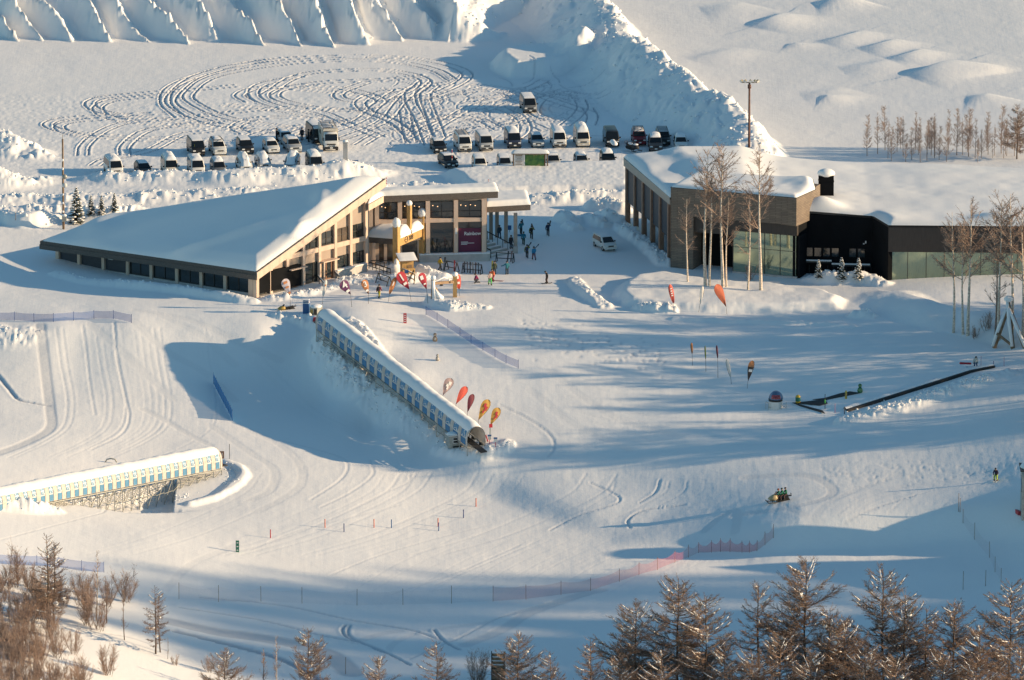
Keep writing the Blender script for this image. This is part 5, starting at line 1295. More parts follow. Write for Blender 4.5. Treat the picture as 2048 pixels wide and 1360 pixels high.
car('wagon', 'white', 493, 346, 'car buried under a pointed heap of snow', .3, 10, cover=.55, flat=True)
car('wagon', 'silver', 531, 341, 'small round car wholly covered in snow', .12, 10, cover=.4, flat=True)
car('minivan', 'silver', 580, 344, 'larger rounded car wholly covered in snow', .12, -6, cover=.4, flat=True)
car('van', 'grey', 634, 347, 'grey van mostly hidden by the rubbly snow heap', .3, 10, flat=True)
car('wagon', 'black', 882, 309, 'black car at the left end of the far row right of the gap', .06, 10)
car('van', 'white', 931, 305, 'white van with a ladder rack, beside the black car', .05, 10, rack=True)
car('van', 'silver', 974, 304, 'silver van with a clean rounded roof', .04, 10)
car('van', 'navy', 1030, 298, 'dark van with a white snow lid behind the map board', .28, 8)
car('wagon', 'bluegrey', 1077, 297, 'blue grey car just behind the right end of the map board', .04, 8)
car('van', 'white', 1120, 297, 'white van with a dark box on its roof', .16, 6)
car('high_van', 'cream', 1167, 296, 'high roofed cream van with a snow load', .35, 6)
car('van', 'black', 1226, 296, 'black van with a bare shining windscreen', .0, 6)
car('suv', 'red', 1280, 293, 'dark red off-roader with a snowy roof rack', .15, 4, rack=True)
car('suv', 'black', 1328, 294, 'black off-roader with a full length roof rack', .03, 4, rack=True)
car('wagon', 'black', 906, 338, 'black car behind the red and white pole, left end of the nearest row', .04, 18, flat=True)
car('minivan', 'white', 962, 346, 'small pale car peeping over the snow plateau', .06, 6, flat=True)
car('minivan', 'bluegrey', 1012, 345, 'grey blue car beside the left post of the map board', .04, 6, flat=True)
car('minivan', 'silver', 1109, 340, 'silver people carrier just right of the map board', .05, 6, flat=True)
car('wagon', 'silver', 1166, 339, 'silver car with a snow plastered bonnet', .16, 6, flat=True)
car('suv', 'black', 1219, 338, 'black car with a long snow topped ski box', .22, 6, flat=True)
car('suv', 'brown', 1312, 305, 'brown car seen just above the roof edge, before the black off-roader', .22, 2)
car('wagon', 'white', 1363, 303, 'snow covered car showing only its roof behind the hall', .25, 2)
car('van', 'grey', 1061, 228, 'lone silver van standing out in the rutted car park', .04, 8, group=None)
car('minivan', 'white', 1222, 504, 'white people carrier parked on the shaded forecourt', .03, 22, group=None)
# ski box on the black car, snowmobile on the heap, box on the white van
p = G(1226, 312); mb = MB(); mb.loft([[(x * s, y, z * s) for x, z in ((-.35, 0), (.35, 0), (.38, .2), (.2, .42), (-.2, .42), (-.38, .2))] for y, s in ((-1.1, .5), (-.8, 1), (.9, 1), (1.1, .6))], 0, True)
bx_ = mb.build('ski_box', M['snowcap'], loc=(p[0] + .1, p[1] - 1.2, p[2] + 1.95), rot=(0, 0, rad(10))); tag(bx_, 'long snow topped ski box on the roof of the black car', 'roof box')
# camper truck and the dark van behind it
def camper(u, v, rz):
    p = G(u, v); o = thing('camper_truck', 'white camper truck with a windowed box body and a roof hatch rack', 'truck', (p[0] - .5, p[1] + 2.9, p[2]), rad(rz))
    mb = MB(); rings = []
    for y, zt, w in ((-2.95, 1.5, .92), (-2.9, 1.7, .96), (-2.55, 2.45, .94), (-2.1, 2.55, .92), (-1.5, 2.58, .95)):
        rings.append([(w * .96, y, .5), (w, y, .7), (w, y, 1.5), (w * .93, y, zt - .08), (w * .85, y, zt), (-w * .85, y, zt), (-w * .93, y, zt - .08), (-w, y, 1.5), (-w, y, .7), (-w * .96, y, .5)])
    mb.loft(rings, 0, True); mb.build('cab', P_['white'], o)
    mb = MB(); mb.box((0, .75, 1.75), (2.2, 4.4, 2.3)); mb.box((0, -1.2, 2.78), (2.0, 1.0, .28), taper=.85); mb.build('box_body', P_['cream'], o)
    g = MB(); g.prism([(-.86, -2.93, 1.56), (.86, -2.93, 1.56), (.82, -2.6, 2.40), (-.82, -2.6, 2.40)], (0, -.03, .012)); g.build('windscreen', M['carglass'], o, fix=True)
    for s in (-1, 1):
        g = MB(); g.box((s * .66, -2.98, .86), (.34, .1, .2)); g.build('headlamp', M['headlamp'], o)
        g = MB(); g.box((s * 1.08, -2.7, 1.75), (.16, .12, .4)); g.build('mirror', M['trim'], o)
        g = MB(); g.box((s * 1.105, .4, 2.2), (.02, 1.2, .55)); g.build('side_window', M['carglass'], o)
        for y in (-2.0, 1.6):
            g = MB(); g.tube([(s * .70, y, .42), (s * 1.0, y, .42)], .42, 14, smooth=False); w_ = g.build('wheel', M['tyre'], o)
            g = MB(); g.tube([(s * 1.0, y, .42), (s * 1.012, y, .42)], .24, 10, smooth=False); g.build('rim', M['rim'], w_)
    g = MB(); g.box((0, -3.0, .58), (1.86, .2, .3)); g.build('bumper', M['trim'], o)
    g = MB(); g.box((0, -2.99, 1.05), (1.2, .06, .16)); g.build('grille', M['trim'], o)
    g = MB(); g.box((0, -3.11, .6), (.4, .02, .2)); g.build('number_plate', M['plate'], o)
    g = MB()
    for s in (-1, 1): g.beam((s * .9, -1.3, 3.1), (s * .9, 2.6, 3.1), .06)
    for k in range(5): g.beam((-.9, -1.3 + k * .97, 3.1), (.9, -1.3 + k * .97, 3.1), .06)
    for s in (-1, 1):
        for y in (-1.2, .6, 2.5): g.beam((s * .9, y, 2.88), (s * .9, y, 3.1), .05)
    g.build('roof_rack', M['trim'], o)
    P = np.array([[(x, y, 2.92 + .12 * (1 - abs(x)) + .04 * math.sin(3 * x + 2 * y)) for x in np.linspace(-1.05, 1.05, 7)] for y in np.linspace(-1.3, 2.9, 9)]); g = MB(); g.grid(P); g.build('roof_snow', M['snowcap'], o)
camper(664, 304, 8)
car('high_van', 'black', 641, 290, 'tall black van close behind the camper truck', .05, 16)
# two snowmobiles parked on the heap by the hall
def snowmobile(p, rz, label, col, snow=True, group=None):
    o = thing('snowmobile', label, 'snowmobile', tuple(p), rz, group)
    mb = MB(); rings = []
    for y, w, z0, z1 in ((-1.25, .12, .42, .5), (-1.05, .34, .34, .66), (-.7, .46, .3, .86), (-.35, .44, .3, .98), (-.1, .34, .32, .82)):
        rings.append([(w * .8, y, z0), (w, y, (z0 + z1) / 2), (w * .6, y, z1), (-w * .6, y, z1), (-w, y, (z0 + z1) / 2), (-w * .8, y, z0)])
    mb.loft(rings, 0, True); mb.build('cowl', col, o)
    mb = MB(); mb.prism([(-.30, -.42, .95), (.30, -.42, .95), (.22, -.2, 1.3), (-.22, -.2, 1.3)], (0, .03, .01)); mb.build('windshield', M['carglass'], o, fix=True)
    mb = MB(); rings = [[(w, y, .5), (w, y, z), (-w, y, z), (-w, y, .5)] for y, w, z in ((-.15, .16, .78), (.1, .19, .74), (.9, .21, .78), (1.15, .2, .92), (1.25, .16, .6))]; mb.loft(rings, 0, False); mb.build('seat', M['black'], o)
    mb = MB(); mb.loft([[(x, y, z) for y, z in ((-.2, .08), (.0, .02), (1.25, .02), (1.5, .22), (1.35, .42), (-.1, .42), (-.3, .25))] for x in (-.22, .22)], 0, False); mb.build('track', M['tyre'], o)
    for s in (-1, 1):
        mb = MB(); mb.tube([(s * .48, -1.45, .22), (s * .48, -1.3, .06), (s * .48, -.3, .03)], [.05, .07, .06], 5); mb.beam((s * .3, -.75, .42), (s * .48, -.8, .08), .06); mb.build('ski', M['trim'], o)
    mb = MB(); mb.tube([(-.38, -.1, 1.08), (0, -.22, 1.06), (.38, -.1, 1.08)], .025, 5); mb.beam((0, -.3, .9), (0, -.22, 1.06), .05); mb.build('handlebar', M['black'], o)
    mb = MB(); mb.box((0, 1.38, .74), (.5, .5, .05)); mb.beam((-.22, 1.6, .76), (-.22, 1.6, 1.0), .04); mb.beam((.22, 1.6, .76), (.22, 1.6, 1.0), .04); mb.beam((-.24, 1.6, 1.0), (.24, 1.6, 1.0), .04); mb.beam((-.2, 1.3, .45), (-.2, 1.3, .72), .05); mb.beam((.2, 1.3, .45), (.2, 1.3, .72), .05); mb.build('rear_rack', M['trim'], o)
    if snow:
        mb = MB(); mb.blob((0, .5, .8), (.24, .75, .14)); mb.blob((0, -.6, .9), (.36, .4, .1)); mb.build('snow_cap', M['snowcap'], o)
    return o
snowmobile(G(1266, 304) + np.array([0, 0, .25]), rad(35), 'snow topped snowmobile parked in front of the red off-roader', M['trim'], True)
M['khaki'] = mat('khaki_plastic', (.42, .33, .18), .4)
p = G(1556, 1004); SM = snowmobile(p, rad(-78), 'khaki snowmobile carrying riders in green across the slope', M['khaki'], False); SMP = p
M['gold'] = mat('ochre_plastic', (.40, .27, .07), .4)
p = G(571, 619); o = snowmobile(p + np.array([0, 0, -.12]), rad(-70), 'low ochre snowmobile parked by the white flag', M['gold'], False); o.scale = (.85, .85, .62)
# ------------------------------------------------------------------ people
M['skin'] = mat('skin', (.52, .33, .24), .6)
CLOTH = {}
def cloth(c):
    k = tuple(round(x, 3) for x in c)
    if k not in CLOTH: CLOTH[k] = mat('fabric_%d' % len(CLOTH), c, .8, var=.12, scale=5)
    return CLOTH[k]
def V3(*a): return np.array(a, float)
BASE = dict(pelvis=(0, 0, .92), waist=(0, 0, 1.06), chest=(0, 0, 1.32), neck=(0, 0, 1.47), head0=(0, -.01, 1.55), head1=(0, -.015, 1.66), head2=(0, -.005, 1.73),
 shl=(.19, 0, 1.40), ell=(.27, .02, 1.13), hal=(.28, -.06, .89), shr=(-.19, 0, 1.40), elr=(-.27, .02, 1.13), har=(-.28, -.06, .89),
 hil=(.10, 0, .88), knl=(.12, -.02, .49), anl=(.12, .03, .10), tol=(.14, -.16, .05), hir=(-.10, 0, .88), knr=(-.12, -.02, .49), anr=(-.12, .03, .10), tor=(-.14, -.16, .05))
RADI = dict(pelvis=.155, waist=.145, chest=.165, neck=.062, head0=.085, head1=.105, head2=.085, shl=.085, ell=.058, hal=.042, shr=.085, elr=.058, har=.042, hil=.105, knl=.075, anl=.06, tol=.05, hir=.105, knr=.075, anr=.06, tor=.05)
EDGES = [('pelvis', 'waist'), ('waist', 'chest'), ('chest', 'neck'), ('neck', 'head0'), ('head0', 'head1'), ('head1', 'head2'), ('chest', 'shl'), ('shl', 'ell'), ('ell', 'hal'), ('chest', 'shr'), ('shr', 'elr'), ('elr', 'har'),
 ('pelvis', 'hil'), ('hil', 'knl'), ('knl', 'anl'), ('anl', 'tol'), ('pelvis', 'hir'), ('hir', 'knr'), ('knr', 'anr'), ('anr', 'tor')]
REG = {'neck': 'head', 'head0': 'head', 'head1': 'head', 'head2': 'head', 'hal': 'arm', 'har': 'arm', 'tol': 'boot', 'tor': 'boot', 'anl': 'leg', 'anr': 'leg'}
def lean(d, ang, dy=0, dz=0):
    """bend the upper body forward (towards -y) about the hips"""
    o = dict(d); c, s = math.cos(ang), math.sin(ang)
    for k in ('waist', 'chest', 'neck', 'head0', 'head1', 'head2', 'shl', 'ell', 'hal', 'shr', 'elr', 'har'):
        x, y, z = d[k]; z -= .92; o[k] = (x, y * c - z * s, .92 + z * c + y * s)
    for k in o:
        if k not in ('anl', 'anr', 'tol', 'tor', 'knl', 'knr'): o[k] = (o[k][0], o[k][1] + dy, o[k][2] + dz)
    return o
POSES = {'stand': dict(BASE)}
w = dict(BASE); w.update(knl=(.11, -.20, .52), anl=(.11, -.22, .12), tol=(.12, -.41, .07), knr=(-.11, .05, .50), anr=(-.11, .30, .16), tor=(-.12, .13, .05), ell=(.27, .12, 1.14), hal=(.27, .12, .92), elr=(-.27, -.08, 1.14), har=(-.24, -.26, 1.0)); POSES['walk'] = lean(w, .08)
w = dict(POSES['walk']); w.update(shr=(-.19, -.06, 1.42), elr=(-.30, -.26, 1.30), har=(-.20, -.30, 1.50)); POSES['carry'] = w
w = dict(BASE); w.update(ell=(.30, -.12, 1.16), hal=(.24, -.34, 1.10), elr=(-.30, -.12, 1.16), har=(-.24, -.34, 1.10), knl=(.16, -.20, .50), knr=(-.16, -.20, .50), anl=(.17, .0, .12), anr=(-.17, .0, .12), tol=(.17, -.2, .07), tor=(-.17, -.2, .07)); POSES['ski'] = lean(w, .35, .06, -.06)
w = dict(BASE); w.update(knl=(.15, -.10, .48), knr=(-.15, -.10, .48), anl=(.22, .02, .12), anr=(-.22, .02, .12), tol=(.22, -.18, .08), tor=(-.22, -.18, .08), head0=(0, -.05, 1.54), head1=(0, -.09, 1.62), head2=(0, -.12, 1.69)); POSES['board'] = lean(w, .22, .03, -.04)
w = dict(BASE); w.update(ell=(.40, -.05, 1.22), hal=(.62, -.12, 1.16), elr=(-.28, .06, 1.14), har=(-.26, -.12, .96)); POSES['point'] = w
w = dict(BASE); w.update(knl=(.16, -.34, .52), anl=(.15, -.28, .10), tol=(.16, -.48, .05), knr=(-.14, -.22, .12), anr=(-.14, .20, .10), tor=(-.14, .36, .06), ell=(.25, -.22, 1.2), hal=(.14, -.42, 1.08), elr=(-.25, -.22, 1.2), har=(-.14, -.42, 1.08)); POSES['kneel'] = lean(w, .45, .05, -.42)
w = dict(BASE); w.update(hil=(.11, -.05, .90), hir=(-.11, -.05, .90), knl=(.26, -.40, .78), anl=(.28, -.30, .36), tol=(.29, -.48, .31), knr=(-.26, -.40, .78), anr=(-.28, -.30, .36), tor=(-.29, -.48, .31), ell=(.30, -.18, 1.18), hal=(.26, -.44, 1.14), elr=(-.30, -.18, 1.18), har=(-.26, -.44, 1.14)); POSES['sit'] = lean(w, .18)
BODY = {}
def body_parts(pose):
    if pose in BODY: return BODY[pose]
    J = POSES[pose]; names = ['pelvis'] + [k for k in J if k != 'pelvis']; ix_ = {k: i for i, k in enumerate(names)}
    me = bpy.data.meshes.new('skeleton'); me.from_pydata([J[k] for k in names], [(ix_[a], ix_[b]) for a, b in EDGES], [])
    o = bpy.data.objects.new('skeleton', me); COL.objects.link(o)
    sk = o.modifiers.new('skin', 'SKIN'); sk.use_smooth_shade = True
    for i, k in enumerate(names):
        r = RADI[k]; d_ = me.skin_vertices[0].data[i]; d_.radius = (r, r * (.8 if k in ('chest', 'waist', 'pelvis') else 1)); d_.use_root = (k == 'pelvis')
    sb = o.modifiers.new('sub', 'SUBSURF'); sb.levels = 1
    bpy.context.view_layer.update(); dg = bpy.context.evaluated_depsgraph_get()
    bme = bpy.data.meshes.new_from_object(o.evaluated_get(dg)); bpy.data.objects.remove(o)
    bme.name = 'person_body'; bme.materials.clear(); bme.materials.append(M['skin'])
    co = np.array([v.co[:] for v in bme.vertices]); no = np.array([v.normal[:] for v in bme.vertices])
    segs = [(a, b, np.array(J[a]), np.array(J[b])) for a, b in EDGES]
    reg = []
    for pl in bme.polygons:
        c = co[list(pl.vertices)].mean(0); best = 9; rg = 'torso'
        for a, b, p, q in segs:
            e = q - p; t = np.clip(((c - p) @ e) / (e @ e), 0, 1); d = np.linalg.norm(c - p - e * t) - RADI[a] * (1 - t) - RADI[b] * t
            if d < best:
                best = d; rg = 'leg' if (a[:2] in ('hi', 'kn') or b[:2] in ('hi',)) else ('boot' if b[:2] == 'to' else ('head' if b[:4] == 'head' else ('arm' if a[:2] in ('sh', 'el') else 'torso')))
                if rg == 'leg' and b[:2] == 'an' and t > .72: rg = 'boot'
        reg.append(rg)
    def piece(name, regs, out):
        used = {}; vs = []; fs = []
        for pl, r in zip(bme.polygons, reg):
            if r in regs:
                f = []
                for vi in pl.vertices:
                    if vi not in used: used[vi] = len(vs); vs.append(tuple(co[vi] + no[vi] * out))
                    f.append(used[vi])
                fs.append(tuple(f))
        m_ = bpy.data.meshes.new(name); m_.from_pydata(vs, [], fs); m_.polygons.foreach_set('use_smooth', [True] * len(fs)); m_.update(); return m_
    P = {'body': bme, 'jacket': piece('jacket', ('torso', 'arm'), .022), 'trousers': piece('trousers', ('leg',), .018), 'boots': piece('boots', ('boot',), .03)}
    h1 = np.array(J['head1']); h2 = np.array(J['head2']); up = h2 - np.array(J['head0']); up /= np.linalg.norm(up)
    mb = MB(); mb.blob(tuple(h1 + up * .035), (.135, .145, .115), 0, 12, 7); P['helmet'] = mb.mesh('helmet', M['black'])
    mb = MB(); mb.box(tuple(h1 + np.array([0, -.118, .0])), (.17, .06, .075)); P['goggles'] = mb.mesh('goggles', M['carglass'])
    mb = MB(); mb.blob(tuple(h1 + np.array([0, -.11, -.055])), (.018, .03, .022), 0, 6, 4); mb.box(tuple(h1 + np.array([0, -.098, -.095])), (.05, .012, .012)); P['face'] = mb.mesh('face', M['skin'])
    for s, e_, h_ in (('left', 'ell', 'hal'), ('right', 'elr', 'har')):
        e = np.array(J[e_]); h = np.array(J[h_]); d = h - e; d /= np.linalg.norm(d); sd = np.cross(d, [0, 1, 0.01]); sd /= np.linalg.norm(sd); nn = np.cross(sd, d)
        mb = MB(); mb.loft([[tuple(h + d * t + sd * w_ * a + nn * .02 * b) for a, b in ((-1, -1), (1, -1), (1, 1), (-1, 1))] for t, w_ in ((-.06, .05), (.02, .048), (.09, .05))], 0, True)
        for k in range(4):
            o_ = sd * (-.036 + k * .024); l = (.055, .068, .072, .06)[k]; mb.tube([h + d * .085 + o_, h + d * (.085 + l * .5) + o_ + nn * .006, h + d * (.08 + l * .9) + o_ + nn * .03], [.013, .012, .010], 5)
        mb.tube([h + d * .0 - sd * .045, h + d * .035 - sd * .075 + nn * .01, h + d * .07 - sd * .07 + nn * .03], [.015, .013, .011], 5)
        P['glove_' + s] = mb.mesh('glove', M['black'])
    BODY[pose] = P; return P
def person(u, v, pose, face, jacket, trousers, label, helmet=(.03, .03, .03), pack=None, group=None, pos=None, s=1.0, shoe=(.03, .03, .03)):
    """face: 0 looks at the viewer, 90 looks right, 180 looks away"""
    p = G(u, v) if pos is None else pos
    o = thing('person', label, 'person', tuple(p), rad(face), group); o.scale = (s, s, s); P = body_parts(pose)
    link('body', P['body'], o)
    def put(name, key, m_):
        k = (P[key].name, m_.name)
        if k not in KIDS:
            me_ = P[key].copy(); me_.materials.clear(); me_.materials.append(m_); KIDS[k] = me_
        return link(name, KIDS[k], o)
    put('jacket', 'jacket', cloth(jacket)); put('trousers', 'trousers', cloth(trousers)); put('boots', 'boots', cloth(shoe)); put('helmet', 'helmet', cloth(helmet))
    link('goggles', P['goggles'], o); link('face', P['face'], o); put('glove', 'glove_left', M['black']); put('glove', 'glove_right', M['black'])
    if pack:
        J = POSES[pose]; c = np.array(J['chest']) + np.array([0, .25, -.1]); mb = MB(); mb.blob(tuple(c), (.21, .15, .30), 0, 10, 7); mb.blob(tuple(c + [0, .08, -.12]), (.15, .1, .14), 0, 8, 5); mb.build('backpack', cloth(pack), o)
    return o
SKI_ME = {}
def ski_pair(p, d, up, L, col, label, gap=.08, cat='skis', group=None):
    """two skis lying along d, upper side towards up"""
    d = np.array(d, float); d /= np.linalg.norm(d); up = np.array(up, float); up -= d * (up @ d); up /= np.linalg.norm(up); sd = np.cross(d, up)
    o = thing('skis', label, cat, tuple(p), 0, group)
    for s in (-1, 1):
        mb = MB(); rings = []
        for t, w_, z in ((-.5, .03, .02), (-.46, .045, 0), (0, .036, .0), (.42, .05, 0), (.47, .045, .04), (.5, .02, .09)):
            c = d * t * L + sd * s * gap + up * z; rings.append([tuple(c + sd * w_ - up * .012), tuple(c + sd * w_ + up * .012), tuple(c - sd * w_ + up * .012), tuple(c - sd * w_ - up * .012)])
        mb.loft(rings, 0, False); mb.build('ski', cloth(col), o)
    return o
def shoulder_skis(u, v, face, label, col=(.05, .05, .06)):
    p = G(u, v); f = rad(face); R = np.array([[math.cos(f), -math.sin(f), 0], [math.sin(f), math.cos(f), 0], [0, 0, 1]])
    c = p + R @ np.array([-.22, .05, 1.62]); ski_pair(c, R @ np.array([-.05, .75, .62]), R @ np.array([0, -.6, .8]), 1.7, col, label, .05)
def poles(p, face, label):
    o = thing('ski_poles', label, 'ski poles', tuple(p), rad(face))
    for s in (-1, 1):
        mb = MB(); mb.tube([(s * .26, -.36, 1.02), (s * .34, .10, .06)], .012, 5); mb.tube([(s * .34, .09, .12), (s * .34, .10, .10)], .05, 8); mb.build('pole', M['black'], o)
def snowboard(p, rz, label, col, tilt=None, L=1.5):
    mb = MB(); rings = []
    for t, w_, z in ((-.5, .06, .09), (-.46, .12, .05), (-.38, .14, 0), (0, .125, 0), (.38, .14, 0), (.46, .12, .05), (.5, .06, .09)):
        rings.append([(t * L, w_, z), (t * L, w_, z + .02), (t * L, -w_, z + .02), (t * L, -w_, z)])
    mb.loft(rings, 0, False); o = mb.build('snowboard', cloth(col), None, tuple(p), (tilt[0], tilt[1], rz) if tilt else (0, 0, rz)); tag(o, label, 'snowboard'); return o
TEAL = (.02, .16, .22); DARK = (.025, .027, .035); OLIVE = (.20, .19, .03)
person(1042, 469, 'carry', 170, TEAL, DARK, 'teal jacketed person walking away with shouldered skis, farthest left of the walkers'); shoulder_skis(1042, 469, 170, 'dark skis on the shoulder of the farthest teal walker')
person(1047, 490, 'walk', 175, (.02, .19, .30), (.03, .07, .05), 'person in a blue teal jacket with a blue board under one arm')
snowboard(G(1042, 488) + V3(-.25, .05, 1.15), rad(5), 'bright blue snowboard under the arm of the blue teal walker', (.01, .16, .36), (rad(80), 0), 1.3)
person(1063, 478, 'carry', 178, OLIVE, DARK, 'person in olive with a black backpack and upright skis', pack=(.02, .02, .02)); shoulder_skis(1063, 478, 160, 'skis rising above the olive jacketed walker', (.18, .12, .08))
person(1096, 472, 'carry', 178, (.02, .03, .07), DARK, 'person in navy walking away alone with skis on the shoulder'); shoulder_skis(1096, 472, 185, 'skis on the shoulder of the navy walker', (.08, .06, .05))
person(1054, 516, 'carry', 175, (.16, .17, .03), (.03, .03, .04), 'person in a yellow green jacket and dark trousers carrying skis', pack=(.03, .04, .08)); shoulder_skis(1054, 516, 205, 'skis carried by the yellow green walker')
person(1068, 520, 'walk', 200, (.02, .20, .38), (.16, .03, .05), 'person in a bright blue jacket and dark red trousers'); shoulder_skis(1068, 520, 215, 'short skis over the shoulder of the bright blue walker', (.06, .10, .14))
person(1014, 549, 'point', 195, (.02, .17, .22), DARK, 'person in teal with one arm stretched out, below the ski racks')
person(989, 549, 'stand', 180, (.06, .07, .03), (.03, .04, .05), 'person in dark olive holding yellow skis upright')
ski_pair(G(989, 549) + V3(-.3, -.05, .95), (0.05, 0.02, 1), (0, -1, 0), 1.8, (.45, .38, .05), 'yellow skis standing upright beside the dark olive figure', .05)
person(980, 570, 'walk', 15, (.55, .40, .35), (.06, .48, .08), 'person in a pale jacket and bright green trousers', helmet=(.30, .05, .03))
person(987, 563, 'ski', -60, (.62, .13, .04), (.30, .04, .05), 'crouching person in an orange jacket behind the green trousers')
ski_pair(G(994, 562) + V3(.1, 0, .05), (1, -.35, .0), (0, 0, 1), 1.6, (.25, .03, .04), 'red skis on the snow under the orange jacketed person', .12)
person(955, 566, 'kneel', -80, (.26, .02, .10), (.05, .05, .07), 'kneeling person in a magenta jacket on the snow')
person(1094, 567, 'board', -70, (.035, .028, .026), (.09, .05, .04), 'lone snowboarder in dark brown looking down')
snowboard(G(1093, 567) + V3(0, 0, .03), rad(12), 'dark snowboard under the lone brown snowboarder', (.03, .02, .02))
person(880, 541, 'walk', 120, (.40, .29, .02), (.02, .02, .02), 'person in a yellow jacket and black trousers at the ski rack')
ski_pair(G(889, 541) + V3(0, 0, .9), (.1, .08, 1), (0, -1, 0), 1.8, (.02, .02, .02), 'black skis propped beside the yellow jacketed person', .06)
person(758, 596, 'walk', 150, (.20, .02, .04), (.55, .45, .04), 'person in maroon with a big black pack and yellow trousers', pack=(.015, .015, .02))
person(1992, 962, 'ski', -20, (.03, .02, .05), (.42, .50, .02), 'skier in black with neon yellow trousers, alone on the right slope')
pk = G(1992, 962); ski_pair(pk + V3(0, -.1, .05), (-.35, -1, 0.0), (0, 0, 1), 1.7, (.5, .5, .48), 'pale skis under the neon yellow skier', .16); poles(pk, -20, 'thin poles held by the neon yellow skier')
person(553, 282, 'point', 90, (.02, .02, .03), (.02, .02, .025), 'person in black leaning towards the silver cars', group=None)
person(604, 281, 'stand', 200, (.03, .03, .04), (.03, .03, .04), 'person with a reddish hat behind the open silver off-roader', helmet=(.25, .05, .04))
person(575, 294, 'stand', 60, (.02, .02, .03), (.03, .03, .04), 'person in black at the open door of the silver off-roader')
person(617, 284, 'stand', 100, (.02, .02, .025), (.02, .02, .02), 'tall dark figure beside the black van behind the camper truck')
person(999, 483, 'walk', 190, (.03, .06, .09), (.02, .06, .12), 'person in dark blue climbing the covered steps', pos=G(999, 483) + V3(0, 0, .4))
person(1022, 497, 'stand', 30, (.03, .03, .04), (.03, .06, .10), 'person standing between the canopy columns at the steps')
pr_ = G(1951, 738); person(1951, 738, 'board', 10, (.50, .52, .50), (.03, .08, .16), 'person in a black and white jacket by the top of the little conveyor')
snowboard(pr_ + V3(-1.25, -.15, .75), rad(-8), 'red snowboard held out level beside the black and white jacket', (.35, .02, .03), (rad(70), 0), 1.5)
snowboard(pr_ + V3(-.7, -.2, .3), rad(-5), 'pale snowboard low beside the red snowboard', (.60, .66, .70), (rad(30), 0), 1.1)
f = rad(-78); R_ = np.array([[math.cos(f), -math.sin(f), 0], [math.sin(f), math.cos(f), 0], [0, 0, 1]])
for k, (y, lb, c, h) in enumerate(((.18, 'driver in green and a reddish helmet on the khaki snowmobile', (.02, .16, .09), (.22, .06, .04)), (.62, 'middle rider in green on the khaki snowmobile', (.015, .20, .10), (.02, .05, .04)), (1.05, 'rear rider in deep green on the khaki snowmobile', (.01, .13, .07), (.03, .03, .04)))):
    person(0, 0, 'sit', -78, c, (.06, .03, .03), lb, helmet=h, pos=SMP + R_ @ V3(0, y, -.10 + .06 * k))
# the neon board leaning on the dark van
snowboard(G(391, 312) + V3(-.1, -.3, .85), 0, 'neon yellow board leaning upright on the dark van', (.62, .66, .02), (0, rad(84)), 1.6)
# ------------------------------------------------------------------ things on the slope and round the lodge
M['panel_blue'] = mat('blue_window', (.075, .20, .36), .25, var=.10, scale=2); M['panel_blue2'] = mat('pale_blue_window', (.10, .26, .42), .25, var=.1, scale=2)
M['tarp'] = mat('white_tarpaulin', (.66, .64, .62), .6, var=.08, scale=2); M['rib'] = mat('ribbed_cloth', (.56, .49, .44), .7, var=.15, scale=3)
M['belt'] = mat('conveyor_belt', (.03, .03, .032), .7); M['galv'] = mat('galvanised_steel', (.36, .36, .33), .5, .4, var=.2, scale=3)
M['navy'] = mat('navy_plastic', (.03, .06, .20), .5); M['orange'] = mat('orange_plastic', (.62, .12, .04), .5); M['redp'] = mat('red_plastic', (.50, .03, .04), .5); M['greenp'] = mat('green_plastic', (.02, .16, .10), .5)
M['yellow'] = mat('yellow_plastic', (.62, .40, .04), .5); M['blue'] = mat('blue_plastic', (.03, .12, .30), .5)
def net(name, col, a): 
    m = mat(name, col, .9, alpha=a); return m
M['net_blue'] = net('blue_net', (.03, .12, .42), .42); M['net_blue2'] = net('bright_blue_net', (.02, .17, .42), .78); M['net_red'] = net('red_net', (.52, .11, .13), .22); M['net_red2'] = net('pink_net', (.62, .20, .24), .42); M['net_faint'] = net('faint_net', (.30, .10, .14), .06)

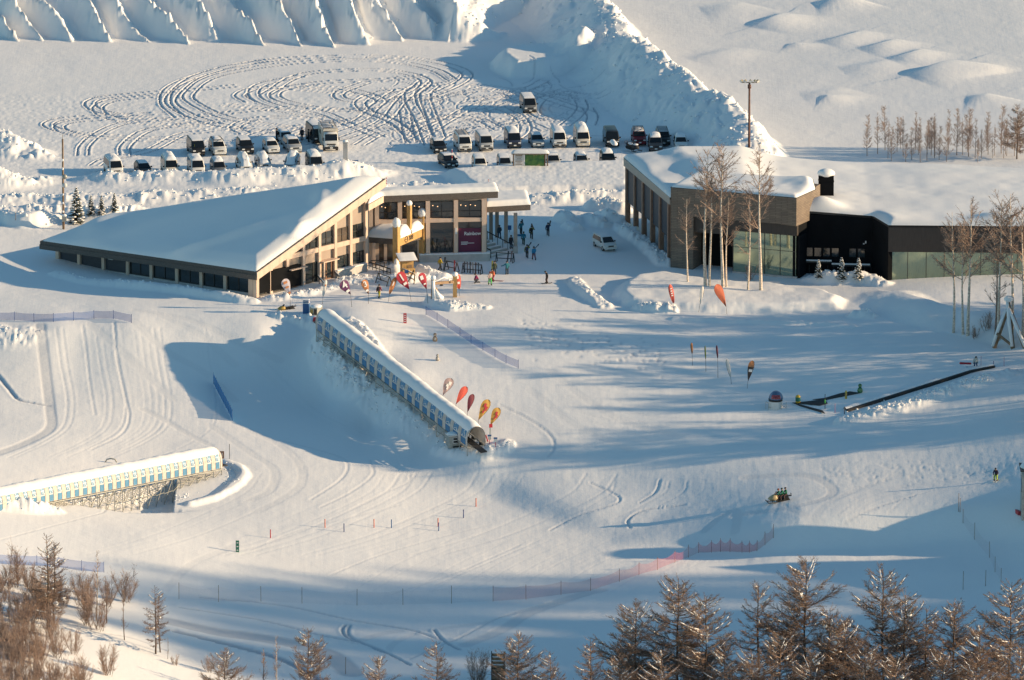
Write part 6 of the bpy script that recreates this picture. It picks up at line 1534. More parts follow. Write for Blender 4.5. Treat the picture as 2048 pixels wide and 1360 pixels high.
def vn1(x): return float(vnoise(np.array([x]), np.array([.3]), 12)[0])
def covered_conveyor(name, label, P0, P1, n, left_blue, snow_h, z_leg, half=1.25, graphic=True, roundness=.62, snowless=0):
    """an arched tunnel of ribs and blue windows on a trestle, from P0 to P1"""
    P0 = np.array(P0, float); P1 = np.array(P1, float); ax = P1 - P0; L = np.linalg.norm(ax); ax /= L
    sd = np.cross(ax, [0, 0, 1]); sd /= np.linalg.norm(sd); up = np.array([0, 0, 1.0])
    o = thing(name, label, 'conveyor lift', tuple(P0)); 
    def at(s, a, z): return tuple(ax * s + sd * a + up * z)
    def prof(k, N=12, e=0.0):                                        # arch: straight sides then a round top
        t = k / N; h0 = 1.05
        pts = []
        for j in range(N + 1):
            th = math.pi * j / N; pts.append(((half + e) * math.cos(th), h0 + (1.45 + e) * math.sin(th)))
        return [(half + e, .12)] + pts + [(-half - e, .12)]
    cover = MB(); ringA = prof(0); st = L / n
    rows = [[at(s, a, z) for a, z in ringA] for s in np.linspace(0, L, n * 2 + 1)]
    cover.loft(rows, 0, True, caps=False, closed=False); cv = cover.build('tunnel_cover', M['tarp'], o)
    for i in range(n + 1):
        rb = MB(); s = i * st; w_ = .34 if 0 < i < n else .2
        pr_ = prof(0, e=.05)
        rb.loft([[at(min(max(s + d, -.1), L + .1), a, z) for a, z in pr_] for d in (-w_, -w_ * .35, w_ * .35, w_)], 0, False, caps=False, closed=False)
        rb.build('rib', M['rib'], o)
    for side in (1, -1):
        for i in range(n):
            a0 = side * (half + .03); s0 = i * st + .40; s1 = (i + 1) * st - .40
            m_ = MB(); m_.box((0, 0, 0), (1, 1, 1)) if False else None
            mb = MB(); mb.add([at(s0, a0, .16), at(s1, a0, .16), at(s1, a0, .98), at(s0, a0, .98)], [(0, 1, 2, 3)]); mb.add([at(s0, a0 + side * .02, .16), at(s1, a0 + side * .02, .16), at(s1, a0 + side * .02, .98), at(s0, a0 + side * .02, .98)], [(0, 1, 2, 3)])
            lo = mb.build('lower_window', left_blue, o)
            th0, th1 = .06, .62
            pts = []
            for th in np.linspace(th0, th1, 4): pts.append((side * (half + .035) * math.cos(th), 1.05 + (1.45 + .035) * math.sin(th)))
            mb = MB(); mb.loft([[at(s, a, z) for a, z in pts] for s in (s0, s1)], 0, True, caps=False, closed=False); upw = mb.build('upper_window', left_blue, o)
            if graphic:                                               # the white figure printed in the pane: two crossed strokes
                mb = MB(); k = i % 3
                f = lambda s, t: at(s0 + (s1 - s0) * s, *[(side * (half + .055) * math.cos(q), 1.05 + (1.45 + .055) * math.sin(q)) for q in (th0 + (th1 - th0) * t,)][0])
                for (qa, qb, w_) in (((.1, .95), (.75, .05), .16), ((.55, .45), (.95, .0), .12), ((.05, .1), (.5, .35), .12)) if k != 1 else (((.2, .05), (.5, .9), .16), ((.8, .05), (.5, .7), .12)):
                    mb.add([f(qa[0], qa[1]), f(qa[0] + w_, qa[1]), f(qb[0] + w_, qb[1]), f(qb[0], qb[1])], [(0, 1, 2, 3)])
                mb.build('print', M['white'], upw)
    mb = MB(); mb.loft([[at(s, a, z) for a, z in ((-.45, .14), (.45, .14), (.45, .02), (-.45, .02))] for s in (-2.2, L + 2.0)], 0, False); mb.build('belt', M['belt'], o)
    rnd = random.Random(3); S = []
    ss = np.linspace(.0, L - .02, int(L / .35))
    for s in ss:
        e = min(1, min(s, L - s) / .8); row = []
        for th in np.linspace(.55, math.pi - .45, 11):
            j = 1 + .30 * vn1(s * .8) + .14 * vn1(s * 2.3 + 40) + rnd.uniform(-.1, .1); h = snow_h * e ** .5 * math.sin((th - .55) / (math.pi - 1.0) * math.pi) ** .6 * j
            row.append(at(s, (half + .02 + h * .5) * math.cos(th), 1.05 + (1.47 + h) * math.sin(th)))
        S.append(row)
    mb = MB(); mb.grid(np.array(S)); mb.build('snow_cap', M['snowcap'], cv)
    if z_leg:
        tr = MB()
        for i in range(n + 1):
            s = i * st; p = P0 + ax * s; g = hgt(*(p + sd * -half)[:2])
            for a in (-half, half):
                q = p + sd * a; zb_ = min(hgt(q[0], q[1]) - p[2], -.1) - .3; b = ax * s + sd * a
                tr.beam(b, b + [0, 0, zb_], .09)
                if i < n:
                    q2 = P0 + ax * (s + st) + sd * a; z2 = min(hgt(q2[0], q2[1]) - q2[2], -.1); tr.beam(b + [0, 0, zb_ * .9], b + ax * st + [0, 0, -.05], .06)
                    if zb_ < -1.2: tr.beam(b + [0, 0, zb_ * .5], b + ax * st + [0, 0, z2 * .5], .06)
            tr.beam(ax * s - sd * half, ax * s + sd * half, .1)
            if i < n:
                bx_ = ax * (s + st * .5); tr.box(tuple(bx_ - sd * half * 1.0 + [0, 0, -.14]), (.5, .5, .3), 1)
        for a in (-half, half):
            tr.beam(sd * a + [0, 0, -.02], ax * L + sd * a + [0, 0, -.02], .14)
        tr.build('trestle', [M['galv'], M['black']], o)
    return o
pa = atz(650, 657, .35); pb = atz(952, 893, -6.75)
covered_conveyor('covered_conveyor', 'long covered conveyor with blue windows running down from the lodge', pa, pb, 20, M['panel_blue'], .27, True)
pa = atz(-40, 1026, -5.5); pb = atz(428, 935, -7.7)
covered_conveyor('covered_conveyor', 'low covered conveyor with pale blue windows and scaffold at the left edge', pa, pb, 28, M['panel_blue2'], .26, True)
# dark mouth frame and control hut at the foot of the long conveyor
p = G(907, 893); o = thing('control_hut', 'small snow topped metal control hut beside the mouth of the long conveyor', 'hut', tuple(p), rad(18))
mb = MB(); mb.box((0, 0, .75), (1.45, 1.4, 1.5), taper=1.06); mb.build('wall', M['galv'], o)
mb = MB(); mb.box((.15, -.745, .95), (.85, .04, .8)); w_ = mb.build('window', M['carglass'], o); mb = MB(); 
for q in ((.15, -.775, .6), (.15, -.775, 1.3), (.15, -.775, .95)): mb.box(q, (.95, .03, .07))
for x in (-.3, .6): mb.box((x, -.775, .95), (.07, .028, .63))
mb.build('frame', M['tarp'], w_)
mb = MB(); mb.box((.2, -.80, .16), (1.0, .2, .14)); mb.build('vent', M['black'], o)
mb = MB(); mb.box((0, 0, 1.55), (1.75, 1.7, .1)); r_ = mb.build('roof', M['tarp'], o); mb = MB(); mb.blob((0, 0, 1.6), (.88, .85, .28), seg=14, rings=6); mb.build('roof_snow', M['snowcap'], r_)
# boxes and signs by the mouth
for (u, v, c, h, lb) in ((980, 876, 'redp', 1.55, 'red sign with a green post by the conveyor mouth'), (991, 894, 'blue', 1.2, 'blue topped control box on a red post at the conveyor mouth'), (979, 888, 'blue', 1.15, 'blue topped control box behind the red post one')):
    p = G(u, v); o = thing('control_box' if c == 'blue' else 'sign_post', lb, 'control box' if c == 'blue' else 'sign', tuple(p))
    mb = MB(); mb.beam((0, 0, -.3), (0, 0, h), .07); mb.build('post', M['redp'] if c == 'blue' else M['greenp'], o)
    if c == 'blue':
        mb = MB(); mb.box((0, 0, h - .35), (.42, .3, .42)); mb.build('cabinet', M['tarp'], o); mb = MB(); mb.box((0, 0, h - .07), (.46, .34, .13)); mb.build('lid', M['blue'], o)
    else:
        mb = MB(); mb.box((.1, 0, h), (.42, .05, .45), rz=.2); mb.build('board', M['redp'], o)
p = G(976, 884); mb = MB(); mb.box((0, 0, .5), (.12, .5, .8), T=Matrix.Rotation(-.3, 4, 'Y')); o = mb.build('crash_mat', M['redp'], None, tuple(p)); tag(o, 'dark red padded mat leaning by the conveyor mouth', 'crash mat')
# top station of the long conveyor
p = G(613, 625); o = thing('bin_locker', 'blue locker with a striped snowy top at the head of the long conveyor', 'locker', tuple(p), rad(-12))
mb = MB(); mb.box((0, 0, .55), (.78, .75, 1.3)); mb.build('body', M['blue'], o)
mb = MB(); mb.box((0, 0, 1.45), (.7, .68, .5)); st_ = mb.build('upper_rack', M['navy'], o); mb = MB()
for z in (1.27, 1.47, 1.68): mb.box((0, -.05, z), (.74, .72, .07))
mb.build('snow_stripe', M['snowcap'], st_)
p = G(632, 628); o = thing('drive_unit', 'snow capped drive unit of the long conveyor with a yellow guard', 'machine', tuple(p), rad(-28))
mb = MB(); mb.box((0, 0, .5), (1.1, 1.4, 1.0)); mb.build('body', M['galv'], o); mb = MB(); mb.box((-.25, -.73, .45), (.35, .06, .5)); mb.build('guard', M['gold'], o); mb = MB(); mb.box((.3, -.73, .45), (.4, .06, .7)); mb.build('opening', M['black'], o); mb = MB(); mb.blob((0, 0, 1.0), (.75, .85, .25)); mb.build('snow_cap', M['snowcap'], o)
p = G(630, 642); mb = MB(); mb.box((0, 0, .22), (.6, .4, .5), taper=.7); o = mb.build('padded_cushion', M['redp'], None, tuple(p)); tag(o, 'dark red cushion lying at the top of the long conveyor', 'cushion')
# right end of the left conveyor
p = G(444, 931); o = thing('notice_board', 'brown notice board at the right end of the left conveyor', 'notice board', tuple(p)); mb = MB(); mb.beam((0, 0, -.3), (0, 0, 1.7), .08); mb.build('post', M['brown_col'], o); mb = MB(); mb.box((0, -.05, 1.35), (.55, .05, .95)); mb.build('board', M['brown_col'], o); mb = MB(); mb.box((0, -.08, 1.35), (.2, .012, .55)); mb.build('poster', M['rib'], o)
p = G(440, 932); o = thing('safety_barrier', 'red orange net gate leaning at the right end of the left conveyor', 'barrier', tuple(p)); mb = MB()
mb.prism([(-.35, 0, 1.2), (.1, -.1, 1.0), (.45, -.3, .05), (0, -.2, .2)], (0, .05, 0)); mb.build('panel', M['orange'], o, fix=True); mb = MB(); mb.prism([(-.2, -.17, .8), (-.05, -.18, .75), (.02, -.26, .35), (-.1, -.24, .4)], (0, -.02, 0)); mb.build('stripe', M['white'], o, fix=True)
p = G(459, 918); mb = MB(); mb.tube([(0, 0, -.3), (0, 0, 1.9)], .035, 5); o = mb.build('marker_pole', M['black'], None, tuple(p)); tag(o, 'thin dark pole in the snow right of the notice board', 'pole')
p = G(222, 926); mb = MB(); mb.tube([(-.7, 0, .1), (-.5, 0, .45), (0, -.05, .58), (.5, 0, .45), (.7, 0, .1)], .09, 8); o = mb.build('hoop', M['galv'], None, tuple(p)); tag(o, 'grey hoop standing in the snow behind the left conveyor', 'hoop')

# ---- the small open conveyor on the right
A0 = G(1693, 822) + V3(0, 0, .15); A1 = G(1940, 744) + V3(0, 0, .15); A2 = G(1988, 734) + V3(0, 0, .12)
o = thing('conveyor_belt', 'narrow open conveyor belt rising to the right past lumpy snow', 'conveyor lift')
pts = [A0 + (A1 - A0) * k / 12 for k in range(13)] + [A1 + (A2 - A1) * k / 3 for k in (1, 2, 3)]
for k in range(1, 12): q = pts[k]; pts[k] = V3(q[0], q[1], max(q[2], hgt(q[0], q[1]) + .05))
rows = []; rows2 = []; rows3 = []
for k, q in enumerate(pts):
    d = pts[min(k + 1, len(pts) - 1)] - pts[max(k - 1, 0)]; d /= np.linalg.norm(d); s_ = np.cross(d, [0, 0, 1]); s_ /= np.linalg.norm(s_)
    s_ = s_ if s_[1] < 0 else -s_
    rows.append([tuple(q + s_ * .34 + [0, 0, .10]), tuple(q - s_ * .34 + [0, 0, .10]), tuple(q - s_ * .34 + [0, 0, -.3]), tuple(q + s_ * .34 + [0, 0, -.3])])
    rows2.append([tuple(q + s_ * .42 + [0, 0, .13]), tuple(q + s_ * .35 + [0, 0, .13]), tuple(q + s_ * .35 + [0, 0, -.5]), tuple(q + s_ * .42 + [0, 0, -.5])])
    rows3.append([tuple(q - s_ * (.02 + a) + [0, 0, z]) for a, z in ((0, .105), (.12, .17 + .05 * math.sin(k * 2.3)), (.4, .3 + .08 * math.sin(k * 1.7)), (.7, .15), (1.0, -.4))])
mb = MB(); mb.loft(rows, 0, False); mb.build('belt', M['belt'], o); mb = MB(); mb.loft(rows2, 0, False); mb.build('side_rail', M['black'], o); mb = MB(); mb.loft(rows3, 0, True, caps=False, closed=False); mb.build('snow_edge', M['snowcap'], o)
def booth(u, v):
    p = G(u, v); o = thing('ticket_booth', 'round topped clear booth with red and blue print beside the small conveyor', 'booth', tuple(p))
    mb = MB(); mb.tube([(0, 0, -.2), (0, 0, .85)], [.85, .85], 14, smooth=False); mb.build('base', M['tarp'], o)
    mb = MB(); mb.tube([(0, 0, .86), (0, 0, 1.12)], [.88, .90], 14); mb.build('counter', M['black'], o)
    N = 14; rings = []
    for k in range(7):
        a = k / 7 * math.pi / 2; rings.append([(.9 * math.cos(a) * math.cos(2 * math.pi * j / N) + .05, .9 * math.cos(a) * math.sin(2 * math.pi * j / N), 1.12 + 1.0 * math.sin(a)) for j in range(N)])
    mb = MB(); mb.loft(rings, 0, True); dm = mb.build('dome', mat('dome_plastic', (.11, .17, .28), .15, var=.4, scale=1.5), o)
    mb = MB(); mb.loft([[(.915 * math.cos(a) * math.cos(t) + .05, .915 * math.cos(a) * math.sin(t), 1.12 + 1.015 * math.sin(a)) for t in np.linspace(-2.3, -.9, 7)] for a in np.linspace(.12, .65, 5)], 0, True, caps=False, closed=False); mb.build('print', mat('red_print', (.30, .05, .06), .4, var=.7, scale=5), dm)
    mb = MB()
    for x, y in ((-1.2, -.3), (-.9, -.6), (.7, -.7), (1.3, -.5)): mb.beam((x, y, -.2), (x, y, .8), .05)
    mb.beam((-1.2, -.3, .8), (-.9, -.6, .75), .05); mb.beam((.7, -.7, .5), (1.3, -.5, .1), .05); mb.beam((-.9, -.6, .2), (.7, -.7, .1), .05); mb.build('rail', M['galv'], o)
booth(1551, 815)
for (u, v, h, w_, lb, c) in ((1596, 806, 1.0, .62, 'short fat yellow padded post left of the mats', 'yellow'), (1692, 797, 1.0, .26, 'slim yellow padded post between the mats and the belt', 'yellow')):
    p = G(u, v); o = thing('padded_post', lb, 'post pad', tuple(p)); mb = MB(); mb.tube([(0, 0, -.2), (0, 0, h - .2), (0, 0, h)], [w_ * .5, w_ * .5, w_ * .3], 12); mb.build('pad', M[c], o); mb = MB(); mb.tube([(0, 0, h * .25), (0, 0, h * .75)], [w_ * .51, w_ * .51], 12, caps=False); mb.build('band', M['greenp'] if w_ > .4 else M['gold'], o)
def skittle(u, v, h, c1, c2, name, label, cat):
    p = G(u, v); o = thing(name, label, cat, tuple(p)); mb = MB()
    mb.tube([(0, 0, -.1), (0, 0, h * .05), (0, 0, h * .25), (0, 0, h * .48), (0, 0, h * .58)], [h * .18, h * .26, h * .30, h * .22, h * .13], 12); mb.build('body', c1, o)
    mb = MB(); mb.blob((0, 0, h * .77), (h * .20, h * .19, h * .22), 0, 12, 7); mb.build('head', c1, o)
    mb = MB(); mb.blob((0, -h * .15, h * .28), (h * .19, h * .17, h * .22), 0, 10, 6); mb.build('belly', c2, o)
    mb = MB(); mb.blob((0, -h * .13, h * .74), (h * .12, h * .09, h * .10), 0, 8, 5); mb.build('muzzle', c2, o)
    return o
skittle(1720, 785, 1.15, mat('leaf_green', (.04, .15, .06), .5), mat('pale_green', (.12, .24, .10), .5), 'marker_figure', 'green skittle shaped marker above the mats', 'marker')
skittle(870, 682, 1.05, mat('fawn', (.34, .22, .14), .6), mat('cream_paint', (.62, .52, .42), .6), 'marker_figure', 'fawn skittle shaped marker with a cream belly, right of the long conveyor', 'marker')
skittle(875, 721, .85, mat('ash_grey', (.34, .31, .28), .6), mat('pale_ash', (.50, .47, .43), .6), 'marker_figure', 'grey skittle shaped marker downhill of the fawn one', 'marker')
for (pl, lb) in (([(1585,807),(1650,800),(1655,808),(1640,812)], 'flat dark mat on the snow beside the slim yellow post'), ([(1585,806),(1600,813),(1650,828),(1645,822)], 'long dark mat leading to the foot of the open conveyor'), ([(1625,800),(1650,797),(1680,788),(1700,784),(1720,787),(1690,793),(1650,801)], 'dark mat along the upper side near the green marker')):
    q = [G(u, v) for u, v in pl]; c = sum(q) / len(q); mb = MB(); mb.prism([tuple(x - c + [0, 0, .05]) for x in q], (0, 0, .05)); o = mb.build('rubber_mat', M['belt'], None, tuple(c), fix=True); tag(o, lb, 'mat')
for (u, v, h, lb, c) in ((1650, 818, 1.9, 'pole with a bright green sleeve by the mats', 'greenp'), (1689, 828, .9, 'dark post at the foot of the open conveyor', 'black'), (1987, 733, .7, 'dark post at the top of the open conveyor', 'navy')):
    p = G(u, v); o = thing('marker_pole', lb, 'pole', tuple(p)); mb = MB(); mb.tube([(0, 0, -.3), (0, 0, h)], .045, 6); mb.build('pole', M['black'] if c != 'navy' else M['navy'], o)
    if c == 'greenp': mb = MB(); mb.tube([(0, 0, h * .38), (0, 0, h * .62)], .09, 8); mb.build('sleeve', mat('lime', (.10, .45, .08), .5), o)
for (u, v, lb) in ((1670, 826, 'thin red and white wand left of the conveyor foot'), (2008, 732, 'thin red wand just past the top of the conveyor'), (1962, 731, 'thin red wand near the black and white jacket')):
    p = G(u, v); mb = MB(); mb.tube([(0, 0, -.2), (0, 0, 1.2)], .022, 5); o = mb.build('marker_wand', M['redp'], None, tuple(p)); tag(o, lb, 'wand')

# ---- fences of posts and netting
def fence(name, label, posts, hpx, mpost, mnet, sag=.12, net_from=0, gap=.08, postr=.03, part='net'):
    P = [G(u, v) for u, v in posts]; o = thing(name, label, 'fence', tuple(P[0])); b = P[0]
    for i, p in enumerate(P):
        h = (hpx if np.isscalar(hpx) else hpx[i]) * p_scale(p); mb = MB(); mb.tube([tuple(p - b + [0, 0, -.3]), tuple(p - b + [.02 * math.sin(i * 2.1), 0, h])], postr, 6); mb.build('post', mpost, o)
    for i in range(net_from, len(P) - 1):
        h0 = (hpx if np.isscalar(hpx) else hpx[i]) * p_scale(P[i]) * .93; h1 = (hpx if np.isscalar(hpx) else hpx[i + 1]) * p_scale(P[i + 1]) * .93; rows = [[], []]
        for k in range(9):
            t = k / 8; q = P[i] + (P[i + 1] - P[i]) * t; g = hgt(q[0], q[1]); h = h0 + (h1 - h0) * t - sag * 4 * t * (1 - t) * (1 if sag < .3 else abs(math.sin(3 * i + 1)) + .4)
            rows[0].append(tuple(V3(q[0], q[1] - .04, g + gap) - b)); rows[1].append(tuple(V3(q[0], q[1] - .04, g + h) - b))
        mb = MB(); mb.grid(np.array(rows)); mb.build(part, mnet if not isinstance(mnet, list) else mnet[i], o)
    return o
fence('net_fence', 'low blue net fence with dark posts across the left slope', [(-12,641),(29,641),(68,644),(107,644),(147,641),(188,638),(227,638),(263,646)], 18, M['navy'], M['net_blue'], .05)
fence('net_fence', 'blue net fence slanting downhill right of the long conveyor', [(852,630),(874,642),(896,656),(920,672),(942,687),(966,701),(990,715),(1012,727),(1037,737)], 18, M['navy'], M['net_blue'], .03)
fence('net_fence', 'short bright blue net fence standing in the big shadow', [(427,768),(432,778),(437,788),(442,797),(447,807),(452,816),(457,825),(461,833),(465,842)], 23, M['blue'], M['net_blue2'], .02, postr=.025)
rp = [(358,1198),(437,1204),(522,1203),(604,1207),(714,1211),(806,1210),(903,1207),(986,1203),(1052,1199),(1122,1190),(1181,1182),(1239,1163),(1278,1150),(1315,1140),(1350,1125),(1377,1115),(1397,1106),(1423,1105),(1441,1104),(1460,1104),(1484,1105),(1499,1105),(1514,1102),(1530,1090),(1547,1076)]
fence('net_fence', 'long sagging red net fence crossing the lower slope', rp, [33,34,31,33,33,33,36,32,30,29,27,26,26,26,24,26,22,25,28,28,24,24,22,27,28], M['log_dark'], [M['net_faint']] * 7 + [M['net_red']] * 9 + [M['net_red2']] * 6 + [M['net_red']] * 3, .35)
fence('net_fence', 'faint bluish net fence behind the thicket at the bottom left', [(-20,1128),(30,1130),(74,1132),(118,1135),(163,1142),(208,1145)], 22, M['navy'], M['net_blue'], .05)
fence('net_fence', 'row of dark posts stepping down the shaded bank on the right', [(1926,1046),(1949,1079),(1979,1115),(1990,1144),(2002,1164)], [28,34,32,31,28], M['log_dark'], M['net_faint'], .3)
for (u, v, h, lb) in ((1926,1179,37,'dark stake alone at the foot of the shaded bank, left one'),(1971,1172,32,'dark stake at the foot of the shaded bank, right one'),(1917,1023,37,'tall thin wand on the crest of the shaded bank'),(1920,1024,28,'shorter thin wand beside the tall one on the crest'),(691,1348,34,'dark stake in the shade left of the low larch tops'),(31,440,16,'thin stake in the snow at the far left behind the lodge')):
    p = G(u, v); mb = MB(); mb.tube([(0, 0, -.3), (.03, 0, h * p_scale(p))], .035, 6); o = mb.build('stake', M['log_dark'], None, tuple(p)); tag(o, lb, 'stake')
# slalom stakes
for (u, v, c, lb) in ((541,1076,'redp','red stake farthest left of the slalom stakes'),(650,1055,'orange','orange stake second in the row of slalom stakes'),(688,1064,'navy','dark blue stake just right of the second orange one'),(748,1055,'orange','orange stake in the middle of the slalom row'),(783,1056,'blue','blue stake just right of the middle orange one'),(876,1053,'orange','orange stake with a blue one right at its foot'),(877.5,1062,'blue','blue stake right at the foot of an orange one'),(927,1036,'navy','dark blue stake below the topmost orange one'),(952,1013,'orange','topmost orange stake, farthest right of the row')):
    p = G(u, v); mb = MB(); mb.tube([(0, 0, -.25), (0, 0, 1.05)], .06, 7); o = mb.build('slalom_stake', M[c], None, tuple(p)); tag(o, lb, 'slalom stake', 'slalom stakes on the bright lower slope')
def slab_sign(u, v, w_, h, m, lb, marks):
    p = G(u, v); o = thing('slope_marker', lb, 'marker', tuple(p)); mb = MB(); mb.box((0, 0, h / 2 - .05), (w_, .2, h + .1)); mb.build('pad', m, o); mb = MB()
    for k in range(marks): mb.box((0, -.115, h * (.18 + .64 * k / max(1, marks - 1))), (w_ * .5, .02, h * .085))
    mb.build('lettering', M['white'], o)
slab_sign(810, 646, .40, 1.25, M['redp'], 'upright red padded marker with white lettering right of the long conveyor', 4)
slab_sign(475, 1104, .40, 1.4, M['greenp'], 'upright dark green marker standing on the bright slope', 3)

# ---- feather flags
def flag(u, vb, utop, vtop, vbot, ubot, wpx, col, label, kind='tear', txt=None, col2=None, white=None, group=None, yaw=.38):
    """pole from the snow at (u, vb); the sail hangs between tip (utop, vtop) and its lower corner (ubot, vbot)"""
    p = G(u, vb); s = p_scale(p); o = thing('feather_flag', label, 'flag', tuple(p), yaw, group)
    X = lambda uu: (uu - u) * s; Z = lambda vv: (vb - vv) * s
    tip = V3(X(utop), 0, Z(vtop)); bot = V3(X(ubot), 0, Z(vbot)); d = tip - bot; L = np.linalg.norm(d); d /= L; n_ = V3(d[2], 0, -d[0]); w_ = wpx * s * .5
    mb = MB(); mb.tube([(0, 0, -.3), tuple(bot * .5), tuple(bot)], [.028, .022, .018], 5)
    prof = [(0, .03), (.12, .22), (.3, .52), (.5, .82), (.68, 1.0), (.82, .97), (.92, .74), (.98, .40), (1, .05)] if kind == 'tear' else [(0, .25), (.15, .6), (.4, .9), (.65, 1.0), (.85, .92), (.95, .6), (1, .1)]
    left = [bot + d * L * t - n_ * w_ * q for t, q in prof]; right = [bot + d * L * t + n_ * w_ * q for t, q in prof]
    mb.tube([tuple(q + [0, -.015, 0]) for q in (left if X(utop) <= 0 else right)], .016, 4, caps=False)
    mb.build('pole', M['black'], o)
    mb = MB(); rows = [[tuple(a + (b - a) * k / 4 + V3(0, .06 * math.sin(k * 1.2 + i * .6), 0)) for k in range(5)] for i, (a, b) in enumerate(zip(left, right))]
    cut = 4 if col2 else 99
    mb.grid(np.array(rows)); sail = mb.build('sail', [M[col], M[col2] if col2 else M[col]], o)
    if col2:
        for i, pl in enumerate(sail.data.polygons): pl.material_index = 1 if i // 4 < cut else 0
    if txt:
        cu = bpy.data.curves.new('t', 'FONT'); cu.body = txt; cu.size = w_ * 2.1; cu.align_x = 'CENTER'; cu.align_y = 'CENTER'; cu.offset = .02; cu.extrude = .01
        t_ = bpy.data.objects.new('t', cu); me = bpy.data.meshes.new_from_object(t_); bpy.data.objects.remove(t_); bpy.data.curves.remove(cu); me.materials.clear(); me.materials.append(M['white'])
        c = bot + d * L * .70
        for vtx in me.vertices: q = c + n_ * vtx.co[0] + d * vtx.co[1]; vtx.co = (q[0], -.10 + vtx.co[2], q[2])
        me.name = 'number'; link('number', me, sail)
    if white:
        mb = MB()
        for (t0, t1, a, b) in white:
            q0, q1 = bot + d * L * t0, bot + d * L * t1; mb.add([tuple(q0 + n_ * w_ * a + [0, -.1, 0]), tuple(q0 + n_ * w_ * b + [0, -.1, 0]), tuple(q1 + n_ * w_ * b + [0, -.1, 0]), tuple(q1 + n_ * w_ * a + [0, -.1, 0])], [(0, 1, 2, 3)])
        mb.build('print', M['white'] if col not in ('f_white', 'f_lilac', 'f_ochre') else M['f_orange'] if col != 'f_ochre' else M['f_red'], sail)
    return o
for k, c in dict(f_white=(.66, .64, .62), f_lilac=(.50, .46, .52), f_purple=(.14, .035, .12), f_orange=(.50, .20, .08), f_red=(.42, .03, .05), f_red2=(.62, .10, .07), f_plain=(.55, .14, .07), f_maroon=(.16, .03, .05), f_ochre=(.46, .27, .06), f_brown=(.09, .05, .04), f_lime=(.30, .32, .06), f_greyred=(.36, .27, .28)).items(): M[k] = mat('flag_' + k[2:], c, .7, var=.08, scale=3)
WH = [(.3, .5, -.35, .35)]
flag(581,619,568,557,590,580,18,'f_lilac','white lilac feather flag with orange print, nearest the lodge corner',white=[(.72,.86,-.5,.4),(.45,.55,-.4,.4),(.08,.2,-.2,.3)])
flag(645,608,653,560,593,646,8,'f_white','slim white feather flag second from the lodge corner','slim',white=[(.62,.72,-.3,.4)])
flag(704,614,683,561,588,701,20,'f_purple','purple feather flag with a white figure 4',txt='4',white=[(.2,.36,-.45,.3)])
flag(737,607,727,559,588,737,15,'f_orange','orange brown feather flag with a white figure 3',txt='3',white=[(.2,.34,-.45,.3)])
flag(777,603,792,556,588,779,10,'f_orange','slim orange brown feather flag beside the person with the big pack','slim',white=[(.5,.75,-.3,.1)])
flag(823,603,796,543,578,818,21,'f_red','big red feather flag with a white figure 1, left of the bell frame',txt='1',white=[(.3,.42,-.4,.3)])
flag(856,606,841,545,578,853,16,'f_red','red feather flag with a pale blot, right of the one marked 1',white=[(.62,.86,-.6,.2),(.3,.38,-.3,.3)])
flag(919,592,915,548,578,918,12,'f_red2','red and white feather flag behind the right post of the bell frame','slim',white=[(.7,.9,-.5,.2),(.35,.5,-.4,.4)])
flag(1348,622,1339,568,606,1347,10,'f_red2','red feather flag with white letters, leftmost before the birches','slim',white=[(.75,.8,-.4,.4),(.62,.68,-.4,.4),(.5,.56,-.4,.4),(.38,.44,-.35,.35)])
flag(1397,624,1406,573,608,1400,8,'f_white','slim white feather flag between the two red ones before the birches','slim')
flag(1454,628,1431,567,613,1452,18,'f_plain','large plain orange red feather flag before the birches')
flag(1385,731,1383,685,707,1384,5,'f_orange','very slim orange brown flag, leftmost of the thin poles on the open slope','slim')
flag(1412,743,1410,691,718,1411,3,'f_lime','hair thin lime coloured flag in the middle of the thin poles','slim')
flag(1436,756,1433,690,716,1435,4,'f_maroon','very slim dark red flag, right of the lime one','slim')
flag(1463,768,1453,717,753,1461,8,'f_white','slim white flag lower on the open slope','slim')
flag(1494,777,1505,722,762,1496,13,'f_orange','brown and orange feather flag with a white band on the open slope',col2='f_brown',white=[(.45,.58,-.6,.6)])
flag(885,808,903,758,790,886,20,'f_greyred','grey and red feather flag, highest of five beside the long conveyor',white=[(.62,.82,-.1,.5),(.5,.66,-.35,.2),(.36,.5,-.05,.3)])
flag(911,824,934,775,808,912,16,'f_red2','bright red feather flag second of five beside the long conveyor')
flag(934,838,946,789,824,935,13,'f_maroon','maroon feather flag third of five beside the long conveyor')
flag(956,852,978,801,840,957,19,'f_ochre','ochre feather flag with a red print fourth of five by the conveyor',white=[(.62,.8,-.4,.1),(.5,.7,.05,.6),(.36,.48,-.1,.25)])
flag(980,872,998,817,850,981,18,'f_ochre','ochre feather flag with a dark red patch nearest the conveyor mouth',white=[(.6,.78,-.2,.3),(.46,.64,.1,.6),(.34,.44,-.05,.25)])

# ---- timber gate, kiosk, bell frame, ski racks
o = thing('timber_gate', 'tall golden timber gate of three snow capped posts and a signboard', 'gate')
Ga = atz(793, 545, 0); Gb = atz(845, 522, 0); WGt = Wall(Ga, Gb); sq = Matrix.Rotation(0, 4, 'Z')
def post(W, t, z0, z1, w_, name='post', m='log', d=0.0, cap=.3):
    mb = MB(); q = W.P(t, 0, d); mb.box((q[0], q[1], (z0 + z1) / 2), (w_, w_, z1 - z0), rz=math.atan2(W.u[1], W.u[0])); pp = mb.build(name, M[m], o)
    mb = MB(); mb.blob((q[0], q[1], z1 + cap * .55), (w_ * .78, w_ * .78, cap * 1.35), 0, 10, 6, jit=.06); mb.build('snow_cap', M['snowcap'], pp)
post(WGt, 0, -1, 6.2, .72, cap=.55); post(WGt, WGt.L, -1, 6.1, .8, cap=.5); post(WGt, WGt.L * .5, 4.3, 8.2, .5, cap=.3)
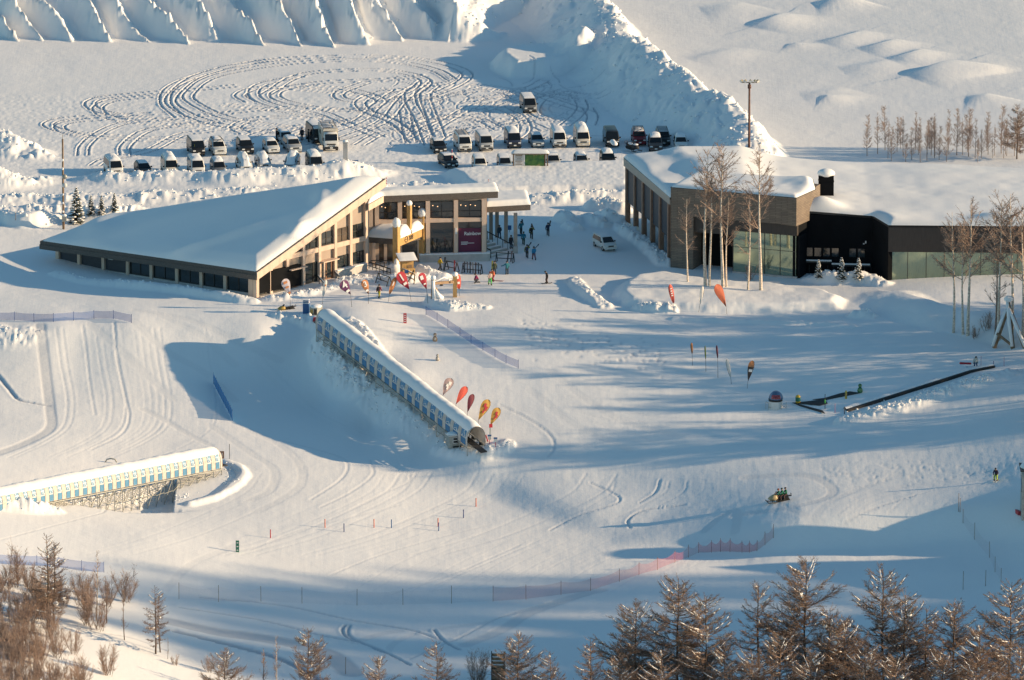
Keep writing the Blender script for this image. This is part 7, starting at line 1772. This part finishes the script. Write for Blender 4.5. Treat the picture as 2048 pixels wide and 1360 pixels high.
mb = MB(); WGt.box(mb, .36, WGt.L - .36, 3.35, 4.45, -.16, .16); sb_ = mb.build('signboard', M['log'], o)
text_mesh('308', .85, M['ink'], sb_, WGt, WGt.L * .5 - .55, 3.6, .18, bold=.02)
mb = MB(); q = [WGt.P(WGt.L * .5 - 1.25 + .42 * math.cos(a), 3.9 + .38 * math.sin(a), .19) for a in np.linspace(0, 6.283, 13)]; mb.tube(q, .05, 5, caps=False); mb.tube([WGt.P(WGt.L * .5 - 1.45, 3.9, .19), WGt.P(WGt.L * .5 - 1.05, 3.9, .19)], .05, 5); mb.build('emblem', M['ink'], sb_)
for t0, t1, h in ((.4, WGt.L * .46, 1.5), (WGt.L * .5, WGt.L - .45, 1.25)):
    mb = MB(); rows = []
    for k in range(9):
        t = t0 + (t1 - t0) * k / 8; e = math.sin(math.pi * (k + .35) / 8.7) ** .45; rows.append([WGt.P(t, 4.44, .38), WGt.P(t, 4.5 + h * .55 * e, .42), WGt.P(t, 4.5 + h * e, .1), WGt.P(t, 4.5 + h * .8 * e, -.3), WGt.P(t, 4.44, -.42)])
    mb.grid(np.array(rows)); mb.build('board_snow', M['snowcap'], sb_)
mb = MB(); q = WGt.P(-.25, 0, .25); mb.blob((q[0] - .3, q[1], .3), (1.1, 1.5, 1.0), jit=.12); mb.blob((q[0] - .15, q[1], 1.1), (.35, .4, .9), jit=.1); mb.build('drift', M['snowcap'], o)
p = G(816, 548); o = thing('kiosk', 'small golden timber kiosk with a tilted snow covered lean-to roof', 'kiosk', tuple(p), rad(14))
mb = MB(); mb.box((0, .6, .75), (1.5, 1.3, 1.9)); mb.build('wall', M['log'], o); mb = MB(); mb.box((.2, -.07, .9), (.6, .04, .55)); mb.build('hatch', M['log_dark'], o)
mb = MB(); mb.prism([(-1.25, -.5, 1.75), (1.2, -.5, 1.75), (1.2, 1.7, 2.35), (-1.25, 1.7, 2.35)], (0, 0, .1)); r_ = mb.build('roof', M['log_dark'], o, fix=True)
mb = MB(); mb.grid(np.array([[(x, y, 1.86 + (y + .5) * .273 + .07 * (1 if abs(x) < 1.1 and -.45 < y < 1.65 else 0)) for x in np.linspace(-1.22, 1.17, 9)] for y in np.linspace(-.48, 1.68, 9)])); mb.build('roof_snow', M['snowcap'], r_)
mb = MB(); mb.box((0, -.35, .35), (1.7, .06, .8)); mb.beam((-.85, -.35, .78), (.85, -.35, .78), .08); mb.build('counter', M['log'], o)
p = G(866, 596); q = G(910, 594); o = thing('bell_frame', 'timber frame with two hanging bells on two snow plastered posts', 'bell frame', tuple(p)); dlt = q - p
mb = MB(); mb.box((0, 0, 1.2), (.5, .5, 3.0), taper=.85); pp = mb.build('post', M['log_dark'], o)
mb = MB(); mb.tube([(.15, -.15, -.2), (.12, -.2, .8), (.06, -.15, 1.6), (.03, -.05, 2.3)], [.36, .24, .22, .26], 9); mb.blob((.03, 0, 2.62), (.36, .36, .34), jit=.06); mb.tube([(1.1, -.1, -.1), (.6, -.15, .5), (.25, -.2, 1.2)], [.4, .28, .15], 8); mb.build('snow_coat', M['snowcap'], pp)
mb = MB(); mb.beam((1.0, .1, 0), (.35, .1, 1.3), .2); mb.build('brace', M['log'], o)
mb = MB(); mb.box((dlt[0], dlt[1], dlt[2] + 1.35), (.52, .52, 3.0)); pp = mb.build('post', M['log'], o); mb = MB(); mb.blob((dlt[0], dlt[1], dlt[2] + 2.95), (.40, .40, .34), jit=.05); mb.build('snow_cap', M['snowcap'], pp)
mb = MB(); mb.beam((.2, -.1, 1.95), (dlt[0] - .2, dlt[1] - .1, dlt[2] + 2.0), .3, .34); cb = mb.build('crossbeam', M['log_dark'], o); mb = MB(); mb.tube([(.3, 0, 2.13), (dlt[0] * .5, dlt[1] * .5, 2.15), (dlt[0] - .3, dlt[1], dlt[2] + 2.17)], [.05, .08, .05], 7); mb.build('snow_cap', M['snowcap'], cb)
for t in (.38, .72):
    b_ = dlt * t; mb = MB(); mb.tube([(b_[0], b_[1], 1.86), (b_[0], b_[1], 1.55)], .02, 5); mb.tube([(b_[0], b_[1], 1.6), (b_[0], b_[1], 1.45), (b_[0], b_[1], 1.22)], [.06, .15, .26], 10); bl = mb.build('bell', M['black'], o); mb = MB(); mb.blob((b_[0], b_[1], 1.5), (.15, .15, .12)); mb.build('snow_cap', M['snowcap'], bl)
def ski_rack(u0, v0, u1, v1, label, skis=0, colp='black'):
    a = G(u0, v0); b = G(u1, v1); o = thing('ski_rack', label, 'ski rack', tuple(a)); d = b - a; n_ = np.cross(d, [0, 0, 1]); n_ /= np.linalg.norm(n_)
    for t in (0, 1):
        mb = MB(); c = d * t; mb.beam(c + n_ * .5 + [0, 0, -.1], c + [0, 0, 1.25], .09); mb.beam(c - n_ * .5 + [0, 0, -.1], c + [0, 0, 1.25], .09); mb.beam(c + n_ * .45, c - n_ * .45, .07); mb.build('trestle_leg', M[colp], o)
    for z, k in ((1.2, .03), (.55, .3)):
        mb = MB(); mb.beam(n_ * k + [0, 0, z], d + n_ * k + [0, 0, z], .09); mb.build('rail', M[colp], o)
    if skis:
        mb = MB()
        mb.tube([tuple(V3(0, 0, 1.27)), tuple(d * .5 + [0, 0, 1.29]), tuple(d + [0, 0, 1.27])], .05, 5); mb.build('snow_cap', M['snowcap'], o)
    return a, d, n_
a, d, n_ = ski_rack(893, 540, 914, 544, 'black ski rack next to the yellow jacketed person'); ski_pair(a + d * .85 + n_ * .2 + V3(0, 0, .85), (.04, -.2, 1), n_, 1.6, (.30, .03, .04), 'red skis leaning on the rack next to the yellow jacket', .05)
a, d, n_ = ski_rack(926, 545, 963, 548, 'black ski rack loaded with skis in front of the plinth')
for k, c in enumerate(((.04, .05, .07), (.10, .10, .12), (.03, .03, .03), (.20, .21, .22), (.05, .03, .03), (.06, .08, .10))): ski_pair(a + d * (.12 + .15 * k) + n_ * .22 + V3(0, 0, .82), (.03 * (-1) ** k, -.25, 1), n_, 1.65, c, 'skis leaning in the loaded rack before the plinth', .05, group='skis in the loaded rack')
a, d, n_ = ski_rack(993, 523, 1027, 525, 'black ski rack at the foot of the covered steps', 1)
for k, c in enumerate(((.04, .05, .06), (.25, .18, .18))): ski_pair(a + d * (.7 + .2 * k) + n_ * .22 + V3(0, 0, .85), (.1, -.25, 1), n_, 1.6, c, ('dark skis leaning on the rack by the covered steps', 'pinkish skis leaning on the rack by the covered steps')[k], .05)
ski_rack(757, 564, 779, 572, 'snow topped rack left of the flag marked 1', 1); a, d, n_ = ski_rack(805, 556, 829, 566, 'timber rack with a blue notice right of the flag marked 1', 1, 'log_dark')
mb = MB(); mb.box(tuple(a + d * .35 + n_ * .12 + V3(0, -.1, 1.1)), (.5, .04, .45)); o = mb.build('notice', M['blue']); tag(o, 'square blue notice on the timber rack by the kiosk', 'notice')
ski_pair(a + d * .75 + n_ * .4 + V3(0, 0, .8), (.45, -.2, 1), n_, 2.0, (.06, .035, .03), 'dark skis leaning across the timber rack', .05)
for (u0, v0, u1, v1, lb) in ((630, 556, 647, 573, 'left ramp rail by the gable doors'), (660, 545, 678, 560, 'right ramp rail by the gable doors')):
    a = G(u0, v0) + V3(0, 0, .75); b = G(u1, v1) + V3(0, 0, .55); o = thing('hand_rail', lb, 'handrail', tuple(a)); mb = MB(); mb.beam((0, 0, 0), tuple(b - a), .2, .14); mb.build('rail', M['dark_frame'], o); mb = MB(); mb.tube([(0, 0, .1), tuple((b - a) + [0, 0, .1])], .07, 5); mb.build('snow_cap', M['snowcap'], o)
    for t in (.05, .5, .95): mb = MB(); q = (b - a) * t; mb.beam(tuple(q), tuple(q + [0, 0, -.9]), .09); mb.build('post', M['dark_frame'], o)

# ---- lamp poles, map board, blue signs, tripod, hut, stack
p = atz(1498, 338, 0); o = thing('floodlight_pole', 'tall rusty floodlight mast behind the modern hall', 'light pole', tuple(p)); Hh = 172 * p_scale(p)
mb = MB(); mb.tube([(0, 0, -.5), (0, 0, Hh)], [.19, .13], 9); mb.tube([(0, 0, Hh - .8), (0, 0, Hh - .3)], .24, 8); mb.build('pole', mat('rusty_steel', (.13, .06, .045), .7, var=.3), o)
mb = MB(); mb.beam((-1.1, 0, Hh), (1.2, 0, Hh), .1); mb.build('crossarm', M['log_dark'], o)
for x, rz in ((-1.05, -.8), (-.55, -.4), (.15, 0.1), (.75, .9), (1.15, .5)):
    mb = MB(); T = Matrix.Translation((x, -.1, Hh + .22)) @ Matrix.Rotation(rz, 4, 'Z') @ Matrix.Rotation(.5, 4, 'X'); mb.add([tuple(T @ Vector((r * math.cos(a), y, r * math.sin(a)))) for y, r in ((-.12, .25), (.18, .14)) for a in np.linspace(0, 5.5, 8)], [(i, (i + 1) % 8, 8 + (i + 1) % 8, 8 + i) for i in range(8)] + [tuple(range(8, 16))]); mb.add([tuple(T @ Vector((.23 * math.cos(a), -.11, .23 * math.sin(a)))) for a in np.linspace(0, 5.5, 8)], [tuple(range(8))[::-1]], 1); mb.build('floodlight', [M['khaki'], M['headlamp']], o)
p = atz(127, 451, -.2); o = thing('lamp_pole', 'dark pole with two round lamps and a box, left of the lodge', 'light pole', tuple(p)); Hh = 172 * p_scale(p)
mb = MB(); mb.tube([(0, 0, -.5), (0, 0, Hh)], [.16, .11], 8); mb.tube([(0, 0, Hh), (0, 0, Hh + .6)], .03, 5); mb.build('pole', M['log_dark'], o)
for z, c in ((6.6, 'galv'), (5.45, 'tarp')):
    mb = MB(); mb.tube([(.22, -.2, z), (.22, -.42, z)], [.34, .30], 12); mb.beam((0, 0, z), (.22, -.2, z), .08); mb.build('round_lamp', M[c], o)
mb = MB(); mb.box((.12, -.2, .95), (.6, .4, .7)); bx_ = mb.build('switch_box', M['galv'], o); mb = MB(); mb.blob((.12, -.2, 1.4), (.33, .26, .2)); mb.build('snow_cap', M['snowcap'], bx_)
mb = MB()
for k in range(7): mb.blob((-.02, -.12, 1.9 + k * 1.15), (.12, .12, .16), jit=.2)
mb.build('rime', M['snowcap'], o)
p = atz(1062, 333, 1.1); o = thing('map_board', 'green piste map board under a snow roof at the edge of the car park', 'sign board', tuple(p))
for x in (-2.35, 1.85, 2.2):
    mb = MB(); mb.box((x, .05, .7), (.18, .2, 2.6)); mb.build('post', M['log_dark'], o)
mb = MB(); mb.box((-1.55, 0, .75), (1.35, .1, 1.85)); a_ = mb.build('notice_panel', M['tarp'], o); mb = MB()
for k in range(7): mb.box((-1.62, -.06, 1.5 - k * .2), (.9 - .3 * (k % 3 == 2), .012, .06 if k else .12))
mb.build('lettering', M['log_dark'], a_)
def mapmat():
    m, n, l, p_ = newmat('piste_map'); tc = n.new('ShaderNodeTexCoord'); nz = n.new('ShaderNodeTexNoise'); nz.inputs['Scale'].default_value = 1.6; nz.inputs['Detail'].default_value = 3; cr = n.new('ShaderNodeValToRGB')
    e = cr.color_ramp.elements; e[0].position = .38; e[0].color = (.015, .10, .03, 1); e[1].position = .62; e[1].color = (.09, .20, .04, 1); x = e.new(.66); x.color = (.28, .24, .10, 1); l.new(tc.outputs['Object'], nz.inputs['Vector']); l.new(nz.outputs[0], cr.inputs[0]); l.new(cr.outputs[0], p_.inputs['Base Color']); p_.inputs['Roughness'].default_value = .5; return m
mb = MB(); mb.box((.5, 0, .75), (2.65, .1, 1.75)); mb.build('map_panel', mapmat(), o)
mb = MB(); mb.box((-.1, .1, 1.78), (5.0, .9, .12)); r_ = mb.build('roof', M['log_dark'], o); mb = MB(); mb.grid(np.array([[(x, y, 1.85 + .42 * max(0, 1 - (abs(x + .1) / 2.55) ** 8) ** .5 * max(0, 1 - (abs(y - .1) / .5) ** 4) ** .5) for x in np.linspace(-2.65, 2.45, 25)] for y in np.linspace(-.4, .6, 9)])); mb.build('roof_snow', M['snowcap'], r_)
for (u, v, z, w_, h, lb) in ((707, 331, 1.3, 1.3, .6, 'blue sign in the snow right of the concrete pillar'), (1019, 462, .2, .5, .6, 'small blue sign between the canopy columns')):
    p = atz(u, v, z); o = thing('road_sign', lb, 'sign', tuple(p)); mb = MB(); mb.box((0, 0, .45), (w_, .06, h)); mb.build('board', M['blue'], o); mb = MB(); mb.beam((0, .05, -.9), (0, .05, .6), .07); mb.build('post', M['galv'], o)
for (u, v, h, lb) in ((904, 336, 38, 'red and white banded pole before the black car'), (773, 372, 18, 'short red and white pole behind the lodge wing'), (977, 372, 14, 'short red and white pole near the wing roof corner')):
    p = G(u, v); o = thing('snow_pole', lb, 'pole', tuple(p)); Hh = h * p_scale(p); mb = MB(); mb.tube([(0, 0, -.3), (0, 0, Hh)], .05, 6); mb.build('pole', M['white'], o)
    for k in range(3): mb = MB(); mb.tube([(0, 0, Hh * (.2 + .3 * k)), (0, 0, Hh * (.35 + .3 * k))], .056, 6); mb.build('band', M['redp'], o)
p = G(2012, 694); o = thing('timber_tripod', 'big snowy timber tripod at the right frame edge', 'tripod', tuple(p)); s = p_scale(p)
ap = V3(5 * s, 1.0, 78 * s)
for k, (u, v) in enumerate(((1987, 696), (2026, 697), (2052, 697))):
    q = G(u, v) - p; mb = MB(); e = ap + (ap - q) * (.14 if k == 1 else -.08); mb.beam(q + [0, 0, -.3], e, .48 if k < 2 else .4, .34); lg = mb.build('leg', M['log_dark'], o)
    n_ = V3(-.18, -.12, .24); mb = MB(); mb.tube([tuple(q + n_ * .7 + [0, 0, .1]), tuple(q + (e - q) * .5 + n_), tuple(e + n_ * .7)], [.2, .25, .18], 7); mb.build('leg_snow', M['snowcap'], lg)
q = G(2026, 697) - p; mb = MB(); mb.beam(V3(-18 * s, 0, 27 * s), q + [0, 0, .3], .26); mb.build('brace', M['log_dark'], o); mb = MB(); mb.blob(tuple(ap + [0, 0, .9]), (.6, .55, .42), jit=.08); mb.build('snow_cap', M['snowcap'], o)
p = G(2072, 1024); o = thing('lift_hut', 'corrugated metal hut with a snowy roof cut by the right frame edge', 'hut', tuple(p))
mb = MB(); mb.box((0, 0, 2.4), (3.6, 3.5, 6.0)); mb.build('wall', M['galv'], o); mb = MB(); mb.box((-1.82, -.3, 3.6), (.06, 2.2, 1.6)); mb.build('window', M['glass'], o); mb = MB(); mb.box((0, 0, 5.5), (4.0, 3.9, .16)); r_ = mb.build('roof', M['dark_frame'], o); mb = MB(); mb.blob((0, 0, 5.6), (2.0, 1.95, .7), seg=16, rings=8); mb.build('roof_snow', M['snowcap'], r_)
p = G(2037, 1030); mb = MB(); mb.loft([[(x * s_, y * s_, z) for x, y in ((-.35, -.6), (.35, -.6), (.35, .6), (-.35, .6))] for s_, z in ((.75, .05), (1, .5), (1.05, .52))], 0, False); o = mb.build('rescue_sled', M['redp'], None, tuple(p), (0, .25, .3)); tag(o, 'dark red sled tub against the metal hut', 'sled')
p = G(997, 1372); o = thing('timber_stack', 'dark slatted timber stack with snowy ledges at the bottom edge', 'timber stack', tuple(p), rad(-6))
for k in range(9):
    mb = MB(); mb.box((0, 0, .2 + k * .46), (1.5, 1.2, .30)); b_ = mb.build('slat', M['log_dark'], o)
    if k > 4: mb = MB(); mb.box((0, -.05, .39 + k * .46), (1.44, 1.2, .09)); mb.build('snow_ledge', M['snowcap'], b_)
for x in (-.72, .72): mb = MB(); mb.beam((x, -.66, -.3), (x, -.66, 4.3), .1); mb.build('post', M['black'], o)
